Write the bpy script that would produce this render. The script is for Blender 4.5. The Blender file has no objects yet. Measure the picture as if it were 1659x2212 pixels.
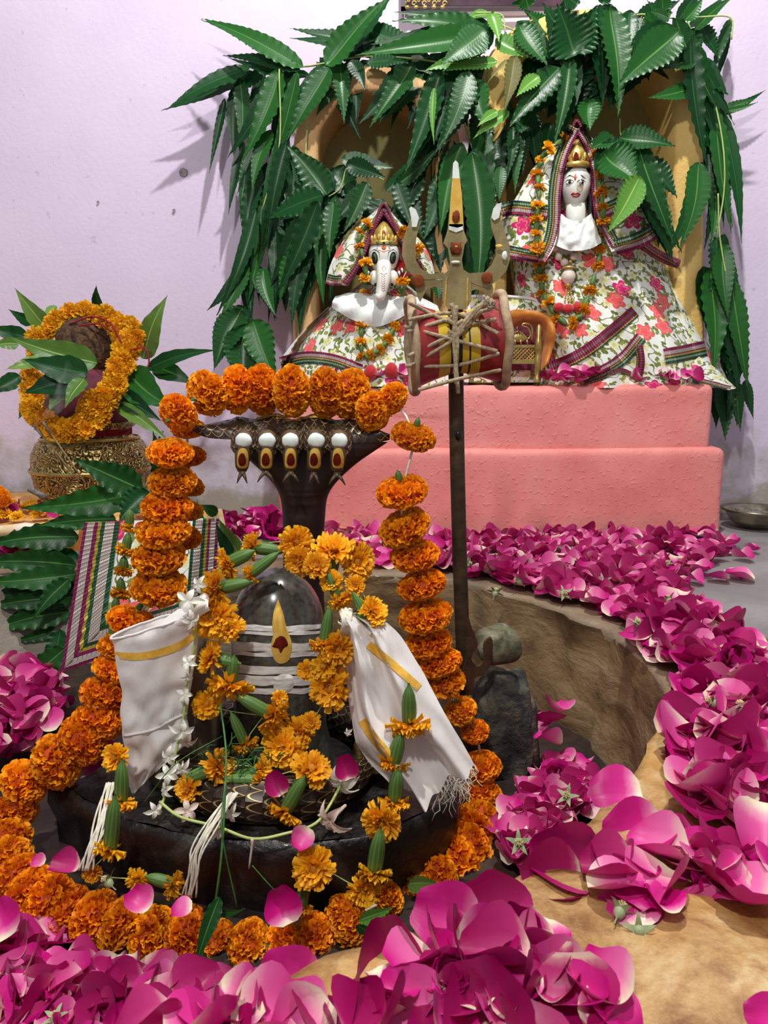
import bpy, bmesh, math, random
from mathutils import Vector, Matrix, noise
from mathutils.bvhtree import BVHTree
sc = bpy.context.scene
COL = sc.collection
PI = math.pi
sin, cos = math.sin, math.cos
RND = random.Random(11)

# ------------------------------------------------------------------ camera
CAM_Z, PITCH, FPX = 0.38, math.radians(10.1), 1600.0
cam = bpy.data.cameras.new('camera')
cam.sensor_fit = 'VERTICAL'
cam.sensor_height = 36.0
cam.lens = 36.0 * FPX / 2212.0
cam.clip_start = 0.02
cam.dof.use_dof = True
cam.dof.focus_distance = 0.98
cam.dof.aperture_fstop = 20.0
camo = bpy.data.objects.new('camera', cam)
COL.objects.link(camo)
camo.location = (0, 0, CAM_Z)
camo.rotation_euler = (math.radians(90) - PITCH, 0, 0)
sc.camera = camo

# ------------------------------------------------------------------ light
world = bpy.data.worlds.new('room_light')
sc.world = world
world.use_nodes = True
bg = world.node_tree.nodes['Background']
bg.inputs[0].default_value = (0.93, 0.95, 1.0, 1)
bg.inputs[1].default_value = 0.33

def lamp(name, loc, watts, radius, col):
    l = bpy.data.lights.new(name, 'POINT')
    l.energy = watts
    l.shadow_soft_size = radius
    l.color = col
    o = bpy.data.objects.new(name, l)
    COL.objects.link(o)
    o.location = loc
    return o
lamp('ceiling_bulb', (0.22, 0.90, 2.40), 150, 0.035, (1.0, 0.985, 0.955))
lamp('front_fill_lamp', (-0.30, -0.35, 1.75), 78, 0.06, (1.0, 0.975, 0.94))  # added frontal fill, brightens the foreground and the wall

sc.view_settings.view_transform = 'Standard'
sc.view_settings.look = 'None'
sc.view_settings.gamma = 1.0
sc.view_settings.use_curve_mapping = False
sc.view_settings.exposure = 0.0

# ------------------------------------------------------------------ helpers: where a thing stands
SA, CA = sin(PITCH), cos(PITCH)
def ray(px, py):
    u, v = (px - 829.5) / FPX, (1106.0 - py) / FPX
    return Vector((u, CA + v * SA, -SA + v * CA))
CAM = Vector((0, 0, CAM_Z))
def W(px, py, Y):                      # the point of depth Y on a sight line
    d = ray(px, py)
    return CAM + d * (Y / d.y)
def G(px, py, z=0.0):                  # the point of height z on a sight line
    d = ray(px, py)
    return CAM + d * ((z - CAM_Z) / d.z)
def K(py, Y):                          # metres per photo pixel there
    return Y / ray(829.5, py).y / FPX
def S(r, g, b):
    f = lambda c: (c / 255 / 12.92) if c / 255 <= 0.04045 else ((c / 255 + 0.055) / 1.055) ** 2.4
    return (f(r), f(g), f(b), 1.0)

# ------------------------------------------------------------------ helpers: meshes
class MB:
    def __init__(s):
        s.v, s.f, s.uv, s.mi = [], [], [], []
    def add(s, v, f, uv=None, mi=0):
        o = len(s.v)
        s.v += [Vector(p) for p in v]
        for q in f:
            s.f.append([i + o for i in q])
            s.uv.append([uv[i] for i in q] if uv else [(0, 0)] * len(q))
            s.mi.append(mi)
    def grid(s, fn, nu, nv, cu=False, mi=0, uvf=None):
        o = len(s.v)
        n = nu if cu else nu + 1
        for j in range(nv + 1):
            for i in range(n):
                s.v.append(Vector(fn(i / nu, j / nv)))
        for j in range(nv):
            for i in range(nu):
                a, b = o + j * n + i, o + j * n + (i + 1) % n
                s.f.append([a, b, b + n, a + n])
                c = [(i / nu, j / nv), ((i + 1) / nu, j / nv), ((i + 1) / nu, (j + 1) / nv), (i / nu, (j + 1) / nv)]
                s.uv.append([uvf(*q) for q in c] if uvf else c)
                s.mi.append(mi)
    def tube(s, path, rad, n=8, caps=True, mi=0, flat=1.0, up=None):
        path = [Vector(p) for p in path]
        m = len(path)
        rr = rad if isinstance(rad, (list, tuple)) else [rad] * m
        ln = [0.0]
        for i in range(1, m):
            ln.append(ln[-1] + (path[i] - path[i - 1]).length)
        T = [((path[min(i + 1, m - 1)] - path[max(i - 1, 0)]).normalized() if (path[min(i + 1, m - 1)] - path[max(i - 1, 0)]).length > 1e-9 else Vector((0, 0, 1))) for i in range(m)]
        a = up or (Vector((0, -1, 0)) if abs(T[0].y) < 0.9 else Vector((1, 0, 0)))
        nrm = (a - T[0] * a.dot(T[0])).normalized()
        o = len(s.v)
        for i in range(m):
            nrm = (nrm - T[i] * nrm.dot(T[i])).normalized()
            bn = T[i].cross(nrm)
            for j in range(n):
                th = 2 * PI * j / n
                s.v.append(path[i] + (nrm * cos(th) * flat + bn * sin(th)) * rr[i])
        for i in range(m - 1):
            for j in range(n):
                k = (j + 1) % n
                s.f.append([o + i * n + j, o + i * n + k, o + (i + 1) * n + k, o + (i + 1) * n + j])
                s.uv.append([(j / n, ln[i]), ((j + 1) / n, ln[i]), ((j + 1) / n, ln[i + 1]), (j / n, ln[i + 1])])
                s.mi.append(mi)
        if caps:
            for q in (list(range(o + n - 1, o - 1, -1)), list(range(o + (m - 1) * n, o + m * n))):
                s.f.append(q); s.uv.append([(0, 0)] * n); s.mi.append(mi)
    def lathe(s, prof, n=24, M=Matrix.Identity(4), mi=0, lump=None):
        ln = [0.0]
        for i in range(1, len(prof)):
            ln.append(ln[-1] + math.hypot(prof[i][0] - prof[i - 1][0], prof[i][1] - prof[i - 1][1]))
        m = len(prof) - 1
        def fn(u, v):
            k = min(m, int(round(v * m)))
            r, z = prof[k]
            if lump:
                r *= lump(u * 2 * PI, k / m)
            return M @ Vector((r * cos(u * 2 * PI), r * sin(u * 2 * PI), z))
        s.grid(fn, n, m, True, mi, uvf=lambda u, v: (u, ln[min(m, int(round(v * m)))]))
    def ell(s, c, r, nu=16, nv=10, M=None, mi=0, lump=0.0, ls=3.0, seed=0):
        c = Vector(c)
        M = (M or Matrix()).to_3x3()
        def fn(u, v):
            a, b = u * 2 * PI, (v - 0.5) * PI
            d = Vector((cos(a) * cos(b), sin(a) * cos(b), sin(b)))
            k = 1 + (lump * noise.noise(d * ls + Vector((seed, 0, 0))) if lump else 0)
            return c + M @ Vector((d.x * r[0] * k, d.y * r[1] * k, d.z * r[2] * k))
        s.grid(fn, nu, nv, True, mi)
    def prism(s, pts, d, mi=0, bev=0.0):     # pts: outline as 3D points, d: thickness vector (front to back)
        d = Vector(d)
        n = len(pts)
        pts = [Vector(p) for p in pts]
        c = sum(pts, Vector()) / n
        if bev:
            ring0 = [p + (c - p).normalized() * bev for p in pts]
            rings = [ring0, [p + d * 0.25 for p in pts], [p + d * 0.75 for p in pts], [p + d for p in ring0]]
        else:
            rings = [pts, [p + d for p in pts]]
        v = [p for r in rings for p in r]
        f = [list(range(n)), list(range(len(v) - 1, len(v) - n - 1, -1))]
        for k in range(len(rings) - 1):
            for i in range(n):
                j = (i + 1) % n
                f.append([k * n + j, k * n + i, (k + 1) * n + i, (k + 1) * n + j])
        s.add(v, f, None, mi)
    def box(s, a, b, mi=0):
        x0, y0, z0 = a; x1, y1, z1 = b
        v = [(x0, y0, z0), (x1, y0, z0), (x1, y1, z0), (x0, y1, z0), (x0, y0, z1), (x1, y0, z1), (x1, y1, z1), (x0, y1, z1)]
        s.add(v, [[3, 2, 1, 0], [4, 5, 6, 7], [0, 1, 5, 4], [1, 2, 6, 5], [2, 3, 7, 6], [3, 0, 4, 7]], None, mi)
    def mesh(s, name, mats, smooth=True, off=Vector()):
        me = bpy.data.meshes.new(name)
        me.from_pydata([p - off for p in s.v], [], s.f)
        uvl = me.uv_layers.new(name='UVMap')
        flat = [c for q in s.uv for p in q for c in p]
        uvl.data.foreach_set('uv', flat)
        for m in (mats if isinstance(mats, (list, tuple)) else [mats]):
            me.materials.append(m)
        me.polygons.foreach_set('material_index', s.mi)
        me.polygons.foreach_set('use_smooth', [smooth] * len(s.f))
        me.update()
        return me
    def bvh(s):
        return BVHTree.FromPolygons([tuple(p) for p in s.v], s.f)

WM = {}                                # world matrix of every object, kept by name
def link(o, parent=None, M=Matrix()):
    COL.objects.link(o)
    WM[o.name] = M.copy()
    if parent is not None:
        o.parent = parent
        o.matrix_basis = WM[parent.name].inverted() @ M
    else:
        o.matrix_basis = M
    return o
def tag(o, label=None, cat=None, group=None, kind=None):
    if label: o['label'] = label
    if cat: o['category'] = cat
    if group: o['group'] = group
    if kind: o['kind'] = kind
    return o
def thing(name, label, cat, loc=(0, 0, 0), group=None):
    o = bpy.data.objects.new(name, None)
    o.empty_display_size = 0.02
    link(o, None, Matrix.Translation(Vector(loc)))
    return tag(o, label, cat, group)
def put(name, mb, mats, parent=None, smooth=True, loc=None, label=None, cat=None, group=None, kind=None):
    base = WM[parent.name].translation if parent is not None else Vector(loc or (0, 0, 0))
    if loc is None:
        loc = base
    me = mb.mesh(name, mats, smooth, Vector(loc))
    o = bpy.data.objects.new(name, me)
    link(o, parent, Matrix.Translation(Vector(loc)))
    return tag(o, label, cat, group, kind)
def inst(name, me, parent, M, label=None, cat=None, group=None, kind=None):
    o = bpy.data.objects.new(name, me)
    link(o, parent, M)
    return tag(o, label, cat, group, kind)
def frame(loc, z, s=1.0, roll=0.0, hint=None):   # matrix whose local Z looks along z
    z = Vector(z).normalized()
    h = Vector(hint) if hint else (Vector((0, -1, 0)) if abs(z.y) < 0.9 else Vector((1, 0, 0)))
    x = h.cross(z)
    if x.length < 1e-4: x = Vector((1, 0.2, 0.1)).cross(z)
    x.normalize()
    y = z.cross(x)
    M = Matrix((x, y, z)).transposed().to_4x4()
    sv = Vector(s) if isinstance(s, (tuple, list)) else Vector((s, s, s))
    return Matrix.Translation(Vector(loc)) @ M @ Matrix.Rotation(roll, 4, 'Z') @ Matrix.Diagonal((sv.x, sv.y, sv.z, 1))
def cr(pts, n):                        # smooth curve through points, n samples
    pts = [Vector(p) for p in pts]
    m = len(pts) - 1
    out = []
    for k in range(n):
        t = k / (n - 1) * m
        i = min(int(t), m - 1)
        f = t - i
        p1, p2 = pts[i], pts[i + 1]
        p0 = pts[i - 1] if i > 0 else p1 * 2 - p2
        p3 = pts[i + 2] if i + 2 <= m else p2 * 2 - p1
        out.append(0.5 * ((2 * p1) + (p2 - p0) * f + (2 * p0 - 5 * p1 + 4 * p2 - p3) * f * f + (3 * p1 - p0 - 3 * p2 + p3) * f ** 3))
    return out
def pp(lst, Y=None, n=None):           # list of (px, py[, Y]) to points, smoothed when n is given
    q = [W(a[0], a[1], a[2] if len(a) > 2 else Y) for a in lst]
    return cr(q, n) if n else q
def loft(mb, curves, mi=0, nu=None, bulge=None, scale=1.0):   # surface through curves of equal length; uv in metres
    m = len(curves) - 1
    n = len(curves[0]) - 1
    cum = [0.0]
    mid = n // 2
    for i in range(m):
        cum.append(cum[-1] + (curves[i + 1][mid] - curves[i][mid]).length)
    ln = [0.0]
    for j in range(n):
        ln.append(ln[-1] + (curves[m // 2][j + 1] - curves[m // 2][j]).length)
    def fn(u, v):
        p = curves[int(round(u * m))][int(round(v * n))]
        return p + bulge(u, v) if bulge else p
    mb.grid(fn, m, n, False, mi, uvf=lambda u, v: (cum[int(round(u * m))] * scale, ln[int(round(v * n))] * scale))
def between(a, b, k, dy=0.0):          # k+1 curves from a to b, bulging towards the viewer by dy
    return [[p.lerp(q, i / k) + Vector((0, -dy * sin(PI * i / k), 0)) for p, q in zip(a, b)] for i in range(k + 1)]

# ------------------------------------------------------------------ helpers: materials
class NT:
    def __init__(s, name):
        s.m = bpy.data.materials.new(name)
        s.m.use_nodes = True
        s.t = s.m.node_tree
        s.b = s.t.nodes['Principled BSDF']
        s.out = s.t.nodes['Material Output']
    def n(s, typ, **kw):
        o = s.t.nodes.new(typ)
        for k, v in kw.items():
            if k.startswith('_'):
                setattr(o, k[1:], v)
            else:
                key = int(k[1:]) if k[0] == 'i' and k[1:].isdigit() else k
                s.set(o.inputs[key], v)
        return o
    def set(s, sock, v):
        if isinstance(v, bpy.types.NodeSocket):
            s.t.links.new(v, sock)
        else:
            sock.default_value = v
    def math(s, op, a, b=0.0, c=None):
        o = s.n('ShaderNodeMath', _operation=op, i0=a, i1=b)
        if c is not None: s.set(o.inputs[2], c)
        return o.outputs[0]
    def vm(s, op, a, b=(0, 0, 0)):
        return s.n('ShaderNodeVectorMath', _operation=op, i0=a, i1=b).outputs[0]
    def mix(s, f, a, b):
        o = s.n('ShaderNodeMix', _data_type='RGBA')
        s.set(o.inputs[0], f); s.set(o.inputs[6], a); s.set(o.inputs[7], b)
        return o.outputs[2]
    def ramp(s, f, stops, interp='LINEAR'):
        o = s.n('ShaderNodeValToRGB', i0=f)
        o.color_ramp.interpolation = interp
        e = o.color_ramp.elements
        while len(e) < len(stops): e.new(0.5)
        for x, (p, c) in zip(e, stops):
            x.position = p; x.color = c
        return o.outputs[0]
    def sep(s, v):
        return s.n('ShaderNodeSeparateXYZ', i0=v).outputs
    def noise(s, vec, scale, detail=4, rough=0.55, dist=0.0):
        o = s.n('ShaderNodeTexNoise', Vector=vec, Scale=scale, Detail=detail, Roughness=rough, Distortion=dist)
        return o.outputs[0]
    def obj(s): return s.n('ShaderNodeTexCoord').outputs['Object']
    def pos(s): return s.n('ShaderNodeNewGeometry').outputs['Position']
    def uv(s): return s.n('ShaderNodeTexCoord').outputs['UV']
    def rnd(s): return s.n('ShaderNodeObjectInfo').outputs['Random']
    def bump(s, h, strength=0.3, dist=0.002):
        o = s.n('ShaderNodeBump', Strength=strength, Distance=dist, Height=h)
        s.set(s.b.inputs['Normal'], o.outputs[0])
    def done(s, col=None, rough=0.5, metal=0.0, spec=0.5, transl=0.0, tcol=None, coat=0.0, sheen=0.0):
        if col is not None: s.set(s.b.inputs['Base Color'], col)
        s.set(s.b.inputs['Roughness'], rough)
        s.set(s.b.inputs['Metallic'], metal)
        s.set(s.b.inputs['Specular IOR Level'], spec)
        s.set(s.b.inputs['Coat Weight'], coat)
        s.set(s.b.inputs['Sheen Weight'], sheen)
        if transl:
            tr = s.n('ShaderNodeBsdfTranslucent')
            s.set(tr.inputs[0], tcol if tcol is not None else col)
            mx = s.n('ShaderNodeMixShader', i0=transl, i1=s.b.outputs[0], i2=tr.outputs[0])
            s.t.links.new(mx.outputs[0], s.out.inputs[0])
        return s.m
def mat(name, col, col2=None, rough=0.5, metal=0.0, scale=30, bump=0.0, bscale=120, spec=0.5, transl=0.0, coat=0.0, sheen=0.0, lo=0.35, hi=0.65, var=0.0, bdist=0.002):
    t = NT(name)
    c = col
    p = t.obj()
    if col2 is not None:
        c = t.ramp(t.noise(p, scale), [(lo, col), (hi, col2)])
    if var:
        h = t.n('ShaderNodeHueSaturation', Color=c, Value=t.math('ADD', t.math('MULTIPLY', t.rnd(), var * 2), 1 - var))
        c = h.outputs[0]
    if bump:
        t.bump(t.noise(p, bscale, 5), bump, bdist)
    return t.done(c, rough, metal, spec, transl, None, coat, sheen)
# ------------------------------------------------------------------ materials
def m_wall():
    t = NT('lavender_limewash')
    p = t.pos()
    z = t.sep(p)[2]
    n1 = t.noise(p, 3.0, 5)
    n2 = t.noise(p, 14.0, 6, 0.65)
    base = t.ramp(n1, [(0.3, S(216, 200, 226)), (0.7, S(228, 212, 236))])
    worn = t.ramp(n2, [(0.34, S(182, 174, 174)), (0.5, S(204, 196, 208)), (0.66, S(218, 210, 226))])
    edge = t.math('ADD', z, t.math('MULTIPLY', t.math('SUBTRACT', n2, 0.5), 0.16))
    f = t.ramp(edge, [(0.18, (1, 1, 1, 1)), (0.235, (0, 0, 0, 1))])
    c = t.mix(f, base, worn)
    low = t.ramp(t.math('ADD', z, t.math('MULTIPLY', t.math('SUBTRACT', n2, 0.5), 0.20)), [(0.03, (1, 1, 1, 1)), (0.09, (0, 0, 0, 1))])
    c = t.mix(low, c, S(166, 158, 144))
    pit = t.ramp(t.noise(p, 42, 2), [(0.26, (1, 1, 1, 1)), (0.29, (0, 0, 0, 1))])
    c = t.mix(t.math('MULTIPLY', pit, 0.35), c, S(170, 160, 172))
    t.bump(t.math('ADD', t.math('MULTIPLY', n2, 0.6), t.noise(p, 90, 4)), 0.25, 0.004)
    return t.done(c, 0.75, spec=0.25)
def m_leaf(name, dark, light, rib, rough=0.36):
    t = NT(name)
    u = t.sep(t.uv())
    d = t.math('ABSOLUTE', t.math('SUBTRACT', u[0], 0.5))
    c = t.mix(t.rnd(), dark, light)
    n = t.noise(t.obj(), 45, 3)
    c = t.mix(t.math('MULTIPLY', n, 0.35), c, light)
    v = t.math('SINE', t.math('ADD', t.math('MULTIPLY', u[1], 110.0), t.math('MULTIPLY', d, -42.0)))
    c = t.mix(t.math('MULTIPLY', t.math('GREATER_THAN', v, 0.9), 0.07), c, rib)
    c = t.mix(t.math('LESS_THAN', d, 0.024), c, rib)
    t.bump(v, 0.04, 0.001)
    return t.done(c, rough, spec=0.36, transl=0.12, tcol=light)
def m_petal(name, tip, mid, base, pale, stop=0.34):
    t = NT(name)
    u = t.sep(t.uv())
    r = t.rnd()
    n = t.noise(t.obj(), 3.0, 3)
    y = t.math('ADD', u[1], t.math('MULTIPLY', t.math('SUBTRACT', n, 0.5), 0.22))
    c = t.ramp(y, [(0.05, base), (stop * 0.55, pale), (stop, mid), (0.95, tip)])
    c2 = t.ramp(y, [(0.05, base), (stop * 1.1, pale), (0.95, mid)])
    c = t.mix(t.math('POWER', r, 1.7), c, c2)
    vein = t.math('SINE', t.math('MULTIPLY', t.math('SUBTRACT', u[0], 0.5), 60.0))
    t.bump(vein, 0.015, 0.001)
    return t.done(c, 0.42, spec=0.35, transl=0.15, tcol=mid)
def m_frill(name, root, tip, lo=0.25, hi=0.95):
    t = NT(name)
    u = t.sep(t.uv())
    c = t.ramp(u[1], [(lo, root), (hi, tip)])
    h = t.n('ShaderNodeHueSaturation', Color=c, Value=t.math('ADD', t.math('MULTIPLY', t.rnd(), 0.3), 0.84), Hue=t.math('ADD', t.math('MULTIPLY', t.rnd(), 0.014), 0.493))
    return t.done(h.outputs[0], 0.55, spec=0.3, transl=0.22, tcol=tip)
def m_floral(name, sc_=1.0, bright=1.0):
    t = NT(name)
    uv = t.uv()
    wob = t.n('ShaderNodeTexNoise', Vector=uv, Scale=30 * sc_)
    p = t.vm('MULTIPLY', uv, (sc_, sc_, 0.0))
    q = t.vm('ADD', p, t.vm('MULTIPLY', t.vm('SUBTRACT', wob.outputs[1], (0.5, 0.5, 0.5)), (0.006, 0.006, 0.0)))
    def cells(scale, rand=0.85, off=0.0):
        pt = t.vm('ADD', q, (off, off * 1.7, 0))
        v = t.n('ShaderNodeTexVoronoi', _voronoi_dimensions='2D', Vector=pt, Scale=scale, Randomness=rand)
        d = t.vm('SUBTRACT', pt, v.outputs['Position'])
        x, y, _ = t.sep(d)
        col = t.sep(v.outputs['Color'])
        ang = t.math('ARCTAN2', y, x)
        r = t.math('MULTIPLY', t.math('SQRT', t.math('ADD', t.math('MULTIPLY', x, x), t.math('MULTIPLY', y, y))), scale)
        return ang, r, col
    c = S(238, 240, 232)
    # curling stems
    nz = t.noise(q, 26.0, 1.0, 0.4)
    stem = t.math('LESS_THAN', t.math('ABSOLUTE', t.math('SUBTRACT', nz, 0.5)), 0.016)
    c = t.mix(stem, c, S(112, 120, 52))
    # leaves
    for scale, off, keep in ((46, 0.0, 0.42), (58, 3.1, 0.5)):
        a, r, col = cells(scale, 1.0, off)
        rot = t.math('ADD', a, t.math('MULTIPLY', col[0], 6.28))
        lim = t.math('ADD', 0.13, t.math('MULTIPLY', t.math('ABSOLUTE', t.math('COSINE', rot)), 0.27))
        m = t.math('MULTIPLY', t.math('LESS_THAN', r, lim), t.math('GREATER_THAN', col[1], keep))
        g = t.mix(col[2], S(92, 108, 44), S(150, 158, 70))
        c = t.mix(m, c, g)
    # pale small blossoms
    a, r, col = cells(27, 0.9, 7.7)
    lim = t.math('ADD', 0.17, t.math('MULTIPLY', t.math('ABSOLUTE', t.math('COSINE', t.math('MULTIPLY', a, 2.5))), 0.17))
    m = t.math('MULTIPLY', t.math('LESS_THAN', r, lim), t.math('GREATER_THAN', col[1], 0.45))
    pc = t.mix(t.math('LESS_THAN', r, 0.1), S(226, 226, 170), S(208, 200, 120))
    c = t.mix(m, c, pc)
    # big pink and coral blossoms
    a, r, col = cells(15, 0.8, 1.3)
    rot = t.math('ADD', a, t.math('MULTIPLY', col[0], 6.28))
    lim = t.math('ADD', 0.20, t.math('MULTIPLY', t.math('ABSOLUTE', t.math('COSINE', t.math('MULTIPLY', rot, 2.5))), 0.16))
    m = t.math('MULTIPLY', t.math('LESS_THAN', r, lim), t.math('GREATER_THAN', col[1], 0.30))
    pk = t.mix(t.math('GREATER_THAN', col[2], 0.5), S(214, 22, 108), S(244, 92, 92))
    pk = t.mix(t.math('MULTIPLY', t.math('LESS_THAN', t.math('ABSOLUTE', t.math('SUBTRACT', r, t.math('MULTIPLY', lim, 0.6))), 0.03), 0.5), pk, S(250, 150, 150))
    c = t.mix(m, c, pk)
    w = t.n('ShaderNodeTexWave', Vector=p, Scale=420.0, Distortion=1.0)
    t.bump(t.math('ADD', t.math('MULTIPLY', w.outputs[1], 0.3), t.math('MULTIPLY', m, 1.0)), 0.25, 0.001)
    return t.done(c, 0.6, spec=0.35, sheen=0.25)
def m_border(name, stops, rep=260.0, rough=0.32):
    # ribbon: bands across u (0..1), small sequins along v (metres)
    t = NT(name)
    u = t.sep(t.uv())
    c = t.ramp(u[0], stops, 'CONSTANT')
    a = t.math('ABSOLUTE', t.math('SINE', t.math('MULTIPLY', u[1], rep * 2)))
    b = t.math('ABSOLUTE', t.math('SINE', t.math('ADD', t.math('MULTIPLY', u[0], 46.0), t.math('MULTIPLY', t.math('SINE', t.math('MULTIPLY', u[1], rep * 1.3)), 1.2))))
    h = t.math('MULTIPLY', a, b)
    c = t.mix(t.math('MULTIPLY', t.math('LESS_THAN', h, 0.24), 0.62), c, (0.01, 0.005, 0.01, 1))
    t.bump(h, 0.6, 0.002)
    return t.done(c, rough, metal=0.35, spec=0.7)
def m_scales(name, dark, gold, sx, sy):
    # overlapping snake scales from uv (u 0..1 around, v metres along)
    t = NT(name)
    u = t.sep(t.uv())
    y = t.math('MULTIPLY', u[1], sy)
    row = t.math('FLOOR', y)
    x = t.math('ADD', t.math('MULTIPLY', u[0], sx), t.math('MULTIPLY', t.math('MODULO', row, 2.0), 0.5))
    fx = t.math('SUBTRACT', t.math('FRACT', x), 0.5)
    fy = t.math('FRACT', y)
    e = t.math('ADD', fy, t.math('MULTIPLY', t.math('MULTIPLY', fx, fx), 3.2))
    line = t.math('LESS_THAN', t.math('ABSOLUTE', t.math('SUBTRACT', e, 0.86)), 0.075)
    n = t.noise(t.obj(), 40, 3)
    c = t.mix(t.math('MULTIPLY', line, t.ramp(n, [(0.38, (0, 0, 0, 1)), (0.6, (1, 1, 1, 1))])), dark, gold)
    t.bump(t.math('MODULO', e, 0.98), 0.5, 0.003)
    return t.done(c, 0.38, metal=0.25, spec=0.5)
def m_brass_engraved():
    t = NT('engraved_brass')
    u = t.uv()
    p = t.vm('MULTIPLY', u, (9.0, 11.0, 0))
    n = t.n('ShaderNodeTexNoise', Vector=p, Scale=2.2, Detail=1.0, Distortion=2.2)
    h = t.math('ABSOLUTE', t.math('SINE', t.math('MULTIPLY', n.outputs[0], 22.0)))
    c = t.ramp(h, [(0.2, S(70, 58, 30)), (0.55, S(150, 128, 72)), (0.9, S(206, 184, 120))])
    t.bump(h, 0.9, 0.004)
    return t.done(c, 0.36, metal=0.85)
def m_stone(name, a, b, c_, scale, strata=None, rough=0.8, bump=0.6, spec=0.3, coat=0.0, bdist=0.006):
    t = NT(name)
    p = t.pos()
    if strata: p = t.vm('MULTIPLY', p, strata)
    n = t.noise(p, scale, 7, 0.65, 0.6)
    n2 = t.noise(t.pos(), scale * 6, 5, 0.6)
    n3 = t.noise(t.pos(), scale * 0.45, 3)
    col = t.ramp(n, [(0.32, a), (0.5, b), (0.68, c_)])
    col = t.mix(t.math('MULTIPLY', t.ramp(n3, [(0.45, (0, 0, 0, 1)), (0.65, (1, 1, 1, 1))]), 0.55), col, a)
    t.bump(t.math('ADD', n, t.math('MULTIPLY', n2, 0.5)), bump, bdist)
    return t.done(col, rough, spec=spec, coat=coat)

M = {}
M['wall'] = m_wall()
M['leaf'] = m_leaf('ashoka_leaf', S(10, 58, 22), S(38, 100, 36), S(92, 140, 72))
M['leaf_dark'] = m_leaf('dark_leaf', S(6, 44, 18), S(22, 80, 34), S(54, 104, 54))  # deeper green, mostly for leaves set behind others
M['leaf_young'] = m_leaf('young_leaf', S(70, 130, 50), S(104, 160, 62), S(170, 200, 120))
M['mango'] = m_leaf('mango_leaf', S(72, 116, 46), S(120, 156, 70), S(176, 196, 120), 0.3)
M['withered'] = m_leaf('withered_leaf', S(84, 84, 42), S(128, 124, 70), S(150, 140, 90), 0.6)
M['petal'] = m_petal('rose_petal', S(172, 6, 104), S(214, 22, 138), S(240, 232, 200), S(236, 124, 182), 0.36)
M['petal_deep'] = m_petal('deep_rose_petal', S(126, 0, 66), S(168, 6, 94), S(230, 200, 180), S(200, 60, 130), 0.18)
M['marigold'] = m_frill('marigold_orange', S(220, 104, 0), S(255, 160, 14))
M['marigold_light'] = m_frill('marigold_amber', S(206, 104, 0), S(252, 168, 20))
M['marigold_core'] = mat('marigold_heart', S(176, 66, 0), rough=0.8)
M['small_marigold'] = m_frill('small_marigold', S(216, 108, 2), S(255, 190, 34), 0.15, 0.9)
M['yellow_marigold'] = m_frill('yellow_marigold', S(206, 120, 2), S(246, 186, 30), 0.05, 0.8)
M['stamen'] = mat('marigold_stamen', S(150, 92, 14), S(206, 140, 30), rough=0.8, scale=300)
t_ = NT('calyx_green')
u_ = t_.sep(t_.uv())
c_ = t_.mix(t_.math('GREATER_THAN', t_.math('SINE', t_.math('MULTIPLY', u_[0], 62.8)), 0.4), S(78, 118, 54), S(104, 142, 70))
M['calyx'] = t_.done(t_.mix(t_.math('MULTIPLY', t_.rnd(), 0.5), c_, S(66, 92, 30)), 0.5)
M['stem'] = mat('pale_green_stem', S(160, 184, 96), S(190, 206, 130), rough=0.5)
M['grass'] = mat('green_wisp', S(36, 92, 38), S(80, 130, 60), rough=0.5, scale=60)
M['tuberose'] = mat('white_blossom', S(236, 234, 216), S(250, 250, 244), rough=0.5, transl=0.2, scale=60)
M['tuberose_old'] = mat('fading_blossom', S(214, 186, 172), S(238, 224, 208), rough=0.5, transl=0.2, scale=60)
M['floral'] = m_floral('floral_embroidered_cloth')
M['floral_far'] = m_floral('floral_embroidered_cloth_small', 1.1)
MAG, SIL, GRN, YEL, LGR = S(150, 14, 82), S(200, 184, 176), S(18, 78, 42), S(196, 176, 62), S(188, 204, 180)
M['border'] = m_border('sequin_ribbon', [(0, MAG), (0.10, SIL), (0.30, MAG), (0.44, YEL), (0.52, GRN), (0.62, LGR), (0.80, GRN), (0.92, S(236, 238, 230))])
M['border_maroon'] = m_border('maroon_ribbon', [(0, MAG), (0.3, S(150, 100, 100)), (0.55, MAG), (0.8, YEL), (0.9, GRN)])
M['border_far'] = m_border('sequin_ribbon_far', [(0, MAG), (0.2, SIL), (0.42, MAG), (0.5, YEL), (0.6, GRN), (0.72, S(150, 170, 140)), (0.84, GRN)], 330.0)
for k_, c1, c2 in (('sequin_magenta', S(160, 12, 96), 0), ('sequin_silver', S(222, 206, 196), 0), ('sequin_green', S(12, 92, 50), 0), ('sequin_gold', S(214, 190, 60), 0)):
    M[k_] = m_border(k_, [(0, c1), (0.5, c1)], 190.0, 0.28)
M['maroon'] = mat('maroon_lining', S(92, 14, 40), S(120, 26, 56), rough=0.7, sheen=0.3, scale=60)
M['white_satin'] = mat('white_satin', S(226, 232, 226), S(244, 248, 246), rough=0.45, scale=20, sheen=0.2)
def m_cotton(name):
    t = NT(name)
    u = t.sep(t.uv())
    n = t.noise(t.obj(), 26, 4)
    c = t.ramp(n, [(0.3, S(238, 228, 222)), (0.6, S(250, 247, 244))])
    st = t.ramp(t.noise(t.obj(), 11, 3), [(0.6, (0, 0, 0, 1)), (0.75, (1, 1, 1, 1))])
    c = t.mix(t.math('MULTIPLY', st, 0.45), c, S(206, 170, 132))
    w = t.n('ShaderNodeTexWave', Vector=t.obj(), Scale=380.0)
    t.bump(t.math('ADD', t.math('MULTIPLY', w.outputs[1], 0.2), t.noise(t.obj(), 24, 5)), 0.35, 0.004)
    return t.done(c, 0.8, spec=0.2, sheen=0.2, transl=0.12)
M['cotton'] = m_cotton('white_cotton')
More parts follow.
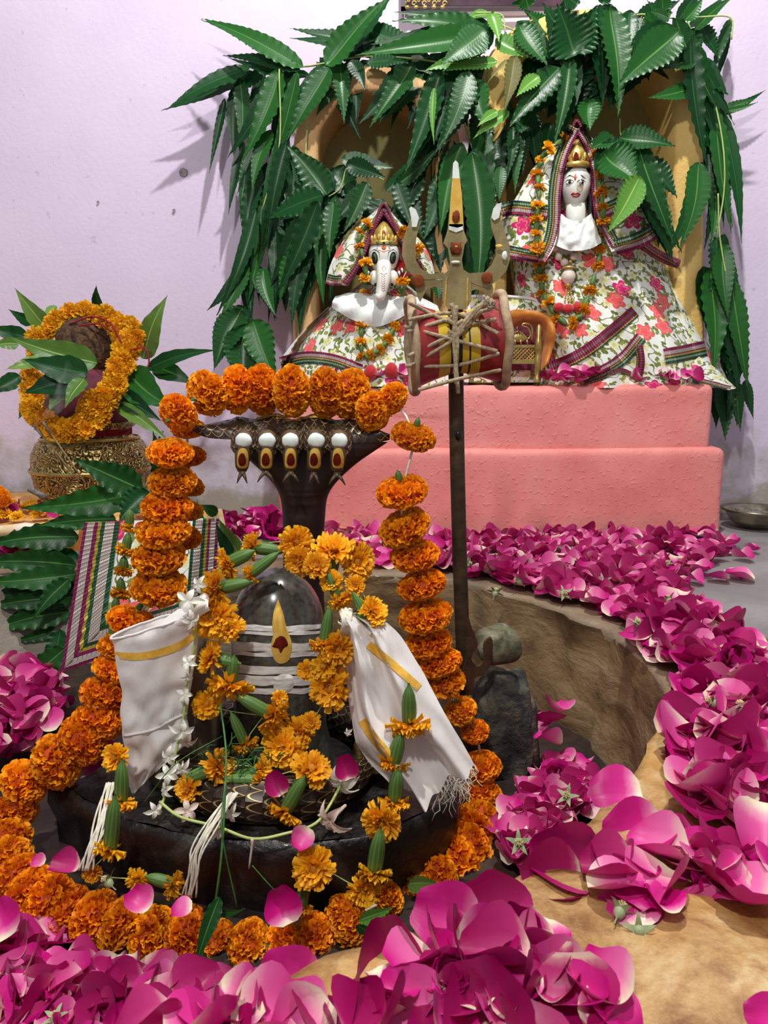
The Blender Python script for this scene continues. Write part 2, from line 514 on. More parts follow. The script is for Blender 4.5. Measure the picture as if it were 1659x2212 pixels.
M['gold_stripe'] = mat('woven_gold_stripe', S(226, 170, 50), S(240, 192, 84), rough=0.5, scale=200)
M['thread'] = mat('cotton_thread', S(214, 204, 184), S(240, 236, 222), rough=0.9, scale=200)
M['red_thread'] = mat('red_thread', S(120, 14, 26), S(160, 30, 36), rough=0.9, scale=200)
M['black_stone'] = m_stone('oiled_black_stone', S(12, 10, 10), S(30, 26, 24), S(70, 66, 60), 14, rough=0.36, bump=0.7, spec=0.5, coat=0.1)
t_ = NT('polished_lingam_stone')
n_ = t_.noise(t_.obj(), 160, 4)
M['lingam'] = t_.done(t_.ramp(n_, [(0.35, S(60, 58, 52)), (0.65, S(84, 82, 74))]), 0.22, spec=0.5, coat=0.4)
M['brown_stone'] = mat('smooth_brown_stone', S(84, 70, 60), S(124, 108, 92), rough=0.3, scale=18, bump=0.08, bscale=200, coat=0.2)
def m_paste(name, c1, c2, sc_):
    t = NT(name)
    n = t.noise(t.vm('MULTIPLY', t.obj(), (1, 1, 5)), sc_, 5)
    t.bump(n, 0.4, 0.002)
    return t.done(t.ramp(n, [(0.3, c1), (0.6, c2)]), 0.8)
M['ash'] = m_paste('white_ash_paste', S(190, 188, 184), S(240, 240, 236), 60)
M['sandal'] = mat('yellow_sandal_paste', S(214, 170, 66), S(232, 192, 92), rough=0.8, scale=80)
M['vermilion'] = mat('vermilion', S(84, 22, 12), S(118, 36, 20), rough=0.85, scale=120, spec=0.1)
M['white_paint'] = mat('white_paint', S(214, 226, 218), S(236, 246, 240), rough=0.6, scale=90)
M['snake'] = m_scales('naga_scales', S(52, 38, 28), S(204, 178, 116), 13, 62)
M['snake_hood'] = m_scales('naga_hood_scales', S(62, 48, 36), S(214, 190, 120), 1.0, 1.0)
M['snake_dark'] = mat('naga_dark', S(26, 14, 12), S(44, 26, 22), rough=0.5, scale=30, bump=0.4, bscale=60)
M['snake_head'] = mat('naga_head', S(70, 52, 36), S(104, 86, 60), rough=0.45, scale=60)
M['floor'] = m_stone('grey_cement_floor', S(122, 118, 116), S(146, 142, 140), S(164, 160, 158), 5, rough=0.6, bump=0.25, bdist=0.003)
t_ = NT('worn_tan_stone')
p_ = t_.pos()
n_ = t_.noise(p_, 11, 8, 0.68, 0.4)
n2_ = t_.noise(p_, 46, 6, 0.7)
n3_ = t_.noise(p_, 4.5, 3)
c_ = t_.ramp(n_, [(0.32, S(84, 54, 28)), (0.43, S(140, 98, 54)), (0.54, S(188, 150, 96)), (0.68, S(222, 200, 152))])
c_ = t_.mix(t_.math('MULTIPLY', t_.ramp(n2_, [(0.54, (0, 0, 0, 1)), (0.66, (1, 1, 1, 1))]), 0.5), c_, S(122, 88, 52))
c_ = t_.mix(t_.math('MULTIPLY', t_.ramp(n3_, [(0.5, (0, 0, 0, 1)), (0.62, (1, 1, 1, 1))]), 0.5), c_, S(214, 164, 84))
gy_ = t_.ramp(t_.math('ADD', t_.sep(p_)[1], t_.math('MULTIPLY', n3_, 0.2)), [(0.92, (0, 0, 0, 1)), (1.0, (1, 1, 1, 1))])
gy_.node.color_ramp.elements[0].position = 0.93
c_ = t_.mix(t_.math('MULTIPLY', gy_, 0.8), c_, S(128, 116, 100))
t_.bump(t_.math('ADD', n_, t_.math('MULTIPLY', n2_, 0.7)), 0.7, 0.006)
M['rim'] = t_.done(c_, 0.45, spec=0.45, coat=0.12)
M['pit_wall'] = m_stone('scratched_pit_plaster', S(98, 72, 46), S(138, 112, 78), S(172, 148, 110), 8, (1.0, 1.0, 2.6), rough=0.75, bump=0.9)
t_ = M['pit_wall'].node_tree
bs_ = t_.nodes['Principled BSDF']
src_ = bs_.inputs['Base Color'].links[0].from_socket
g_ = t_.nodes.new('ShaderNodeNewGeometry'); x_ = t_.nodes.new('ShaderNodeSeparateXYZ'); t_.links.new(g_.outputs['Position'], x_.inputs[0])
rp_ = t_.nodes.new('ShaderNodeMapRange'); rp_.inputs[1].default_value = -0.20; rp_.inputs[2].default_value = -0.45; t_.links.new(x_.outputs[0], rp_.inputs[0])
mx_ = t_.nodes.new('ShaderNodeMix'); mx_.data_type = 'RGBA'; t_.links.new(rp_.outputs[0], mx_.inputs[0]); t_.links.new(src_, mx_.inputs[6]); mx_.inputs[7].default_value = S(158, 148, 136); t_.links.new(mx_.outputs[2], bs_.inputs['Base Color'])
M['pit_floor'] = m_stone('dark_pit_floor', S(30, 22, 20), S(52, 40, 34), S(80, 62, 50), 10, rough=0.6, bump=0.6)
M['concrete'] = m_stone('grey_concrete', S(104, 98, 92), S(132, 126, 116), S(156, 150, 140), 7, rough=0.85, bump=0.5)
t_ = NT('salmon_limewash')
p_ = t_.pos()
n_ = t_.noise(p_, 5, 6, 0.65)
c_ = t_.ramp(n_, [(0.3, S(226, 128, 124)), (0.5, S(238, 146, 140)), (0.7, S(243, 162, 154))])
lumps = t_.noise(p_, 95, 2)
z_ = t_.sep(p_)[2]
c_ = t_.mix(t_.math('MULTIPLY', t_.ramp(t_.math('ADD', z_, t_.math('MULTIPLY', n_, 0.12)), [(0.06, (1, 1, 1, 1)), (0.12, (0, 0, 0, 1))]), 0.5), c_, S(206, 150, 140))
t_.bump(t_.math('ADD', t_.ramp(lumps, [(0.58, (0, 0, 0, 1)), (0.72, (1, 1, 1, 1))]), t_.math('MULTIPLY', n_, 0.8)), 0.32, 0.005)
M['salmon'] = t_.done(c_, 0.6, spec=0.35)
M['ochre'] = mat('ochre_limewash', S(204, 158, 104), S(218, 180, 126), rough=0.7, scale=9, bump=0.4, bscale=60, bdist=0.005)
M['olive'] = mat('olive_yellow_limewash', S(158, 150, 92), S(180, 172, 112), rough=0.8, scale=6, bump=0.3, bscale=50)
M['rust'] = mat('rusty_iron', S(58, 44, 30), S(92, 72, 48), rough=0.6, metal=0.4, scale=40, bump=0.35, bscale=150)
M['brown_iron'] = mat('brown_iron', S(62, 48, 36), S(98, 76, 54), rough=0.5, metal=0.5, scale=30, bump=0.25)
M['brass_dull'] = mat('dull_brass', S(136, 122, 82), S(168, 154, 108), rough=0.38, metal=0.55, scale=26, bump=0.15, bscale=160)
M['brass'] = m_brass_engraved()
M['brass_plain'] = mat('brass', S(176, 150, 84), S(206, 182, 116), rough=0.3, metal=0.85, scale=40)
M['gilt'] = mat('gilt', S(200, 160, 70), S(232, 204, 124), rough=0.3, metal=0.6, scale=120, bump=0.3, bscale=300)
M['drum_red'] = mat('drum_red', S(138, 26, 30), S(164, 44, 44), rough=0.45, scale=24, coat=0.2)
M['drum_yellow'] = mat('drum_yellow', S(196, 162, 20), S(216, 186, 50), rough=0.45, scale=40, coat=0.2)
M['drum_black'] = mat('drum_black', S(24, 20, 20), rough=0.5)
M['hide'] = mat('drum_hide', S(150, 124, 96), S(188, 164, 132), rough=0.8, scale=60, bump=0.4, bscale=200)
M['rope'] = mat('cotton_rope', S(146, 128, 102), S(186, 168, 138), rough=0.9, scale=220, bump=0.5, bscale=400)
M['rock_dark'] = m_stone('speckled_dark_rock', S(34, 34, 36), S(88, 86, 80), S(150, 142, 116), 26, rough=0.85, bump=1.0, bdist=0.01)
M['rock_light'] = m_stone('grey_green_rock', S(52, 50, 36), S(120, 118, 92), S(176, 176, 146), 20, rough=0.75, bump=0.7)
M['marble'] = mat('painted_white_marble', S(228, 230, 220), S(240, 242, 234), rough=0.25, scale=12, coat=0.3)
M['black_paint'] = mat('black_paint', S(14, 10, 12), rough=0.35)
M['red_paint'] = mat('red_paint', S(176, 24, 34), rough=0.4)
M['green_paint'] = mat('green_paint', S(58, 104, 74), rough=0.4)
M['orange_paint'] = mat('orange_paint', S(216, 96, 40), rough=0.6)
M['pearl'] = mat('pearl', S(226, 206, 188), S(240, 228, 214), rough=0.18, scale=90, coat=0.5)
M['red_velvet'] = mat('red_velvet', S(176, 12, 20), S(206, 26, 34), rough=0.8, sheen=0.5, scale=200)
M['orange_silk'] = mat('orange_silk', S(178, 96, 18), S(214, 136, 36), rough=0.4, sheen=0.3, scale=30)
M['coir'] = mat('coconut_fibre', S(52, 34, 24), S(112, 82, 56), rough=0.95, scale=90, bump=1.0, bscale=160, bdist=0.006)
M['incense'] = mat('incense_stick', S(120, 96, 62), S(150, 126, 86), rough=0.9, scale=120)
M['incense_ash'] = mat('incense_ash', S(90, 84, 78), S(140, 134, 128), rough=0.95, scale=120)
M['wood_dark'] = mat('dark_frame_wood', S(36, 20, 18), S(56, 32, 26), rough=0.4, scale=20, coat=0.2)
M['glass_dark'] = mat('dark_picture', S(46, 34, 46), S(92, 66, 78), rough=0.15, scale=8)
M['saffron_cloth'] = mat('white_saffron_cloth', S(232, 190, 110), S(246, 240, 226), rough=0.7, scale=12, sheen=0.2)
M['board_wood'] = mat('orange_wood', S(170, 96, 40), S(196, 122, 58), rough=0.6, scale=14)
M['steel'] = mat('steel_bowl', S(120, 112, 100), S(170, 160, 140), rough=0.3, metal=0.9, scale=30)
M['sepal'] = mat('rose_sepal', S(120, 136, 92), S(178, 186, 146), rough=0.6, scale=60)
M['rose_heart'] = mat('rose_stamen', S(206, 184, 120), S(240, 226, 180), rough=0.7, scale=200)

# ------------------------------------------------------------------ the setting
def structure(name, mb, m, smooth=True):
    return put(name, mb, m, None, smooth, kind='structure')
PIT_Z = -0.18
mb = MB()
WY = 2.13
mb.grid(lambda u, v: (-2.6 + 5.2 * u, WY, -0.02 + 2.6 * v), 40, 20)
for i_, p_ in enumerate(mb.v):
    mb.v[i_] = p_ + Vector((0, 0.004 * noise.noise(p_ * 4), 0))
wall = structure('wall_back', mb, M['wall'])
for (px, py, r) in ((396, 372, 0.012), (212, 437, 0.004), (376, 455, 0.005)):   # chipped holes in the plaster
    mb = MB()
    c = W(px, py, WY - 0.004)
    ring = lambda u, v: c + Vector((cos(u * 2 * PI) * r * v * (1 + 0.35 * noise.noise(Vector((cos(u * 6.3) * 2, sin(u * 6.3) * 2, px)))), -0.0015 + (0.0 if v > 0.6 else 0.001), sin(u * 2 * PI) * r * v * 0.9))
    mb.grid(ring, 14, 4, True)
    put('plaster_chip', mb, mat('bare_plaster', S(120, 108, 118), S(170, 160, 160), rough=0.9, scale=120), wall)

PIT = [(850, 1240), (940, 1248), (1018, 1258), (1070, 1276), (1145, 1296), (1217, 1319), (1317, 1362), (1395, 1427), (1440, 1480), (1443, 1518), (1405, 1600), (1357, 1691), (1300, 1742), (1243, 1792), (1129, 1879), (1014, 1961), (850, 2020), (700, 2066), (560, 2134), (400, 2330)]
inner = [G(a, b, 0.0) for a, b in PIT]
inner += [Vector(q) for q in ((-0.32, 0.335, 0), (-0.5, 0.40, 0), (-0.68, 0.60, 0), (-0.80, 0.95, 0), (-0.82, 1.25, 0), (-0.74, 1.43, 0), (-0.45, 1.445, 0), (-0.15, 1.44, 0))]
cen = Vector((-0.2, 0.9, 0))
def ringpts(off):
    out = []
    n = len(inner)
    for i, p in enumerate(inner):
        a, b = inner[i - 1], inner[(i + 1) % n]
        tn = (b - a).normalized()
        nr = Vector((tn.y, -tn.x, 0))
        if nr.dot(p - cen) < 0: nr = -nr
        out.append(p + nr * (off(p) if callable(off) else off))
    return out
NP = len(inner)
dense = lambda pts: [pts[i].lerp(pts[(i + 1) % NP], k / 4) for i in range(NP) for k in range(4)]
jig = lambda p, a, s: p + Vector((noise.noise(p * s), noise.noise(p * s + Vector((9, 0, 0))), 0)) * a
i0 = [jig(p, 0.008, 22) for p in dense(inner)]
i1 = dense(ringpts(0.012))
wide = lambda p: 0.13 + 0.24 * min(1, max(0, (1.15 - p.y) / 0.35))
o1 = dense(ringpts(lambda p: wide(p) * 0.5)); o2 = [jig(p, 0.03, 5) for p in dense(ringpts(wide))]
ND = len(i0)
# worn stone rim round the pit
mb = MB()
rows = [[p + Vector((0, 0, -0.02)) for p in i0], [p + Vector((0, 0, -0.004)) for p in i0], i1, o1, [p + Vector((0, 0, 0.0)) for p in o2], [p + Vector((0, 0, -0.02)) for p in o2]]
mb.grid(lambda u, v: rows[int(round(v * 5))][int(round(u * ND)) % ND] + Vector((0, 0, 0.003 * noise.noise(rows[int(round(v * 5))][int(round(u * ND)) % ND] * 18))), ND, 5, True)
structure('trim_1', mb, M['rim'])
# inner wall of the pit
mb = MB()
def pw(u, v):
    p = i0[int(round(u * ND)) % ND]
    q = p.lerp(cen, 0.05 * v)
    q = q + Vector((noise.noise(p * 9 + Vector((0, 0, v * 3))), noise.noise(p * 9 + Vector((5, 0, v * 3))), 0)) * 0.010
    return Vector((q.x, q.y, -0.006 + (PIT_Z - 0.01) * v))
mb.grid(pw, ND, 8, True)
structure('wall_pit', mb, M['pit_wall'])
mb = MB()
mb.grid(lambda u, v: (-1.0 + 1.6 * u, 0.2 + 1.5 * v, PIT_Z + 0.004 * noise.noise(Vector((u * 12, v * 12, 0)))), 24, 24)
structure('floor_pit', mb, M['pit_floor'])
# cement floor with the pit left open
mb = MB()
far = []
for p in o2:
    d = (p - cen)
    k = 3.2 / max(abs(d.x), abs(d.y))
    q = cen + d * k
    q.y = min(q.y, WY + 0.01); far.append(q)
mb.grid(lambda u, v: o2[int(round(u * ND)) % ND].lerp(far[int(round(u * ND)) % ND], v) + Vector((0, 0, -0.003 if v > 0 else -0.004)), ND, 3, True)
structure('floor', mb, M['floor'])

# stepped salmon altar
def slab(mbx, a, b, bev, cuts, amp, s=9.0):
    bm = bmesh.new()
    bmesh.ops.create_cube(bm, size=1.0)
    ctr, dim = (Vector(a) + Vector(b)) / 2, Vector(b) - Vector(a)
    for v in bm.verts: v.co = Vector((v.co.x * dim.x, v.co.y * dim.y, v.co.z * dim.z)) + ctr
    bmesh.ops.bevel(bm, geom=list(bm.edges), offset=bev, segments=3, profile=0.5, affect='EDGES')
    bmesh.ops.subdivide_edges(bm, edges=[e for e in bm.edges if e.calc_length() > bev * 2.5], cuts=cuts, use_grid_fill=True)
    for v in bm.verts:
        v.co += Vector((noise.noise(v.co * s), noise.noise(v.co * s + Vector((7, 0, 0))), noise.noise(v.co * s + Vector((0, 7, 0))))) * amp
    bm.verts.index_update()
    mbx.add([v.co.copy() for v in bm.verts], [[v.index for v in f.verts] for f in bm.faces])
    bm.free()
x0, x1 = W(600, 1100, 1.80).x, W(1561, 1100, 1.80).x
altar = thing('altar_platform', 'salmon pink limewashed masonry altar carrying the two dressed idols', 'platform', ((x0 + x1) / 2, 1.95, 0))
mb = MB(); slab(mb, (x0, 1.80, -0.02), (x1, 2.125, 0.217), 0.018, 14, 0.006)
put('lower_step', mb, M['salmon'], altar)
mb = MB(); slab(mb, (x0 + 0.015, 1.815, 0.20), (W(1546, 830, 1.815).x, 2.125, 0.372), 0.016, 14, 0.006)
for i_, p_ in enumerate(mb.v): mb.v[i_] = p_ + Vector((0, 0, -0.012 * (x1 - p_.x) if p_.z > 0.3 else 0))
put('upper_step', mb, M['salmon'], altar)

# two ochre arches
def arch(name, label, xl, xr, wl, top, wtop, spring, Yf, e, base=830, band=M['ochre']):
    cx = (xl + xr) / 2
    def contour(hw, tp, n=28):
        pts = [(cx - hw, base), (cx - hw, (base + spring) / 2), (cx - hw, spring)]
        for k in range(1, n):
            a = PI - PI * k / n
            ca_, sa_ = cos(a), sin(a)
            pts.append((cx + hw * math.copysign(abs(ca_) ** (2 / e), ca_), spring + (tp - spring) * sa_ ** (2 / e)))
        pts += [(cx + hw, spring), (cx + hw, (base + spring) / 2), (cx + hw, base)]
        return pts
    ou, inn = contour((xr - xl) / 2, top), contour((xr - xl) / 2 - wl, wtop)
    th = thing(name, label, 'arch', W(cx, base, Yf))
    mb = MB()
    n = len(ou) - 1
    dy = Vector((0, WY - 0.005 - Yf, 0))
    rows = []
    for a, b in zip(ou, inn):
        A, B = W(a[0], a[1], Yf), W(b[0], b[1], Yf)
        j = Vector((noise.noise(A * 14), 0, noise.noise(A * 14 + Vector((3, 0, 0))))) * 0.006
        A += j; B += j
        d = (B - A).normalized() * 0.008
        rows.append([A + dy, A + Vector((0, 0.008, 0)), A + d, B - d, B + Vector((0, 0.008, 0)), B + dy])
    mb.grid(lambda u, v: rows[int(round(u * n))][int(round(v * 5))], n, 5)
    put('arch_band', mb, band, th)
    mb = MB()
    pl = [W(b[0], b[1], Yf) + dy * 0.97 for b in inn]
    mb.prism(pl, (0, 0.003, 0))
    put('niche_back', mb, M['olive'], th, False)
    return th
arch('niche_arch', 'ochre round arch framing the niche behind the small elephant-headed idol', 632, 992, 52, 138, 196, 330, 1.945, 2.1)
arch('niche_arch', 'taller yellow ochre arch framing the niche behind the veiled goddess idol', 1030, 1524, 64, 18, 82, 260, 1.945, 2.5, band=mat('yellow_limewash', S(222, 182, 100), S(238, 204, 124), rough=0.7, scale=9, bump=0.5, bscale=110, bdist=0.004))

# picture frame high on the wall
fr = thing('picture_frame', 'dark framed picture with gilt corner scrolls, cut off at the photo top', 'picture frame', W(1050, 0, 2.11))
k = K(0, 2.1)
mb = MB(); mb.box(W(866, 24, 2.11), W(1240, 14, 2.09)); mb.box(W(866, 24, 2.11), W(878, -330, 2.09)); mb.box(W(1228, 24, 2.11), W(1240, -330, 2.09)); mb.box(W(866, -320, 2.11), W(1240, -330, 2.09))
put('frame', mb, M['wood_dark'], fr, False)
mb = MB(); mb.box(W(877, 16, 2.118), W(1229, -322, 2.108)); put('picture', mb, M['glass_dark'], fr, False)
mb = MB()
for i in range(9):
    c = W(872 + i * 11, 8 - (i % 2) * 7, 2.093)
    pts = [c + Vector((cos(a) * 0.007 * (1 - a / 9), -0.001, sin(a) * 0.007 * (1 - a / 9))) for a in [q * 0.5 for q in range(13)]]
    mb.tube(pts, 0.0016, 5)
for i in range(5):
    mb.ell(W(880 + i * 19, 15, 2.09), (0.007, 0.003, 0.004), 8, 6)
put('gilt_scroll', mb, M['gilt'], fr)
# ------------------------------------------------------------------ leaves
def leaf_mesh(mb, P0, P1, w, sag=0.06, wav=0.5, fold=0.25, twist=0.0, face=None, nl=44, seed=0, freq=9):
    r = random.Random(seed)
    P0, P1 = Vector(P0), Vector(P1)
    L = (P1 - P0).length
    d = (P1 - P0) / max(L, 1e-6)
    face = Vector(face) if face else Vector((0.15 * r.uniform(-1, 1), -1, 0.35 * r.random()))
    side = d.cross(face)
    if side.length < 0.15: side = d.cross(Vector((0.3, -0.4, 1)))
    side.normalize()
    nrm = side.cross(d).normalized()
    if nrm.dot(face) < 0: nrm = -nrm
    ph, ph2 = r.uniform(0, 6), r.uniform(0, 6)
    curve = r.uniform(-0.05, 0.05) * L
    def fn(u, v):
        x = (-1, -0.9, -0.68, -0.35, 0, 0.35, 0.68, 0.9, 1)[int(round(u * 8))]
        prof = (sin(PI * min(1, v * 1.01) ** 0.66) ** 0.9) * (1 - 0.5 * v) * 1.22
        hw = max(0.0006, w * 0.5 * prof)
        tw = twist * v
        s = side * cos(tw) + nrm * sin(tw)
        n = nrm * cos(tw) - side * sin(tw)
        rip = wav * w * 0.065 * sin(2 * PI * freq * v + ph + (1.3 if x > 0 else 0) + 1.5 * noise.noise(Vector((v * 5, seed, x)))) * abs(x) ** 5
        inpl = 1 + wav * 0.12 * sin(2 * PI * freq * v + ph2 + (2 if x > 0 else 0)) * (abs(x) > 0.9)
        c = P0.lerp(P1, v) + nrm * (sag * L * sin(PI * v)) + side * curve * sin(PI * v)
        return c + s * (x * hw * inpl) + n * (rip - fold * hw * (1 - abs(x)) + 0.0)
    mb.grid(fn, 8, nl, uvf=lambda u, v: (0.5 + 0.5 * (-1, -0.9, -0.68, -0.35, 0, 0.35, 0.68, 0.9, 1)[int(round(u * 8))], v * L * 8))
LEAFN = [0]
def leaf_px(parent, b, t, wpx, Y, Yt=None, m='leaf', name='leaf', **kw):
    LEAFN[0] += 1
    Yt = Y if Yt is None else Yt
    mb = MB()
    kw.setdefault('seed', LEAFN[0])
    leaf_mesh(mb, W(b[0], b[1], Y), W(t[0], t[1], Yt), wpx * K(b[1], Y), **kw)
    return put(name, mb, M[m], parent)
def twig(parent, pts, Y, r=0.0018, m='stem', name='twig'):
    mb = MB(); mb.tube(pp(pts, Y, 16), r, 6)
    return put(name, mb, M[m], parent)

def c1(x, y): return (350 + x * .4521, y * .4521)
def c2(x, y): return (950 + x * .4274, y * .4274)
def c4(x, y): return (1040 + x * .3731, 250 + y * .3731)
def spray(label, root, lst, conv, Y0, group='sprays of wavy-edged green leaves draped over the niches', twigs=()):
    Y0 -= 0.05 if Y0 > 1.9 else 0
    th = thing('leaf_spray', label, 'leaf garland', W(root[0], root[1], Y0), group)
    for e in lst:
        b, t, w = conv(e[0], e[1]), conv(e[2], e[3]), e[4]
        dy = e[5] if len(e) > 5 else RND.uniform(-0.04, 0.02)
        m = e[6] if len(e) > 6 else ('leaf_dark' if RND.random() < 0.25 else 'leaf')
        lift = lambda p: 0.075 * min(1, max(0, (640 - p[0]) / 60, (p[0] - 1500) / 40)) if Y0 > 1.8 else 0
        leaf_px(th, b, t, w, min(2.09, Y0 + dy + lift(b)), min(2.09, Y0 + dy - 0.02 + lift(t)), m, sag=RND.uniform(0.01, 0.07), wav=RND.uniform(0.45, 0.85), fold=RND.uniform(0.1, 0.45), freq=RND.choice((10, 12, 14)))
        if Y0 > 1.8 and w > 20 and m != B_ and m != 'withered':      # a darker leaf half hidden behind it
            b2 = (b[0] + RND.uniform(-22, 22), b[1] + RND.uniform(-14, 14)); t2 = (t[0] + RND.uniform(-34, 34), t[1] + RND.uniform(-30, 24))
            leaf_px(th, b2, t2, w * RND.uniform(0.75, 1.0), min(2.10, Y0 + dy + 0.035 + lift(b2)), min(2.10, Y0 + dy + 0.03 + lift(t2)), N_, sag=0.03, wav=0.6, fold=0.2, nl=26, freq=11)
    for tw in twigs:
        twig(th, [conv(*q) for q in tw], Y0 + 0.01)
    return th
N_ = 'leaf_dark'; B_ = 'leaf_young'
spray('leaf spray fanning out to the left over the lavender wall, above the small arch', (655, 145), [
    (675, 320, 190, 88, 44), (660, 330, 288, 266, 30), (420, 320, 20, 525, 36, -0.01), (490, 330, 330, 470, 26, 0.03, N_), (370, 370, 368, 740, 34), (300, 470, 225, 830, 18, 0.02, N_),
    (565, 330, 375, 780, 50, -0.05), (645, 345, 500, 880, 34, -0.03), (800, 320, 590, 680, 48, -0.05), (560, 360, 470, 620, 36, 0.02, N_), (590, 420, 540, 900, 40, 0.02, N_), (470, 660, 360, 1040, 24, 0.0, N_)],
    c1, 2.0, twigs=[((640, 320), (720, 315), (790, 300))])
spray('leaf curtain hanging straight down beside the left flank of the small arch', (560, 480), [
    (480, 930, 410, 1450, 38), (450, 1000, 262, 1510, 32), (530, 1000, 540, 1510, 36, 0.0, N_), (400, 1250, 275, 1535, 38), (620, 1200, 560, 1450, 36), (700, 1120, 620, 1570, 44, -0.03), (770, 1060, 775, 1475, 32), (430, 700, 375, 1060, 28, 0.02, N_),
    (520, 620, 430, 920, 34), (600, 660, 500, 1200, 36, -0.03), (640, 700, 590, 1180, 40, 0.02, N_), (560, 800, 480, 1200, 40, 0.02, N_), (470, 800, 400, 1250, 36, 0.01, N_), (680, 700, 690, 1250, 44, 0.04, N_), (600, 1000, 660, 1380, 44, 0.03, N_), (480, 1280, 545, 1515, 36), (430, 1160, 430, 1560, 30, 0.02, N_), (560, 1250, 590, 1500, 34, 0.02, N_), (740, 1150, 700, 1420, 36, 0.02, N_)],
    c1, 1.97, twigs=[((560, 330), (560, 700), (480, 1000)), ((700, 500), (680, 900), (700, 1120))])
spray('leaf spray across the crown of the small arch, tips hanging into its dark niche', (780, 140), [
    (850, 295, 870, 595, 38), (900, 285, 970, 435, 32), (780, 310, 1072, -8, 58, -0.03), (1015, 185, 612, 135, 36), (985, 140, 1262, 205, 46, 0.02, N_), (1545, 140, 1100, 100, 44), (1560, 150, 920, 265, 56, -0.04), (1200, 300, 990, 612, 48), (1240, 360, 1060, 572, 36, 0.02), (1330, 340, 1160, 830, 48, -0.04),
    (1300, 420, 1300, 690, 15, -0.05, B_), (1480, 350, 1300, 740, 62, -0.03), (1400, 350, 1180, 800, 46, 0.02), (960, 240, 780, 200, 70, 0.03, N_), (1180, 250, 940, 250, 60, 0.03, N_), (1480, 300, 1250, 340, 34, -0.04, B_), (850, 400, 735, 555, 28, 0.02), (980, 300, 1180, 300, 30, 0.0), (1560, 60, 1440, 100, 22, 0.03, B_)],
    c1, 1.98, twigs=[((680, 318), (790, 300), (960, 270), (1200, 280), (1500, 330)), ((1500, 60), (1620, 70), (1640, 160))])
spray('leaf spray inside the small niche, above the elephant-headed idol', (700, 420), [
    (790, 930, 590, 690, 62, -0.02), (770, 930, 500, 1048, 56, -0.04), (880, 780, 1072, 850, 40, 0.0, N_), (980, 870, 865, 1115, 42), (745, 960, 550, 1410, 50, -0.06), (1120, 870, 1200, 1110, 36), (1240, 830, 1110, 1080, 40, 0.04, N_), (820, 800, 930, 980, 64, 0.04, N_), (900, 900, 800, 1200, 56, 0.03, N_), (760, 840, 850, 1050, 52, 0.04, N_), (1050, 950, 960, 1200, 60, 0.05, N_),
    (1110, 890, 1330, 690, 30, 0.03), (820, 960, 800, 1240, 40), (700, 880, 610, 760, 40, 0.03), (1160, 900, 1250, 1150, 46, 0.04, N_)],
    c1, 1.96, twigs=[((760, 960), (850, 900), (900, 790), (1060, 860)),])
spray('long glossy leaves hanging between the two arches behind the trident', (1010, 300), [
    (1480, 725, 1500, 1430, 68, -0.06), (1430, 680, 1330, 1120, 50, -0.02), (1380, 800, 1250, 1150, 60, 0.03, N_), (1300, 1020, 1330, 1300, 64, 0.03, N_), (1550, 600, 1560, 1320, 42, 0.0), (1580, 520, 1610, 1000, 46, 0.03, N_), (1400, 700, 1430, 1450, 60, 0.03, N_), (1340, 560, 1200, 900, 56, 0.03, N_), (1560, 1000, 1500, 1400, 50, 0.02, N_), (1300, 1300, 1320, 1440, 40, 0.0), (1480, 1250, 1440, 1560, 44, 0.03)],
    c1, 1.98, twigs=[((1450, 350), (1440, 560), (1490, 730)), ((1560, 300), (1550, 600))])
spray('broad leaves fanned over the crown of the tall arch above the goddess', (1240, 110), [
    (690, 280, 590, 20, 100, -0.06), (690, 270, 800, 20, 70, -0.03), (400, 120, 550, 335, 52, -0.05), (285, 190, 470, 295, 44, -0.04, B_), (260, 60, 300, 215, 32, -0.05, B_), (860, 30, 900, 600, 62, -0.05), (1215, 150, 895, 440, 82, -0.07), (960, 50, 950, 320, 42, -0.02), (860, 40, 830, 210, 44), (660, 280, 575, 740, 38, -0.05), (605, 340, 345, 650, 58, -0.06), (500, 380, 385, 490, 32, -0.07, B_),
    (380, 280, 320, 570, 36, -0.06, 'withered'), (340, 300, 240, 420, 8, -0.06, 'withered'), (760, 500, 760, 660, 50), (1040, 130, 1180, 60, 54, 0.0), (950, 110, 1100, 190, 50, 0.02, N_), (560, 150, 440, 60, 44, 0.02), (450, 40, 420, -60, 40, 0.0), (700, 20, 600, -60, 46), (820, 20, 860, -70, 30), (640, 400, 540, 600, 60, 0.03, N_), (700, 330, 680, 590, 66, 0.03, N_), (800, 420, 720, 560, 60, 0.03, N_), (480, 560, 360, 700, 60, 0.03, N_), (880, 190, 800, 200, 46, 0.0)],
    c2, 1.98, twigs=[((300, 120), (600, 230), (960, 80), (1200, 95)), ((560, 280), (660, 360))])
spray('leaf spray over the joint of the two arches, right of the dark spear leaf', (1040, 130), [
    (230, 150, 0, 330, 70, -0.05), (290, 310, 10, 360, 30, -0.03, B_), (150, 360, 10, 730, 52, -0.05), (170, 400, 240, 660, 54, -0.02), (60, 380, 20, 560, 50, 0.0), (350, 560, 170, 700, 26, -0.04, B_), (290, 560, 190, 640, 22, -0.05, B_), (370, 640, 340, 900, 26, -0.02), (400, 680, 380, 980, 26, -0.01), (310, 840, 300, 1020, 28, -0.04), (430, 660, 420, 880, 24, 0.02, N_), (460, 640, 480, 820, 40, 0.03, N_), (260, 700, 280, 900, 40, 0.03, N_), (210, 560, 180, 860, 54, 0.03, N_), (560, 620, 520, 800, 40, 0.03, N_), (330, 700, 300, 1000, 46, 0.04, N_), (240, 860, 250, 1150, 44, 0.03, N_)],
    c2, 1.965, twigs=[((120, 380), (150, 700)), ((380, 280), (330, 560), (270, 660))])
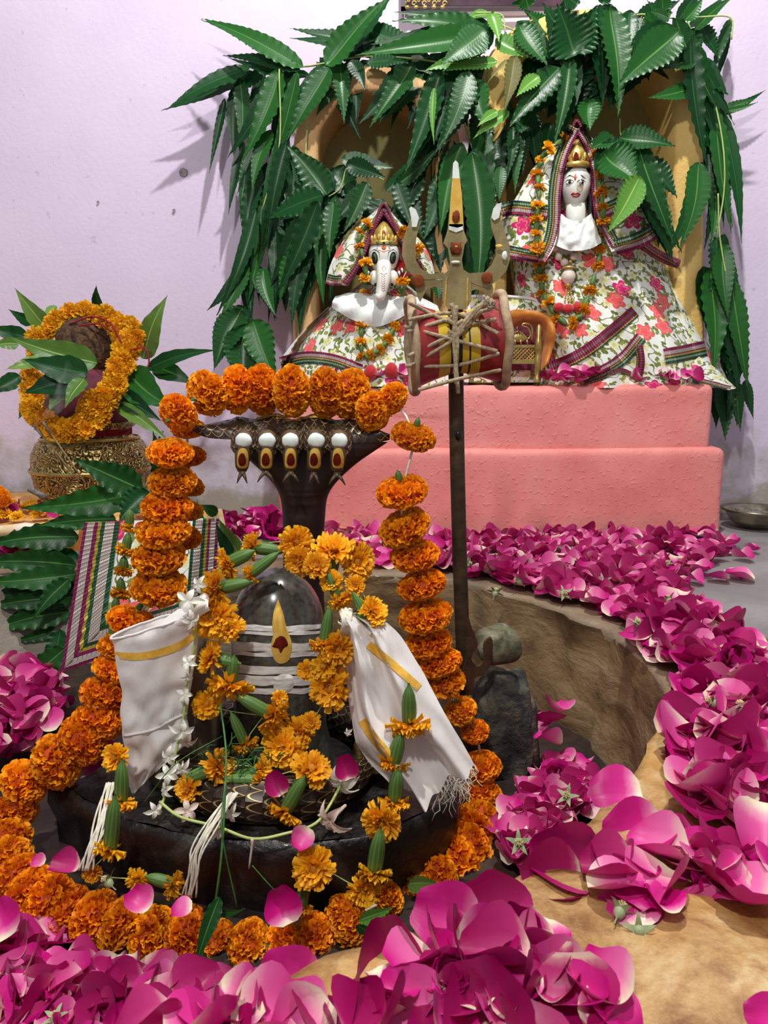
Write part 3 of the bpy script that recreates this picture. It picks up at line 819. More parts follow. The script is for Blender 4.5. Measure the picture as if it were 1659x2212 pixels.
spray('leaf spray hanging over the right flank of the yellow arch down the lavender wall', (1470, 60), [
    (1195, 90, 1420, 580, 48, -0.04), (1270, 190, 1350, 850, 44, -0.05), (1400, 560, 1475, 1180, 42, -0.03), (1290, 290, 1110, 350, 44, -0.04), (1280, 440, 1050, 495, 36, -0.03), (1310, 820, 1210, 1260, 54, -0.05), (1390, 880, 1370, 1240, 36, 0.0), (1330, 500, 1440, 900, 50, 0.0, N_), (1250, 150, 1280, 420, 44, 0.0), (1350, 700, 1390, 1100, 44, 0.01, N_), (1440, 800, 1480, 1150, 24, 0.02),
    (1470, 95, 1360, 420, 22, 0.04), (1420, 570, 1600, 495, 22, 0.04), (1440, 560, 1610, 515, 12, 0.03), (1130, 70, 1120, -70, 34), (1240, 100, 1330, -10, 32), (1290, 150, 1480, -10, 24, 0.03), (1160, 90, 1060, 60, 30), (1330, 130, 1410, 300, 34, 0.02, N_)],
    c2, 1.965, twigs=[((1190, 100), (1340, 85), (1470, 90), (1475, 200)), ((1250, 100), (1400, 560), (1440, 900), (1400, 1200))])
spray('dark leaves drooping over the shoulder of the veiled goddess idol', (1350, 300), [
    (910, 690, 1190, 740, 54, -0.10), (830, 760, 1010, 930, 92, -0.12), (1000, 720, 1190, 1250, 56, -0.10), (1015, 890, 845, 1180, 56, -0.16, B_), (1030, 900, 1180, 1330, 52, -0.08, N_), (880, 690, 760, 750, 40, -0.08), (1050, 800, 1200, 1000, 54, -0.05, N_), (1100, 1000, 1160, 1300, 40, -0.06)],
    c2, 1.96, twigs=[((910, 600), (920, 700), (1010, 880)),])
spray('dark glossy leaves hanging past the right corner of the pink altar', (1560, 560), [
    (1330, 880, 1340, 1510, 58, -0.04), (1400, 740, 1430, 1180, 46, -0.06), (1450, 950, 1545, 1600, 46, -0.04), (1430, 1150, 1480, 1600, 48, 0.0, N_), (1390, 1100, 1440, 1500, 60, 0.0, N_), (1360, 700, 1300, 1050, 40, 0.0, N_), (1470, 1150, 1420, 1760, 44, 0.03, N_), (1400, 1500, 1410, 1880, 48, 0.03), (1480, 1540, 1500, 1830, 30, 0.03), (1440, 1500, 1480, 1800, 34, 0.05, N_), (1410, 350, 1280, 480, 14, 0.05)],
    c4, 1.95, twigs=[((1370, 450), (1380, 700), (1430, 1000)),])
# dark filling leaves behind each cluster
th = thing('leaf_spray', 'dark leaves lying flat behind the other sprays along both arch tops', 'leaf garland', W(1100, 150, 2.03), 'sprays of wavy-edged green leaves draped over the niches')
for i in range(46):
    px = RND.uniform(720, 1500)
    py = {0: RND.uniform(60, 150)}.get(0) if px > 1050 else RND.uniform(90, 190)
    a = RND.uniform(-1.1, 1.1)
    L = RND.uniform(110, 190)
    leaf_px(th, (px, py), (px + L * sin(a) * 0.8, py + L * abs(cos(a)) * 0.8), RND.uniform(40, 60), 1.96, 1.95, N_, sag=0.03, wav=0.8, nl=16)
sp = spray('two broad shiny leaves resting against the wall beside the marigold arch', (530, 690), [
    (520, 668, 462, 800, 66, 0.0), (545, 690, 600, 830, 66, -0.02), (530, 700, 530, 850, 84, -0.01), (525, 660, 500, 730, 50, 0.02, N_)], lambda x, y: (x, y), 1.72, 'sprays of wavy-edged green leaves draped over the niches')
# ------------------------------------------------------------------ flowers used again and again
def frill_pom(seed, flat, n=400):
    r = random.Random(seed)
    mb = MB()
    mb.ell((0, 0, 0), (0.8, 0.8, 0.8 * flat), 14, 8, mi=1)
    for i in range(n):
        z = 1 - 2 * (i + 0.5) / n
        a = i * 2.39996 + r.uniform(-0.25, 0.25)
        q = math.sqrt(max(0, 1 - z * z))
        d = Vector((q * cos(a), q * sin(a), z))
        nr = Vector((d.x, d.y, d.z / max(flat, 0.3))).normalized()
        base = Vector((d.x * 0.70, d.y * 0.70, d.z * 0.70 * flat))
        t1 = nr.cross(Vector((r.uniform(-1, 1), r.uniform(-1, 1), r.uniform(-1, 1)))).normalized()
        t2 = nr.cross(t1)
        wd, ln, ph = r.uniform(0.10, 0.16), r.uniform(0.22, 0.34), r.uniform(0, 6)
        cl = r.uniform(0.04, 0.13)
        def fn(u, v):
            x = 2 * u - 1
            wv = 0.045 * sin(x * 4.2 + ph) * v + cl * v * v
            return base + nr * (ln * v * (1 - 0.10 * x * x) * (0.75 + 0.25 * (1 - abs(d.z)))) + t1 * (wd * x * (0.45 + 0.75 * v)) + t2 * wv
        mb.grid(fn, 4, 2)
    return mb.mesh('marigold_bloom', [M['marigold'], M['marigold_core']])
POMS = [frill_pom(40 + i, f) for i, f in enumerate((0.44, 0.50, 0.56, 0.47))]
POMF = [frill_pom(50 + i, f) for i, f in enumerate((0.66, 0.72, 0.78))]
POMS_L = []
for p_ in POMS + POMF:
    q_ = p_.copy(); q_.materials[0] = M['marigold_light']; POMS_L.append(q_)
def open_flower(seed, m, n=13, n2=9):
    r = random.Random(seed)
    mb = MB()
    for ring, (cnt, ln, elev) in enumerate(((n + 3, 1.0, 0.1), (n + 3, 0.94, 0.38), (n + 1, 0.84, 0.66), (n2 + 1, 0.68, 0.95), (6, 0.5, 1.25))):
        for i in range(cnt):
            a = 2 * PI * i / cnt + r.uniform(-0.2, 0.2)
            e = elev + r.uniform(-0.3, 0.25)
            o = Vector((cos(a), sin(a), 0)); up = Vector((0, 0, 1)); sd = Vector((-sin(a), cos(a), 0))
            L, wd, ph = ln * r.uniform(0.85, 1.1), r.uniform(0.14, 0.22), r.uniform(0, 6)
            cv = r.uniform(-0.25, 0.35)
            def fn(u, v):
                x = 2 * u - 1
                w = wd * (0.35 + 0.9 * v) * (1.0 if v < 0.9 else 0.85)
                notch = -0.10 * (1 - abs(x)) * (v > 0.9) - 0.12 * x * x * v
                ee = e - cv * v
                return o * (L * (v + notch) * cos(ee) + 0.06) + up * (L * (v + notch) * sin(ee) + 0.13 * sin(x * 4.2 + ph) * v) + sd * (x * w * 0.9)
            mb.grid(fn, 4, 3)
    mb.ell((0, 0, 0.12), (0.24, 0.24, 0.2), 10, 6, mi=1, lump=0.4, ls=8)
    return mb.mesh('small_marigold', [m, M['stamen']])
OPENS = [open_flower(60 + i, M['small_marigold']) for i in range(4)]
OPENS_Y = [open_flower(70 + i, M['yellow_marigold'], 8, 3) for i in range(2)]
mb = MB()
mb.lathe([(0.02, 0.05), (0.24, 0.0), (0.29, -0.2), (0.31, -0.6), (0.30, -1.1), (0.25, -1.5), (0.16, -1.8), (0.07, -1.95), (0.05, -2.1)], 16, lump=lambda a, v: 1 + 0.05 * cos(8 * a))
CALYX = mb.mesh('calyx', M['calyx'])
def rose_petal(seed, ln=1.0, wd=0.85, cup=0.45, curl=0.25, mt='petal', bend=0.3):
    r = random.Random(seed)
    mb = MB()
    ph = r.uniform(0, 6)
    def fn(u, v):
        x = 2 * u - 1
        w = wd * 0.5 * (0.22 + 0.98 * sin(PI * min(0.985, v ** 0.85 * 0.86 + 0.06)) ** 0.8) if v < 0.999 else wd * 0.30
        tip = 0.10 * (1 - x * x) * v * v - 0.04 * cos(x * PI) * v ** 4
        z = cup * (x * w) ** 2 * 2.6 + bend * (v - 0.45) ** 2 - curl * max(0, v - 0.72) ** 2 * 4 + 0.03 * sin(x * 5 + ph) * v - curl * 0.25 * max(0, abs(x) - 0.75) * v
        return Vector((x * w, ln * (v * 0.92 + tip) - 0.5 * ln, z))
    mb.grid(fn, 6, 7)
    return mb.mesh('rose_petal', M[mt])
PETALS = [rose_petal(i, RND.uniform(0.95, 1.1), RND.uniform(0.75, 1.0), c, q, 'petal_deep' if i % 3 == 1 else 'petal', b) for i, (c, q, b) in enumerate(((0.5, 0.2, 0.3), (0.9, 0.1, 0.5), (0.2, 0.4, 0.2), (0.7, -0.3, 0.6), (1.2, 0.1, 0.4), (0.35, 0.6, 0.5), (0.6, -0.1, 0.1), (0.15, 0.2, 0.9), (1.0, 0.4, 0.2)))]
mb = MB()
for i in range(5):
    a = 2 * PI * i / 5
    o, sd = Vector((cos(a), sin(a), 0)), Vector((-sin(a), cos(a), 0))
    L = 0.9 + 0.2 * (i % 2)
    mb.grid(lambda u, v: o * (L * v * (1 - 0.15 * v)) + sd * ((2 * u - 1) * 0.22 * sin(PI * min(0.97, 0.12 + v * 0.85))) + Vector((0, 0, 0.25 * sin(v * 2.4) - 0.45 * v * v + 0.1 * (2 * u - 1) ** 2)), 3, 5)
TUBEROSE_N = len(mb.f)
mb.lathe([(0.02, 0.05), (0.12, 0.04), (0.10, -0.3), (0.07, -0.9), (0.02, -0.95)], 8)
TUBEROSE = [mb.mesh('white_blossom', M['tuberose']), mb.mesh('white_blossom', M['tuberose_old'])]
mb = MB()
for i in range(5):
    a = 2 * PI * i / 5
    o, sd = Vector((cos(a), sin(a), 0)), Vector((-sin(a), cos(a), 0))
    mb.grid(lambda u, v: o * (0.25 + 0.75 * v) + sd * ((2 * u - 1) * 0.2 * (1 - v) ** 0.7) + Vector((0, 0, 0.1 * sin(v * 3) + 0.3 * v * (i % 2))), 2, 4)
mb.lathe([(0.02, 0.12), (0.30, 0.08), (0.34, -0.15), (0.24, -0.42), (0.05, -0.5), (0.04, -0.9)], 10)
mb2_ = MB()
for i in range(26):
    a, e = i * 2.4, 0.6 + 0.35 * (i % 3)
    mb2_.tube([(0, 0, 0.1), (0.2 * cos(a), 0.2 * sin(a), 0.3), (0.36 * cos(a) * cos(e), 0.36 * sin(a) * cos(e), 0.1 + 0.45 * sin(e))], [0.02, 0.016, 0.03], 4)
SEPALS, ROSEHEART = mb.mesh('rose_calyx', M['sepal']), mb2_.mesh('rose_stamens', M['rose_heart'])

def rot_rand(r, tilt):
    return Matrix.Rotation(r.uniform(0, 2 * PI), 4, 'Z') @ Matrix.Rotation(r.uniform(-tilt, tilt), 4, 'X') @ Matrix.Rotation(r.uniform(-tilt, tilt), 4, 'Y')

def on(bvh, px, py, Y, off=0.003):     # the first surface on a sight line, lifted a little towards the viewer
    d = ray(px, py).normalized()
    h = bvh.ray_cast(CAM, d) if bvh else (None,)
    p = h[0] if h[0] is not None else W(px, py, Y)
    return p - d * off
def ribbon(parent, bvh, path, wpx, m, Y, n=40, off=0.004, name='ribbon_border', nu=4):
    q = cr([Vector((a, b, 0)) for a, b in path], n)
    cols = []
    for i, p in enumerate(q):
        t = (q[min(i + 1, n - 1)] - q[max(i - 1, 0)]).normalized()
        s = Vector((-t.y, t.x, 0)) * wpx
        cols.append([on(bvh, p.x + s.x * (j / nu - 0.5), p.y + s.y * (j / nu - 0.5), Y, off) for j in range(nu + 1)])
    ys = sorted(c.y for col in cols for c in col)
    med = ys[len(ys) // 2]
    mb = MB()
    L = [0.0]
    for i in range(1, n): L.append(L[-1] + (cols[i][2] - cols[i - 1][2]).length)
    mb.grid(lambda u, v: cols[int(round(v * (n - 1)))][int(round(u * nu))], nu, n - 1, uvf=lambda u, v: (u, L[int(round(v * (n - 1)))]))
    return put(name, mb, M[m], parent)
def small_garland(name, label, pts, bvh, Y, size, group=None, off=0.008, conv=None, cal=True, droop=None):
    pts = [conv(*p) if conv else p for p in pts]
    P3 = [on(bvh, p[0], p[1], Y, off) for p in pts]
    th = thing(name, label, 'garland', P3[len(P3) // 2], group)
    r = random.Random(len(pts) * 7 + int(pts[0][0]))
    mb = MB(); mb.tube(cr(P3, len(P3) * 4), 0.0012, 5); put('thread', mb, M['thread'], th)
    for i, p in enumerate(P3):
        a, b = P3[max(i - 1, 0)], P3[min(i + 1, len(P3) - 1)]
        t = (b - a).normalized()
        k = size * 0.5 * K(pts[i][1], p.y) * r.uniform(0.85, 1.2)
        ax = (-t + Vector((r.uniform(-0.4, 0.4), -0.55, r.uniform(-0.2, 0.5)))).normalized()
        inst('marigold', r.choice(OPENS), th, frame(p, ax, k, r.uniform(0, 6)))
        if cal and i < len(P3) - 1:
            m = p.lerp(P3[i + 1], 0.38) + Vector((0, -0.003, 0))
            inst('calyx', CALYX, th, frame(m + t * k * -0.6, -t, (k * 1.15, k * 1.15, k * 0.75), r.uniform(0, 6)))
    return th
def beads(parent, pts, r, m, name='bead'):
    for p in pts:
        mb = MB(); mb.ell(p, (r, r, r), 12, 8)
        put(name, mb, M[m], parent)

# ------------------------------------------------------------------ the veiled goddess idol
def robe(rows, Yc, depth, folds, seed, n=64, nv=30, back=0.05):
    # rows: (py, left px, right px) from the hem up; the front bulges towards the viewer
    ys = cr([Vector((r[1], r[2], r[0])) for r in rows], nv + 1)
    mb = MB()
    cum = 0
    def fn(u, v):
        l, r, py = ys[int(round(v * nv))]
        s = 2 * u - 1
        th = s * PI * 0.5
        dep = depth[0] + (depth[1] - depth[0]) * v
        f = folds * (1 - 0.7 * v) * (sin(s * 11 + 2.2 * v + seed) + 0.6 * sin(s * 23 - 3 * v + seed * 2) + 1.6 * noise.noise(Vector((s * 2.2 + v * 2, v * 3.0, seed))))
        px = (l + r) / 2 + (r - l) / 2 * sin(th)
        return W(px, py, Yc - dep * cos(th) + f * (0.25 + abs(cos(th))) + 0.02 * v)
    wid = (W(ys[0].y, 800, Yc) - W(ys[0].x, 800, Yc)).length * 1.4
    hgt = (W(0, ys[-1].z, Yc) - W(0, ys[0].z, Yc)).length * 1.1
    mb.grid(fn, n, nv, uvf=lambda u, v: ((u - 0.5) * wid * (1 - 0.25 * v), v * hgt))
    return mb
GB = W(1335, 822, 1.93)
god = thing('goddess_idol', 'tall white-faced goddess idol with gilt crown, pink-and-green floral robe and veil', 'idol', GB)
rb = robe([(838, 1150, 1578), (800, 1155, 1562), (740, 1140, 1528), (690, 1125, 1500), (640, 1112, 1474), (590, 1104, 1448), (540, 1104, 1420), (490, 1120, 1396), (445, 1165, 1340)], 1.99, (0.175, 0.11), 0.013, 1.0)
rbv = rb.bvh()
put('robe', rb, M['floral'], god)
ribbon(god, rbv, [(1185, 795), (1230, 778), (1275, 752), (1330, 708), (1372, 672)], 26, 'border_maroon', 1.84)
ribbon(god, rbv, [(1270, 815), (1315, 795), (1350, 770), (1385, 728)], 26, 'border_far', 1.84)
ribbon(god, rbv, [(1435, 770), (1480, 762), (1525, 752)], 34, 'border_far', 1.88)
ribbon(god, rbv, [(1380, 745), (1384, 780), (1378, 815)], 18, 'border_maroon', 1.84)
ribbon(god, rbv, [(1262, 826), (1290, 818), (1340, 800), (1378, 818)], 10, 'border_maroon', 1.83)
# trailing corner of the robe on the altar top
mb = MB(); a_ = pp([(1510, 770), (1545, 795), (1590, 838)], 1.9, 12); b_ = pp([(1450, 815), (1500, 826), (1575, 842)], 1.85, 12)
loft(mb, between(a_, b_, 6, 0.008)); put('robe_corner', mb, M['floral'], god)
ribbon(god, mb.bvh(), [(1462, 812), (1510, 822), (1578, 840)], 12, 'border_far', 1.86, 16)
# head
Yh = 1.872
k = K(400, Yh)
hc = W(1243, 398, Yh)
hd = MB()
def face_fn(u, v):
    a, b = u * 2 * PI + PI / 2, (v - 0.5) * PI
    d = Vector((cos(a) * cos(b), sin(a) * cos(b), sin(b)))
    x, y, z = d.x * 33 * k, d.y * 33 * k, d.z * 56 * k
    if z < 0: x *= 1 - 0.26 * (-z / (56 * k)) ** 1.5
    fx, fz = x / k, z / k
    if d.y < 0:
        nose = math.exp(-(fx / 4.5) ** 2) * math.exp(-((fz + 2) / 10.0) ** 2) * (1.0 if fz > -8 else 0.75)
        brow = math.exp(-((fz - 12) / 6) ** 2) * math.exp(-(fx / 22) ** 2) * 0.25
        soc = -0.28 * (math.exp(-((fx - 11) / 7) ** 2) + math.exp(-((fx + 11) / 7) ** 2)) * math.exp(-((fz - 4) / 5) ** 2)
        chin = 0.35 * math.exp(-(fx / 9) ** 2) * math.exp(-((fz + 40) / 8) ** 2)
        lip = 0.25 * math.exp(-(fx / 9) ** 2) * math.exp(-((fz + 22) / 4.5) ** 2)
        ck = 0.25 * (math.exp(-((fx - 15) / 9) ** 2) + math.exp(-((fx + 15) / 9) ** 2)) * math.exp(-((fz + 14) / 10) ** 2)
        y -= (nose * 8 + brow * 6 + soc * 6 + chin * 6 + lip * 6 + ck * 6) * k
    return hc + Vector((x, y, z))
hd.grid(face_fn, 48, 40, True)
hd.tube([W(1243, 440, Yh), W(1244, 470, Yh + 0.004), W(1245, 500, Yh + 0.01)], [0.024, 0.023, 0.034], 16)
put('head', hd, M['marble'], god)
hv = hd.bvh()
def dab(parent, name, bv, pts, r, m, Y, flat=0.4, off=0.0006):
    mb = MB(); mb.tube([on(bv, a, b, Y, off) for a, b in pts], r, 8, flat=flat); return put(name, mb, M[m], parent)
def spot(parent, name, bv, c, rx, rz, m, Y, th=0.0015, off=0.0004, nu=14):
    mb = MB(); kk = K(c[1], Y)
    d = ray(c[0], c[1]).normalized()
    h = bv.ray_cast(CAM, d) if bv else (None, None)
    n = h[1] if h[0] is not None else Vector((0, -1, 0))
    if n.dot(d) > 0: n = -n
    y = -n; z = (Vector((0, 0, 1)) - y * y.z).normalized(); x = y.cross(z)
    p = (h[0] if h[0] is not None else W(c[0], c[1], Y)) + n * off
    mb.ell(p, (rx * kk, th, rz * kk), nu, 8, Matrix((x, y, z)).transposed()); return put(name, mb, M[m], parent)
for sx in (-1, 1):
    ex = 1243 + sx * 12.5
    spot(god, 'eye', hv, (ex, 394), 8.2, 4.0, 'marble', Yh - 0.03, 0.002, 0.0008)
    spot(god, 'pupil', hv, (ex + 1, 394), 3.6, 3.6, 'black_paint', Yh - 0.03, 0.002, 0.0022)
    dab(god, 'eyelid', hv, [(ex - 9.5, 394), (ex - 5, 389.5), (ex + 1, 388.5), (ex + 6, 390), (ex + 10, 393)], [0.0004, 0.0011, 0.0013, 0.0011, 0.0004], 'black_paint', Yh - 0.03, 0.5, 0.0024)
    dab(god, 'eyebrow', hv, [(ex - 10 * 1, 383 + (3 if sx < 0 else 0)), (ex, 379), (ex + 10, 383 + (0 if sx < 0 else 3))], [0.0005, 0.0014, 0.0005], 'black_paint', Yh - 0.03)
    spot(god, 'ear', None, (1243 + sx * 33, 400), 4, 10, 'marble', Yh - 0.005, 0.005)
mb = MB()
mb.tube([on(hv, a, b, Yh - .03, 0.001) for a, b in ((1233, 420), (1238, 417.5), (1243, 418.5), (1248, 417.5), (1254, 420))], [0.0006, 0.002, 0.0017, 0.002, 0.0006], 8)
mb.tube([on(hv, a, b, Yh - .03, 0.001) for a, b in ((1234, 420.5), (1239, 423.5), (1244, 424.5), (1249, 423.5), (1253, 420.5))], [0.0006, 0.002, 0.0025, 0.002, 0.0006], 8)
put('lips', mb, M['red_paint'], god)
dab(god, 'tilak', hv, [(1243, 376), (1243, 384), (1243, 389)], [0.0012, 0.003, 0.0018], 'orange_paint', Yh - .03, 0.4)
mb = MB(); c_ = on(hv, 1252, 406, Yh - .03, 0.003)
mb.tube([c_ + Vector((cos(a) * 0.006, 0, sin(a) * 0.006)) for a in [q * 2 * PI / 16 for q in range(17)]], 0.0007, 6)
put('nose_ring', mb, M['gilt'], god)
mb = MB(); mb.tube(pp([(1268, 395), (1276, 430), (1276, 465), (1270, 490)], Yh, 10), [0.010, 0.011, 0.011, 0.010, 0.010, 0.009, 0.008, 0.008, 0.006, 0.003], 8)
mb.tube(pp([(1216, 385), (1211, 410), (1210, 440)], Yh, 8), 0.008, 8); mb.tube(pp([(1214, 372), (1228, 366), (1243, 364), (1258, 366), (1272, 372)], Yh - 0.022, 10), 0.0065, 8)
put('hair', mb, M['black_paint'], god)
# crown: a band and three stacked lobes
cb = W(1244, 368, Yh - 0.006)
mb = MB()
mb.lathe([(0.034, 0), (0.037, 0.004), (0.037, 0.010), (0.033, 0.013), (0.027, 0.016), (0.030, 0.024), (0.029, 0.034), (0.022, 0.046), (0.016, 0.052), (0.012, 0.062), (0.003, 0.068)], 24, Matrix.Translation(cb), lump=lambda a, v: 1 + 0.05 * cos(10 * a) * (0.3 < v < 0.85))
for a in range(7):
    q = -PI / 2 + (a - 3) * 0.42
    mb.ell(cb + Vector((cos(q) * 0.031, sin(q) * 0.031, 0.024)), (0.0045, 0.0035, 0.009), 8, 6)
put('crown', mb, M['gilt'], god)
spot(god, 'crown_jewel', None, (1244, 340), 5, 11, 'vermilion', Yh - 0.037, 0.003)
# white crumpled collar, floral below
mb = MB()
t_ = pp([(1212, 462), (1230, 474), (1246, 478), (1262, 472), (1278, 460)], Yh - 0.012, 25); b_ = pp([(1194, 528), (1220, 540), (1245, 544), (1275, 538), (1300, 524)], Yh - 0.022, 25)
loft(mb, [[p.lerp(q, i / 14) + Vector((0, -0.016 * sin(PI * (0.1 + 0.6 * i / 14)) * sin(PI * j / 24) + 0.008 * noise.noise(Vector((j * 0.3, i * 0.35 + j * 0.12, 2))), 0)) for j, (p, q) in enumerate(zip(t_, b_))] for i in range(15)])
put('bodice', mb, M['white_satin'], god)
# hood and veil
PK = (1246, 260)
def veil(parent, inner, outer, Yi, Yo, bulge, m, hem=None, n=28, k_=14, border='border_far', bw=26, name='veil'):
    A, B = [], []
    for i, c in enumerate(cr([Vector((a, b, 0)) for a, b in inner], n)): A.append(W(c.x, c.y, Yi[0] + (Yi[1] - Yi[0]) * i / (n - 1)))
    for i, c in enumerate(cr([Vector((a, b, 0)) for a, b in outer], n)): B.append(W(c.x, c.y, Yo[0] + (Yo[1] - Yo[0]) * i / (n - 1)))
    mb = MB()
    cv = between(A, B, k_, 0)
    for i in range(k_ + 1):
        for j in range(n):
            t = j / (n - 1)
            cv[i][j] = cv[i][j] + Vector((0, -bulge * sin(PI * i / k_ * 0.9) * min(1, t * 2) + 0.006 * sin(i * 1.1 + j * 0.25) * t, 0))
    loft(mb, cv)
    o = put(name, mb, M[m], parent)
    v = mb.bvh()
    return v
left_v = veil(god, [PK, (1226, 312), (1213, 360), (1207, 420), (1207, 480), (1198, 530), (1178, 566)], [PK, (1200, 318), (1150, 365), (1118, 420), (1086, 470), (1078, 520), (1070, 548)], (1.865, 1.83), (1.90, 1.93), 0.035, 'floral')
right_v = veil(god, [PK, (1266, 310), (1277, 360), (1280, 420), (1286, 470), (1304, 510), (1322, 544)], [PK, (1290, 312), (1345, 365), (1385, 410), (1410, 440), (1424, 470), (1428, 500)], (1.865, 1.83), (1.90, 1.93), 0.035, 'floral')
ribbon(god, left_v, [(1241, 275), (1221, 315), (1206, 362), (1198, 420), (1196, 480), (1186, 526), (1168, 560)], 27, 'border_far', 1.84, name='veil_border')
ribbon(god, right_v, [(1252, 275), (1274, 315), (1287, 362), (1291, 415), (1296, 460), (1314, 500), (1332, 530)][::-1], 22, 'border_far', 1.84, name='veil_border')
ribbon(god, left_v, [(1172, 556), (1140, 551), (1105, 544), (1076, 538)], 26, 'border_far', 1.86, name='veil_border')
ribbon(god, right_v, [(1422, 492), (1400, 508), (1370, 522), (1328, 534)], 34, 'border_far', 1.86, name='veil_border')
ribbon(god, left_v, [(1082, 455), (1110, 448), (1150, 452), (1184, 458)][::-1], 30, 'border_far', 1.86, name='veil_border')
ribbon(god, right_v, [(1400, 440), (1370, 430), (1340, 440), (1306, 455)], 30, 'border_far', 1.86, name='veil_border')
mb = MB()
a_ = pp([(1224, 400), (1225, 350), (1233, 305), PK, (1261, 305), (1270, 350), (1272, 400)], 1.868, 30)
b_ = pp([(1215, 420), (1215, 350), (1228, 300), (1246, 270), (1268, 300), (1279, 350), (1282, 420)], 1.90, 30)
loft(mb, between(a_, b_, 5, -0.01)); mb.prism([p + Vector((0, 0.004, 0)) for p in b_], (0, 0.004, 0)); put('hood_lining', mb, M['maroon'], god)
# piping along the hood opening
mb = MB(); mb.tube(pp([(1207, 470), (1208, 415), (1214, 362), (1227, 312), PK, (1266, 312), (1277, 362), (1280, 415), (1287, 470)], 1.856, 50), 0.0035, 8); put('hood_piping', mb, m_border('hood_piping_sequins', [(0, MAG), (0.5, S(130, 40, 60))], 300.0), god)
# folded veil end over the right arm
mb = MB(); a_ = pp([(1392, 505), (1410, 530), (1445, 550), (1470, 560)], 1.87, 12); b_ = pp([(1372, 530), (1400, 550), (1430, 568), (1462, 580)], 1.87, 12)
loft(mb, between(a_, b_, 5, 0.01)); put('veil_end', mb, M['maroon'], god); ribbon(god, mb.bvh(), [(1388, 522), (1420, 545), (1462, 567)], 14, 'border_maroon', 1.87, 16)
# jewellery
neck = thing('pearl_necklace', 'pearl and gold bead necklace with a ridged drop pendant on the goddess', 'necklace', W(1227, 600, 1.80))
put_ = [c4(*p) for p in ((650, 640), (640, 668), (626, 690), (613, 716), (600, 740), (580, 765), (560, 790), (536, 814), (515, 845), (480, 850), (460, 838), (445, 815), (430, 788), (424, 765))]
mb = MB(); mb.tube([on(rbv, a, b, 1.82, 0.006) for a, b in put_], 0.0014, 6); put('thread', mb, M['gilt'], neck)
for i, (a, b) in enumerate(put_):
    big = i % 2 == 1
    c = on(rbv, a, b, 1.82, 0.010)
    mb = MB(); r_ = (9.0 if big else 4.5) * K(b, 1.82); mb.ell(c, (r_, r_, r_), 12, 8); put('pearl' if big else 'gold_bead', mb, M['pearl' if big else 'gilt'], neck)
c_ = on(rbv, 1228, 597, 1.80, 0.018)
mb = MB(); mb.lathe([(0.003, 0.020), (0.010, 0.017)] + [(0.0165 - 0.006 * (q / 4 - 1) ** 2 + (0.0009 if q % 2 else 0), 0.014 - 0.0035 * q) for q in range(9)] + [(0.009, -0.0175), (0.002, -0.019)], 18, Matrix.Translation(c_)); put('pendant', mb, M['pearl'], neck)
mb = MB(); mb.lathe([(0.003, 0.026), (0.016, 0.021), (0.017, 0.018), (0.004, 0.017)], 14, Matrix.Translation(c_)); mb.lathe([(0.003, -0.017), (0.010, -0.019), (0.006, -0.024), (0.002, -0.026)], 14, Matrix.Translation(c_)); put('pendant_cap', mb, M['gilt'], neck, kind='stuff')
mb = MB()
for dx in (-8, 0, 8):
    for q in range(6): mb.ell(on(rbv, 1228 + dx * (0.5 + q * 0.1), 622 + q * 5.5, 1.80, 0.010), (0.0026, 0.0026, 0.0026), 8, 6)
put('bead_tassel', mb, M['gilt'], neck)
for i, (dx, dy) in enumerate(((-20, 0), (0, 3), (20, 0))):
    mb = MB(); mb.ell(on(rbv, 1227 + dx, 664 + dy, 1.80, 0.008), (0.014, 0.010, 0.011), 14, 10, lump=0.2, ls=5, seed=i); put('red_pompom', mb, M['red_velvet'], neck)
both = MB()
for q in (rb,): both.v += q.v; both.f += q.f
allv = rbv
class Many:
    def __init__(s, *b): s.b = b
    def ray_cast(s, o, d):
        best = (None, None, None, 1e9)
        for b in s.b:
            h = b.ray_cast(o, d)
            if h[0] is not None and h[3] < best[3]: best = h
        return best
gv = Many(rbv, left_v, right_v)
small_garland('marigold_garland', 'thin marigold garland looped over the goddess veil to her lap', [(480, 140), (390, 190), (345, 262), (320, 345), (335, 415), (325, 520), (318, 600), (315, 685), (325, 765), (335, 860), (345, 945), (350, 1030), (390, 1080), (425, 1180), (530, 1200), (590, 1120), (625, 1010), (675, 865), (685, 770), (690, 680), (705, 605), (700, 530), (690, 440), (690, 335), (695, 300), (660, 210)], gv, 1.84, 30, conv=c4)

# ------------------------------------------------------------------ the small elephant-headed idol
def c3(x, y): return (560 + x * .41, 420 + y * .41)
gan = thing('elephant_headed_idol', 'small elephant-headed idol with painted trunk, gilt crown and floral wrap', 'idol', W(810, 822, 1.93))
rg = robe([(835, 600, 1010), (800, 604, 1000), (765, 625, 985), (725, 650, 968), (690, 682, 950), (660, 716, 930), (636, 748, 905), (615, 775, 880)], 1.985, (0.17, 0.12), 0.006, 4.0)
rgv = rg.bvh()
put('robe', rg, M['floral_far'], gan)
ribbon(gan, rgv, [(606, 784), (660, 772), (720, 778), (780, 800)], 26, 'border_far', 1.86)
ribbon(gan, rgv, [(615, 770), (640, 738), (675, 700), (712, 666)], 8, 'white_satin', 1.9, name='satin_edge')
mb = MB(); a_ = pp([(724, 640), (760, 632), (800, 636), (845, 640), (900, 640), (945, 660)], 1.87, 26); b_ = pp([(716, 664), (760, 690), (810, 706), (855, 692), (905, 668), (950, 690)], 1.84, 26)
loft(mb, [[p.lerp(q, i / 8) + Vector((0, -0.018 * sin(PI * i / 8) + 0.004 * sin(j * 1.3 + i), 0)) for j, (p, q) in enumerate(zip(a_, b_))] for i in range(9)])
put('white_shawl', mb, M['white_satin'], gan)
Yg = 1.86
kg = K(560, Yg)
hc = W(829, 556, Yg)
hd = MB()
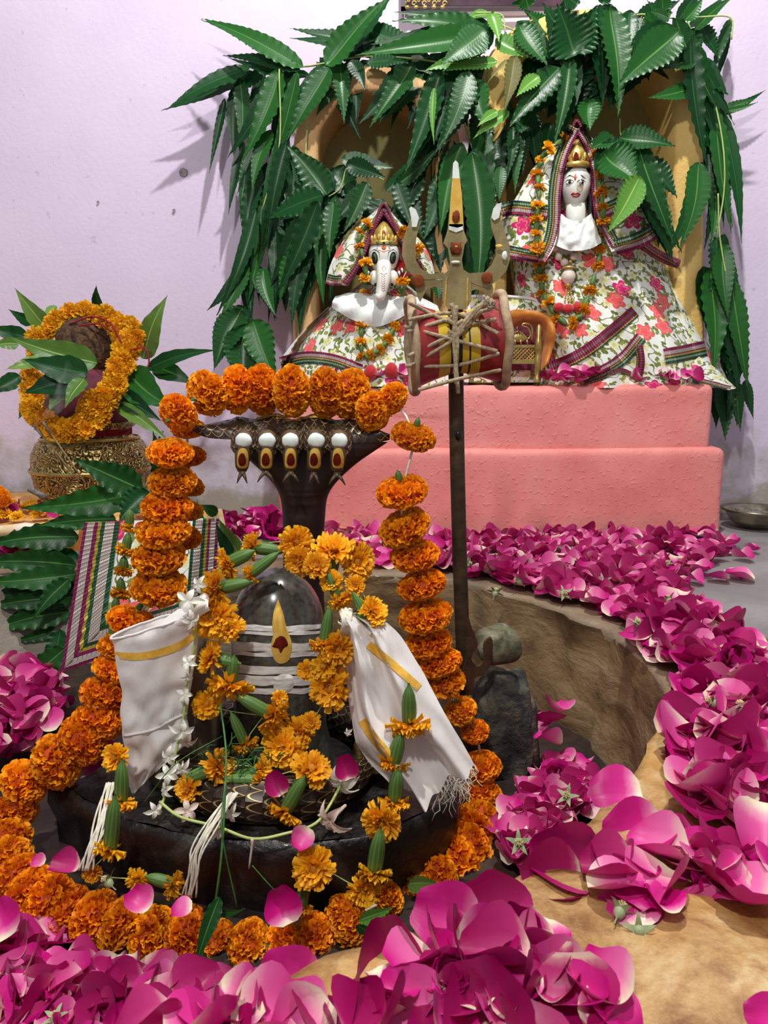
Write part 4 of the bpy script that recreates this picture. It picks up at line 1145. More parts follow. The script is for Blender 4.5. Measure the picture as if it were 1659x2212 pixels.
def gf(u, v):
    a, b = u * 2 * PI + PI / 2, (v - 0.5) * PI
    d = Vector((cos(a) * cos(b), sin(a) * cos(b), sin(b)))
    z = d.z
    wx = 33 + (3 * z if z > 0 else 8 * z)
    return hc + Vector((d.x * wx, d.y * (30 + 4 * z), d.z * 42)) * kg
hd.grid(gf, 36, 24, True)
tr = [W(829, 568, Yg - 0.012), W(829, 588, Yg - 0.028), W(828, 608, Yg - 0.040), W(824, 628, Yg - 0.042), W(820, 640, Yg - 0.046), W(812, 644, Yg - 0.050)]
hd.tube(cr(tr, 16), [r * kg for r in [17, 17.5, 17, 16.5, 16, 15, 14, 13.5, 13, 12.5, 12, 11.5, 11, 10, 9, 7]], 14)
for sx in (-1, 1): hd.ell(W(829 + sx * 20, 600, Yg - 0.012), (12 * kg, 0.014, 16 * kg), 12, 8)
put('head', hd, M['marble'], gan)
hv = hd.bvh()
for sx in (-1, 1):
    ex = 829 + sx * 19.5
    spot(gan, 'eye', hv, (ex, 557), 8, 13, 'black_paint', Yg - .03, 0.0025, 0.0004)
    spot(gan, 'iris', hv, (ex - sx * 0.5, 558), 5.5, 10, 'green_paint', Yg - .03, 0.0025, 0.0012)
    spot(gan, 'pupil', hv, (ex, 558), 3.4, 7, 'black_paint', Yg - .03, 0.0025, 0.0022)
    dab(gan, 'eyebrow', hv, [(ex + sx * 9, 545), (ex + sx * 1, 539), (ex - sx * 9, 545), (ex - sx * 11, 556)], [0.0004, 0.0012, 0.0012, 0.0004], 'black_paint', Yg - .03)
    dab(gan, 'cheek_mark', hv, [(829 + sx * 22, 580), (829 + sx * 26, 587), (829 + sx * 19, 592), (829 + sx * 17, 584)], 0.0005, 'red_paint', Yg - .03)
    mb = MB(); mb.grid(lambda u, v: W(829 + sx * (28 + 42 * u), 536 + 68 * v - 14 * u, Yg + 0.012 + 0.02 * u + 0.008 * sin(v * 5)) , 8, 10); put('ear', mb, M['red_velvet' if sx > 0 else 'maroon'], gan)
for pts in ([(829, 574), (825, 580), (829, 586), (834, 580), (829, 574)], [(822, 590), (829, 594), (836, 590)]):
    dab(gan, 'trunk_mark', hv, pts, 0.0006, 'red_paint', Yg - .03)
for i in range(7): dab(gan, 'trunk_mark', hv, [(824, 596 + i * 5), (828, 599 + i * 5), (832, 596 + i * 5)], 0.0005, 'red_paint', Yg - .04)
spot(gan, 'tilak', hv, (829, 535), 5, 5, 'orange_paint', Yg - .03); dab(gan, 'tilak', hv, [(816, 540), (829, 544), (842, 540)], 0.0008, 'orange_paint', Yg - .03)
cb = W(829, 532, Yg - 0.004)
mb = MB()
mb.lathe([(0.032, 0), (0.034, 0.006), (0.031, 0.010), (0.024, 0.012), (0.026, 0.024), (0.020, 0.038), (0.010, 0.050), (0.003, 0.056)], 24, Matrix.Translation(cb), lump=lambda a, v: 1 + 0.07 * cos(9 * a) * (0.3 < v < 0.9))
for a in range(9):
    q = -PI / 2 + (a - 4) * 0.38
    mb.ell(cb + Vector((cos(q) * 0.031, sin(q) * 0.031, 0.015)), (0.004, 0.003, 0.008), 8, 6)
put('crown', mb, M['gilt'], gan)
for dx, m_ in ((-14, 'green_paint'), (0, 'black_paint'), (14, 'green_paint')): spot(gan, 'crown_jewel', None, (829 + dx, 524), 3, 3, m_, Yg - 0.036)
spot(gan, 'crown_jewel', None, (829, 506), 4, 9, 'drum_red', Yg - 0.030)
mb = MB()
for i in range(8):
    for sx in (-1, 1): mb.ell(W(829 + sx * (18 + i * 3), 610 - i * 4 + (i - 4) ** 2 * 0.2, Yg - 0.018 + i * 0.002), (0.0035, 0.003, 0.006), 8, 6, mi=i % 2)
put('bead_collar', mb, [M['black_paint'], M['marble']], gan)
PG = (829, 440)
lv = veil(gan, [PG, (808, 486), (793, 530), (776, 574), (748, 617)], [PG, (780, 482), (742, 520), (716, 568), (704, 612)], (1.855, 1.845), (1.88, 1.90), 0.02, 'floral_far', k_=10)
rv = veil(gan, [PG, (852, 486), (866, 520), (890, 556), (914, 596)], [PG, (872, 488), (912, 524), (932, 566), (940, 604)], (1.855, 1.845), (1.88, 1.90), 0.02, 'floral_far', k_=10)
ribbon(gan, lv, [(823, 458), (803, 494), (787, 536), (768, 578), (742, 612)], 14, 'border_maroon', 1.85, name='veil_border')
ribbon(gan, lv, [(738, 606), (722, 606), (706, 602)], 22, 'border_far', 1.86, 12, name='veil_border')
ribbon(gan, rv, [(834, 458), (857, 492), (874, 522), (898, 560), (918, 592)][::-1], 14, 'border_maroon', 1.85, name='veil_border')
mb = MB()
a_ = pp([(798, 560), (803, 520), (815, 480), PG, (844, 480), (858, 520), (864, 560)], 1.86, 30); b_ = pp([(790, 570), (797, 510), (812, 475), (829, 450), (848, 475), (866, 510), (878, 570)], 1.90, 30)
loft(mb, between(a_, b_, 5, -0.01)); mb.prism([p + Vector((0, 0.004, 0)) for p in b_], (0, 0.004, 0)); put('hood_lining', mb, M['maroon'], gan)
mb = MB(); mb.tube(pp([(748, 617), (776, 574), (793, 530), (808, 486), PG, (852, 486), (866, 520), (890, 556), (914, 596)], 1.848, 50), 0.0035, 8); put('hood_piping', mb, M['maroon'], gan)
sv = Many(rgv, lv)
small_garland('marigold_garland', 'thin marigold garland hanging over the elephant-headed idol to its lap', [(570, 158), (530, 198), (528, 275), (560, 360), (555, 440), (552, 525), (548, 592), (540, 685), (535, 775), (540, 850), (590, 845), (640, 815), (680, 760), (715, 690), (735, 620), (755, 535), (755, 450), (830, 285), (755, 195)], sv, 1.83, 30, conv=c3)
# red pompoms and gold trim in the lap
for i, (px, py) in enumerate(((800, 805), (845, 800))):
    mb = MB(); mb.ell(W(px, py, 1.815), (0.017, 0.016, 0.019), 14, 10, lump=0.15, ls=6); o_ = put('red_pompom', mb, M['red_velvet'], None, loc=W(px, py, 1.815)); tag(o_, ('red velvet pompom on the altar edge under the elephant-headed idol', 'red velvet pompom on the altar edge touching the drum side')[i], 'pompom')

# ------------------------------------------------------------------ little brass throne with orange silk
thr = thing('brass_throne', 'little openwork brass throne with a swan panel and orange silk cover', 'throne', W(1130, 828, 1.85))
Yt = 1.845
kt = K(760, Yt)
mb = MB()
for (a, b, c, d) in ((1090, 745, 1154, 751), (1090, 778, 1154, 786)): mb.box(W(a, d, Yt), W(c, b, Yt + 0.006))
for i in range(9):
    x = 1090 + i * 8
    for s in (-1, 1):
        x2 = x + s * 27
        t0, t1 = (x, 751), (min(max(x2, 1090), 1154), 751 + 27 * abs(min(max(x2, 1090), 1154) - x) / 27)
        if abs(t1[0] - t0[0]) > 3: mb.tube([W(t0[0], t0[1], Yt + 0.003), W(t1[0], t1[1], Yt + 0.003)], 0.0018, 6)
        if abs(t1[0] - t0[0]) < 26:
            y0 = t1[1]; xe = t1[0] - s * (778 - y0)
            mb.tube([W(t1[0], y0, Yt + 0.003), W(xe, 778, Yt + 0.003)], 0.0018, 6)
put('lattice_panel', mb, M['brass_plain'], thr, False)
mb = MB()
sw = cr([W(a, b, Yt + 0.002) for a, b in ((1094, 738), (1104, 724), (1118, 716), (1130, 722), (1140, 732), (1146, 722), (1140, 708), (1128, 704), (1132, 699), (1146, 702), (1150, 716), (1148, 736))], 50)
mb.tube(sw, 0.0022, 6)
mb.ell(W(1120, 730, Yt + 0.002), (0.022, 0.004, 0.010), 14, 8)
for i in range(5): mb.tube([W(1112 + i * 5, 728, Yt), W(1100 + i * 4, 718 - i * 2, Yt), W(1094 + i * 6, 722 - i * 4, Yt)], 0.0013, 5)
for x in (1112, 1124, 1138): mb.tube([W(x, 734, Yt), W(x + 2, 745, Yt)], 0.002, 6)
put('swan_panel', mb, M['brass_plain'], thr)
for (px, nm) in ((1160, 'post'), (1086, 'post')):
    mb = MB(); c = W(px, 826, Yt)
    hgt = (W(px, 700, Yt) - W(px, 826, Yt)).z
    mb.lathe([(0.008, 0), (0.009, 0.01), (0.006, 0.016), (0.008, 0.03), (0.008, hgt * 0.45), (0.006, hgt * 0.5), (0.009, hgt * 0.55), (0.009, hgt * 0.72), (0.006, hgt * 0.78), (0.007, hgt * 0.95), (0.004, hgt)], 12, Matrix.Translation(c)); put(nm, mb, M['brass_plain'], thr)
mb = MB()
a_ = pp([(1078, 690), (1100, 672), (1130, 668), (1165, 674), (1192, 692), (1200, 730), (1186, 778), (1172, 800)], 1.835, 30)
b_ = pp([(1080, 735), (1100, 715), (1128, 702), (1155, 705), (1168, 720), (1172, 745), (1166, 775), (1160, 800)], 1.87, 30)
loft(mb, [[p.lerp(q, i / 7) + Vector((0, -0.016 * sin(PI * i / 7) + 0.005 * sin(j * 0.9), 0)) for j, (p, q) in enumerate(zip(a_, b_))] for i in range(8)])
put('silk_cover', mb, M['orange_silk'], thr)
mb = MB(); mb.grid(lambda u, v: W(1080 + 90 * u, 700 + 100 * v, 1.885), 4, 4); put('back_cloth', mb, M['maroon'], thr)
st = thing('cloth_bolster', 'satin-edged floral bolster standing behind the drum between the two idols', 'cushion', W(1075, 690, 1.9))
mb = MB(); a_ = pp([(990, 660), (1010, 642), (1080, 640), (1150, 646), (1165, 660)], 1.905, 24); b_ = pp([(988, 824), (1010, 826), (1080, 826), (1130, 826), (1168, 826)], 1.90, 24)
loft(mb, between(a_, b_, 8, 0.014)); put('bolster_cover', mb, M['floral_far'], st); bv_ = mb.bvh()
mb = MB(); mb.tube([p + Vector((0, -0.002, 0)) for p in a_], 0.004, 6); put('satin_edge', mb, M['white_satin'], st)
# ------------------------------------------------------------------ lingam on its dark stone base
LX, LY, LZ = W(602, 1400, 0.88).x, 0.88, -0.10
base = thing('stone_plinth', 'black oiled octagonal stone base with chipped edges and a blunt spout', 'stone base', (LX, LY, PIT_Z))
oc = [G(104, 1692, -0.10), G(250, 1775, -0.10), G(420, 1818, -0.10), G(640, 1834, -0.10), G(820, 1815, -0.10), G(985, 1735, -0.10), G(1000, 1650, -0.10), G(900, 1560, -0.10), G(640, 1500, -0.10), G(330, 1530, -0.10), G(200, 1630, -0.10)]
ocd = []
for i in range(len(oc)):
    a, b = oc[i], oc[(i + 1) % len(oc)]
    for q in range(6): ocd.append(a.lerp(b, q / 6))
oce = sum(oc, Vector()) / len(oc)
n_ = len(ocd)
lay = [(0.0, 0.96, -0.098), (0.0, 0.975, -0.099), (0.0, 1.0, -0.108), (0, 1.005, -0.125), (0, 0.99, -0.15), (0, 0.96, PIT_Z - 0.01)]
mb = MB()
def of(u, v):
    k = int(round(v * 5)); p = ocd[int(round(u * n_)) % n_]
    q = oce + (p - oce) * lay[k][1]
    q.z = lay[k][2]
    return q + Vector((noise.noise(q * 30), noise.noise(q * 30 + Vector((4, 0, 0))), 0.6 * noise.noise(q * 34))) * 0.006
mb.grid(of, n_, 5, True)
mb.grid(lambda u, v: (lambda p: p + Vector((0, 0, 0.003 * noise.noise(p * 30))))(oce + (ocd[int(round(u * n_)) % n_] - oce) * 0.96 * (1 - v) + Vector((0, 0, 0.002))), n_, 6, True)
put('octagonal_slab', mb, M['black_stone'], base)
bb = mb.bvh()
lg = thing('lingam', 'polished dark grey domed lingam striped with white ash under marigolds', 'lingam', (LX, LY, LZ))
mb = MB()
r_ = 0.058
prof = [(0.070, 0.0), (0.064, 0.02), (r_, 0.05)] + [(r_ * (1 - 0.0 * q), 0.05 + 0.025 * q) for q in range(1, 6)] + [(r_ * cos(q * PI / 24), 0.175 + 0.078 * sin(q * PI / 24)) for q in range(0, 13)]
prof[-1] = (0.0004, prof[-1][1])
mb.lathe(prof, 48, Matrix.Translation((LX, LY, LZ)))
put('shaft', mb, M['lingam'], lg)
lb = mb.bvh()
# three ash stripes, wrapped round the front
def wrapband(y0, y1, m, name, x0=500, x1=704, off=0.0012, seed=0):
    mb = MB()
    def fn(u, v):
        x = x0 + (x1 - x0) * u
        c = (u - 0.5) * 2
        py = y0 + (y1 - y0) * v - 6 * c * c + 3.0 * noise.noise(Vector((u * 6, v * 1.5, seed))) + 12 * 0
        return on(lb, x, py, LY - r_, off)
    mb.grid(fn, 40, 5)
    return put(name, mb, m, lg)
for i, (a, b) in enumerate(((1352, 1365), (1366, 1373), (1390, 1408), (1410, 1420), (1440, 1458), (1461, 1481), (1488, 1500))):
    wrapband(a, b, M['ash'], 'ash_stripe', seed=i * 3.0)
def patch(outline, m, name, off):
    q = cr([Vector((a, b, 0)) for a, b in outline + outline[:1]], 40)
    c = sum(q, Vector()) / 40
    mb = MB()
    mb.grid(lambda u, v: on(lb, c.x + (q[int(round(u * 39))].x - c.x) * v, c.y + (q[int(round(u * 39))].y - c.y) * v, LY - r_, off * (1 if v < 0.9 else 0.3)), 39, 4)
    return put(name, mb, m, lg)
patch([(601, 1294), (592, 1318), (588, 1350), (590, 1372), (585, 1396), (592, 1424), (606, 1434), (624, 1426), (632, 1400), (625, 1372), (618, 1352), (611, 1322)], M['sandal'], 'sandal_tilak', 0.0035)
patch([(594, 1378), (606, 1371), (618, 1376), (625, 1394), (615, 1400), (606, 1414), (600, 1402), (587, 1398)], M['vermilion'], 'vermilion_dot', 0.0050)
patch([(590, 1464), (612, 1456), (634, 1462), (632, 1488), (616, 1500), (594, 1496)], M['ash'], 'ash_daub', 0.0032)
# smooth brown upright stone behind the white cloth
st = thing('upright_stone', 'smooth brown upright stone half wrapped in the rolled white cloth', 'stone', (W(395, 1600, 0.845).x, 0.845, -0.10))
mb = MB(); c = W(412, 1600, 0.84); mb.lathe([(0.046, 0), (0.044, 0.05), (0.042, 0.10), (0.040, 0.15), (0.034, 0.18), (0.02, 0.195), (0.001, 0.20)], 28, Matrix.Translation((c.x - 0.01, 0.85, -0.10)))
put('stone_body', mb, M['brown_stone'], st)

# ------------------------------------------------------------------ brass naga: coil, stem, flared hood with five heads
ng = thing('naga_statue', 'dark brass naga with five hooded heads rearing behind the lingam, coiled round it', 'statue', (LX, LY + 0.1, LZ))
CR, CT = 0.116, 0.025
pts = []
for i in range(90):
    a = math.radians(-10 - i * 4.2)
    pts.append(Vector((LX + 0.0 + CR * cos(a) * (1 + 0.1 * i / 90), LY - 0.015 + CR * sin(a) * 1.0, LZ + CT - 0.002 + 0.02 * max(0, (i - 70) / 20))))
mb = MB(); mb.tube(pts, [CT * min(1, 0.35 + i / 18) for i in range(90)], 20)
put('coil', mb, M['snake'], ng); cb_ = mb.bvh()
sx = W(655, 1150, 0.965).x
Yn = 0.97
mb = MB()
stem = [Vector((sx + 0.035, LY + 0.11, LZ + 0.02)), Vector((sx + 0.02, Yn + 0.01, LZ + 0.08)), Vector((sx, Yn, LZ + 0.16)), Vector((sx, Yn, 0.17)), Vector((sx, Yn, 0.20))]
mb.tube(cr(stem, 24), 0.0275, 20)
# flare from stem to hood: rows of (py, left px, right px, half depth)
fl = [(1172, 611, 699, 0.027), (1120, 611, 702, 0.027), (1080, 607, 706, 0.027), (1056, 598, 716, 0.027), (1030, 578, 738, 0.025), (1000, 545, 772, 0.022), (975, 518, 808, 0.018), (955, 500, 838, 0.013)]
flc = cr([Vector((a, b, d * 1e4)) for (c_, a, b, d) in fl], 29); fly = cr([Vector((c_, 0, 0)) for (c_, a, b, d) in fl], 29)
def hf(u, v):
    q, py = flc[int(round(v * 28))], fly[int(round(v * 28))].x
    a = 2 * PI * u
    px = (q.x + q.y) / 2 + (q.y - q.x) / 2 * cos(a)
    rib = 1 + 0.05 * sin(py * 0.45)
    return W(px, py, Yn - 0.02 * v) + Vector((0, -q.z / 1e4 * sin(a) * rib, 0))
mb.grid(hf, 40, 28, True)
put('neck', mb, M['snake_dark'], ng)
# hood plate: scaled upper side, two pointed wings
hb = [(418, 926), (450, 916), (500, 905), (545, 902), (590, 897), (630, 903), (672, 897), (715, 902), (760, 905), (800, 916), (842, 944)]
hfr = [(416, 932), (450, 946), (505, 950), (545, 956), (590, 952), (630, 958), (672, 952), (715, 958), (762, 962), (800, 960), (842, 950)]
A, B = pp(hb, 1.0, 41), pp(hfr, 0.945, 41)
for i in range(41): A[i].y = B[i].y + 0.055 * sin(PI * i / 40) ** 0.6; A[i] = CAM + ray(*[0, 0]) * 0 + (A[i] - CAM)
A = [W(hq.x, hq.y, Y_) for hq, Y_ in zip(cr([Vector((a, b, 0)) for a, b in hb], 41), [0.945 + 0.06 * sin(PI * i / 40) ** 0.6 for i in range(41)])]
mb = MB()
kk = 10
def pf(u, v):
    i, t = int(round(u * 40)), v
    p = A[i].lerp(B[i], t)
    return p + Vector((0, -0.008 * sin(PI * t), 0.006 * sin(PI * t) + 0.0025 * sin(u * 40 * PI / 4 + 0.8) * (0.2 < u < 0.8)))
mb.grid(pf, 40, kk, uvf=lambda u, v: (u * 21, v * 4.2))
lo = MB()
lo.grid(lambda u, v: pf(u, 1 - v) + Vector((0, 0.006 * sin(PI * v), -0.012 * sin(PI * min(1, v + 0.0)) * sin(PI * u) ** 0.5)), 40, kk)
put('hood', mb, m_scales('hood_scale_rows', S(58, 44, 32), S(206, 182, 122), 1.0, 1.0), ng)
put('hood_underside', lo, M['snake_dark'], ng)
M['snake_ridge'] = m_scales('naga_ridge_scales', S(66, 50, 36), S(214, 192, 132), 16, 90)
heads = [(526, 944, 523, 1012, 0), (577, 946, 574, 1010, 1), (627, 944, 628, 1012, 2), (683, 946, 678, 1014, 3), (733, 954, 728, 1016, 4)]
for (hx, hy, tx, ty, i) in heads:
    Y0 = 0.925
    k = K(960, Y0)
    mb = MB()
    rd = MB(); rp = cr([W(hx + (hx - 630) * 0.01, 904, 0.985), W(hx, 918, 0.955), W(hx, 938, 0.925), W(hx, 956, 0.910)], 14)
    rd.tube([p + Vector((0, 0, -0.012)) for p in rp], [28 * k] * 11 + [26 * k, 23 * k, 19 * k], 20, up=Vector((0, -0.3, 1)), flat=0.62)
    put('neck_ridge', rd, M['snake_ridge'], ng)
    path = [W(hx, 944, 0.930), W(hx, 950, 0.915), W(hx, 958, 0.906), W((hx + tx) / 2, 980, 0.903), W(tx, 1000, 0.907), W(tx, ty, 0.913)]
    q = cr(path, 22)
    R_ = [9, 15, 19.5, 20.5, 21, 21, 20.5, 20, 19.5, 19, 18.5, 18, 17.5, 17, 16.5, 16, 15.5, 15, 14.5, 14, 13, 9]
    mb.tube(q, [r * k for r in R_], 18, up=Vector((0, -1, 0.2)))
    h = put('head', mb, M['snake_hood' if 0 else 'snake_head'], ng)
    hv = mb.bvh()
    def dsk(name, cx, cy, rx, ry, m, th, off):
        mb = MB(); c = on(hv, cx, cy, 0.9, off)
        mb.ell(c, (rx * k, th, ry * k), 18, 8, lump=0.12, ls=2.5, seed=i); o = put(name, mb, M[m], h); return o
    dsk('white_daub', hx, 952, 18, 16, 'white_paint', 0.006, -0.0022)
    nq = [(tx - 9, 976), (tx + 9, 976), (tx + 15, 995), (tx + 14, 1014), (tx - 14, 1014), (tx - 15, 995)]
    def pat(name, cx, cy, hw, hh, m, off, sq=3.0):
        mb = MB()
        mb.grid(lambda u, v: on(hv, cx + hw * v * math.copysign(abs(cos(u * 2 * PI)) ** (2 / sq), cos(u * 2 * PI)) * (1 + (0.18 * sin(u * 2 * PI))), cy + hh * v * math.copysign(abs(sin(u * 2 * PI)) ** (2 / sq), sin(u * 2 * PI)), 0.9, off), 24, 4)
        return put(name, mb, M[m], h)
    pat('yellow_snout', (hx + tx) / 2, 990, 12.5, 22, 'sandal', 0.0012)
    pat('red_nose', tx, 993, 8.5, 14, 'vermilion', 0.0022, 2.2)
    for s in (-1, 1):
        mb = MB(); mb.ell(on(hv, hx + s * 15, 968, 0.92, 0.000), (3.2 * k, 0.003, 3.2 * k), 10, 6); put('eye', mb, M['black_paint'], h)
    mb = MB(); c = W(tx, ty + 4, 0.912); mb.ell(c, (11 * k, 0.007, 4 * k), 12, 8); put('mouth', mb, M['snake_dark'], h)
    mb = MB()
    sp = 18 if i in (1, 2, 4) else 11
    mb.tube([W(tx, ty + 2, 0.909), W(tx, ty + 14, 0.90)], 0.0042, 8, flat=0.5)
    for s in (-1, 1):
        mb.tube(cr([W(tx + s * 2, ty + 10, 0.902), W(tx + s * sp * 0.6, ty + 20, 0.898), W(tx + s * sp, ty + 32, 0.90)], 8), [0.0028, 0.0026, 0.0024, 0.0022, 0.0018, 0.0014, 0.001, 0.0005], 6, flat=0.6)
    put('forked_tongue', mb, M['snake_head'], h)
# yellow powder along the hood ridge
mb = MB()
for i in range(30):
    u = 0.36 + 0.34 * i / 30
    p = pf(round(u * 40) / 40, 0.12 + 0.2 * RND.random()); mb.ell(p + Vector((RND.uniform(-.004, .004), 0, 0.001)), (0.006, 0.004, 0.0016), 8, 5)
put('turmeric_powder', mb, M['sandal'], ng, kind='stuff')

# ------------------------------------------------------------------ white cotton cloths
def cloth_tube():
    mb = MB()
    le = cr([Vector(p) for p in ((241, 1376, 0), (258, 1450, 0), (263, 1530, 0), (266, 1600, 0), (272, 1660, 0), (286, 1712, 0))], 40)
    re = cr([Vector(p) for p in ((436, 1316, 0), (426, 1400, 0), (416, 1480, 0), (404, 1550, 0), (410, 1600, 0), (352, 1650, 0))], 40)
    def fn(u, v):
        j = int(round(v * 39)); l, r = le[j], re[j]
        a = 2 * PI * u
        s = (1 + cos(a)) / 2
        px, py = l.x + (r.x - l.x) * s, l.y + (r.y - l.y) * s
        d = 0.026 * (1 - 0.35 * v) * (0.6 + 0.4 * (1 - s))
        w = 0.007 * noise.noise(Vector((s * 3 + v * 2, v * 6 - s * 3, 1.0))) + 0.008 * noise.noise(Vector((s * 5 + v * 5, v * 9 - s * 5, 3.0))) + 0.003 * sin(v * 9 + s * 7) * s
        return W(px, py, 0.80) + Vector((0, -d * sin(a) + w, 0.010 * noise.noise(Vector((u * 2, v * 2, 5))) * v))
    mb.grid(fn, 48, 39, True, uvf=lambda u, v: (u, v))
    return mb
cl = thing('white_cloth', 'white cotton cloth with gold stripe, rolled round the brown stone', 'cloth', W(330, 1700, 0.79))
mb = cloth_tube(); put('cloth_sheet', mb, M['cotton'], cl); ctv = mb.bvh()
mb = MB(); ts, bs = [(246, 1408), (300, 1410), (350, 1400), (390, 1384), (422, 1362)], [(250, 1422), (300, 1426), (350, 1417), (390, 1402), (420, 1380)]
TT, BB = cr([Vector((a, b, 0)) for a, b in ts], 24), cr([Vector((a, b, 0)) for a, b in bs], 24)
mb.grid(lambda u, v: (lambda p: on(ctv, p.x, p.y, 0.79, 0.0012))(TT[int(round(u * 23))].lerp(BB[int(round(u * 23))], v)), 23, 3); put('gold_stripe', mb, M['gold_stripe'], cl)
mb = MB(); mb.tube([cloth_tube().v[i % 48] for i in range(49)], 0.0016, 6); put('rolled_edge', mb, M['cotton'], cl)
# upper end drawn up under the garland
mb = MB(); a_ = pp([(300, 1378), (350, 1340), (400, 1306), (440, 1282), (452, 1290)], 0.795, 24); b_ = pp([(330, 1384), (372, 1366), (410, 1345), (440, 1326), (455, 1318)], 0.785, 24)
loft(mb, between(a_, b_, 8, 0.008)); put('cloth_tail', mb, M['cotton'], cl)
hw_ = [(404, 1540), (370, 1556), (330, 1577), (268, 1590)]
mb = MB(); mb.tube([on(ctv, a, b, 0.79, 0.0004) for a, b in cr([Vector((a, b, 0)) for a, b in hw_], 30) for a, b in [(a, b)]] if 0 else [on(ctv, p.x, p.y, 0.79, 0.0003) for p in cr([Vector((a, b, 0)) for a, b in hw_], 30)], 0.0016, 6); put('cloth_crease', mb, M['cotton'], cl)

def fan():
    le = cr([Vector(p) for p in ((736, 1338, 0), (742, 1400, 0), (748, 1470, 0), (758, 1560, 0), (782, 1640, 0), (856, 1712, 0))], 44)
    re = cr([Vector(p) for p in ((762, 1322, 0), (815, 1330, 0), (856, 1368, 0), (905, 1440, 0), (960, 1520, 0), (1022, 1604, 0))], 44)
    mb = MB()
    def fn(u, v):
        j = int(round(v * 43)); l, r = le[j], re[j]
        hem = 58 * v ** 3 * sin(PI * u) + 60 * v ** 4 * max(0, u - 0.45) * 1.1
        px, py = l.x + (r.x - l.x) * u, l.y + (r.y - l.y) * u + hem
        ph = u * 2 * PI * 1.9 + 1.3 * sin(v * 3.2) + 1.2 * noise.noise(Vector((u * 3, v * 3, 8)))
        f = (0.004 + 0.014 * v) * (sin(ph) + 0.35 * sin(2.3 * ph + 1)) + 0.016 * v * noise.noise(Vector((u * 4, v * 5, 3))) + 0.006 * abs(noise.noise(Vector((u * 9, v * 7, 5))))
        return W(px, py, 0.805 - 0.03 * v - 0.028 * sin(PI * u)) + Vector((0, f, 0))
    mb.grid(fn, 64, 43, uvf=lambda u, v: (u, v))
    return mb
c2_ = thing('white_cloth', 'white cotton cloth with gold stripes and frayed hem, tied and fanned out beside the rocks', 'cloth', W(900, 1700, 0.78))
mb = fan(); put('cloth_sheet', mb, M['cotton'], c2_); fv = mb.bvh(); FV = list(mb.v)
for path, w in (([(796, 1392), (830, 1420), (868, 1452), (906, 1486)], 17), ([(782, 1556), (806, 1592), (832, 1622), (850, 1642)], 20)):
    ribbon(c2_, fv, path, w, 'gold_stripe', 0.78, 24, 0.0015, 'gold_stripe')
mb = MB()
for i in range(60):
    p = FV[43 * 65 + RND.randint(38, 64)]
    q = [p]
    for s in range(5): q.append(q[-1] + Vector((RND.uniform(-0.006, 0.005), RND.uniform(-0.005, 0.002), RND.uniform(-0.009, 0.001))))
    mb.tube(q, 0.00035, 4)
put('frayed_threads', mb, M['thread'], c2_, kind='stuff')
mb = MB()
for i in range(7): mb.tube(cr([W(735 + i * 4, 1318 + RND.uniform(-6, 6), 0.79), W(742 + i * 2.4, 1342, 0.775), W(738 + i * 4, 1368, 0.785)], 8), 0.0022, 6)
mb.tube([W(752, 1343, 0.785) + Vector((cos(a) * 0.010, sin(a) * 0.010, 0)) for a in [q * 0.5 for q in range(27)]], 0.0018, 6)
put('knotted_thread', mb, M['thread'], c2_)

# ------------------------------------------------------------------ trident with the drum tied to it
Yp = 1.10
M['rust_paint'] = mat('rust_red_paint', S(96, 44, 24), S(136, 72, 42), rough=0.85, scale=70, spec=0.15, bump=0.4, bscale=200)
td = thing('trident', 'tall dull brass trident with paint spots on a rusty pole stuck behind the lingam', 'trident', W(1003, 1500, Yp))
mb = MB()
pl = cr([W(984, 640, Yp), W(986, 900, Yp), W(993, 1200, Yp), W(1003, 1480, Yp), W(1006, 1560, Yp)], 20)
mb.tube(pl, 0.0112, 14, flat=0.75); put('pole', mb, M['rust'], td)
mb = MB(); mb.ell(W(990, 940, Yp - 0.011), (0.005, 0.003, 0.007), 10, 6); put('rivet', mb, M['black_paint'], td)
def plate(name, outline, th=0.006, m='brass_dull', smooth_n=None, Yo=0.0, bev=0.002):
    q = [W(a, b, Yp - 0.012 + Yo) for a, b in outline]
    if smooth_n: q = cr(q + [q[0]], smooth_n)[:-1]
    mb = MB(); mb.prism(q, (0, th, 0), 0, 0.0)
    return put(name, mb, M[m], td, False)
plate('central_blade', [(984, 346), (990, 352), (998, 420), (1002, 490), (1002, 498), (1010, 520), (1004, 528), (998, 562), (1001, 582), (1016, 592), (1018, 604), (1018, 650), (1008, 668), (970, 668), (956, 650), (956, 604), (958, 592), (972, 582), (972, 562), (968, 535), (958, 524), (966, 500), (968, 490), (974, 420), (979, 352)])
plate('side_prong', [(960, 600), (930, 604), (900, 604), (878, 580), (868, 550), (870, 520), (880, 490), (888, 470), (884, 450), (888, 446), (898, 452), (905, 468), (907, 482), (900, 510), (898, 530), (898, 560), (908, 580), (930, 592), (958, 588)][::-1], Yo=0.003)
plate('side_prong', [(1014, 590), (1046, 588), (1062, 572), (1072, 550), (1072, 520), (1062, 490), (1060, 470), (1066, 450), (1074, 440), (1084, 438), (1082, 450), (1080, 466), (1090, 500), (1101, 530), (1102, 560), (1094, 585), (1074, 606), (1050, 622), (1016, 610)], Yo=0.003)
plate('scrolled_bracket', [(900, 600), (958, 606), (958, 622), (940, 618), (922, 624), (908, 652), (902, 640), (898, 622)], Yo=0.004)
plate('scrolled_bracket', [(1016, 606), (1060, 606), (1066, 624), (1064, 640), (1052, 642), (1046, 630), (1030, 624), (1016, 628)], Yo=0.004)
plate('blade_ridge', [(963, 600), (966, 600), (962, 668), (958, 668)], 0.004, 'gilt', Yo=-0.003); plate('blade_ridge', [(1009, 600), (1012, 600), (1010, 668), (1006, 668)], 0.004, 'gilt', Yo=-0.003)
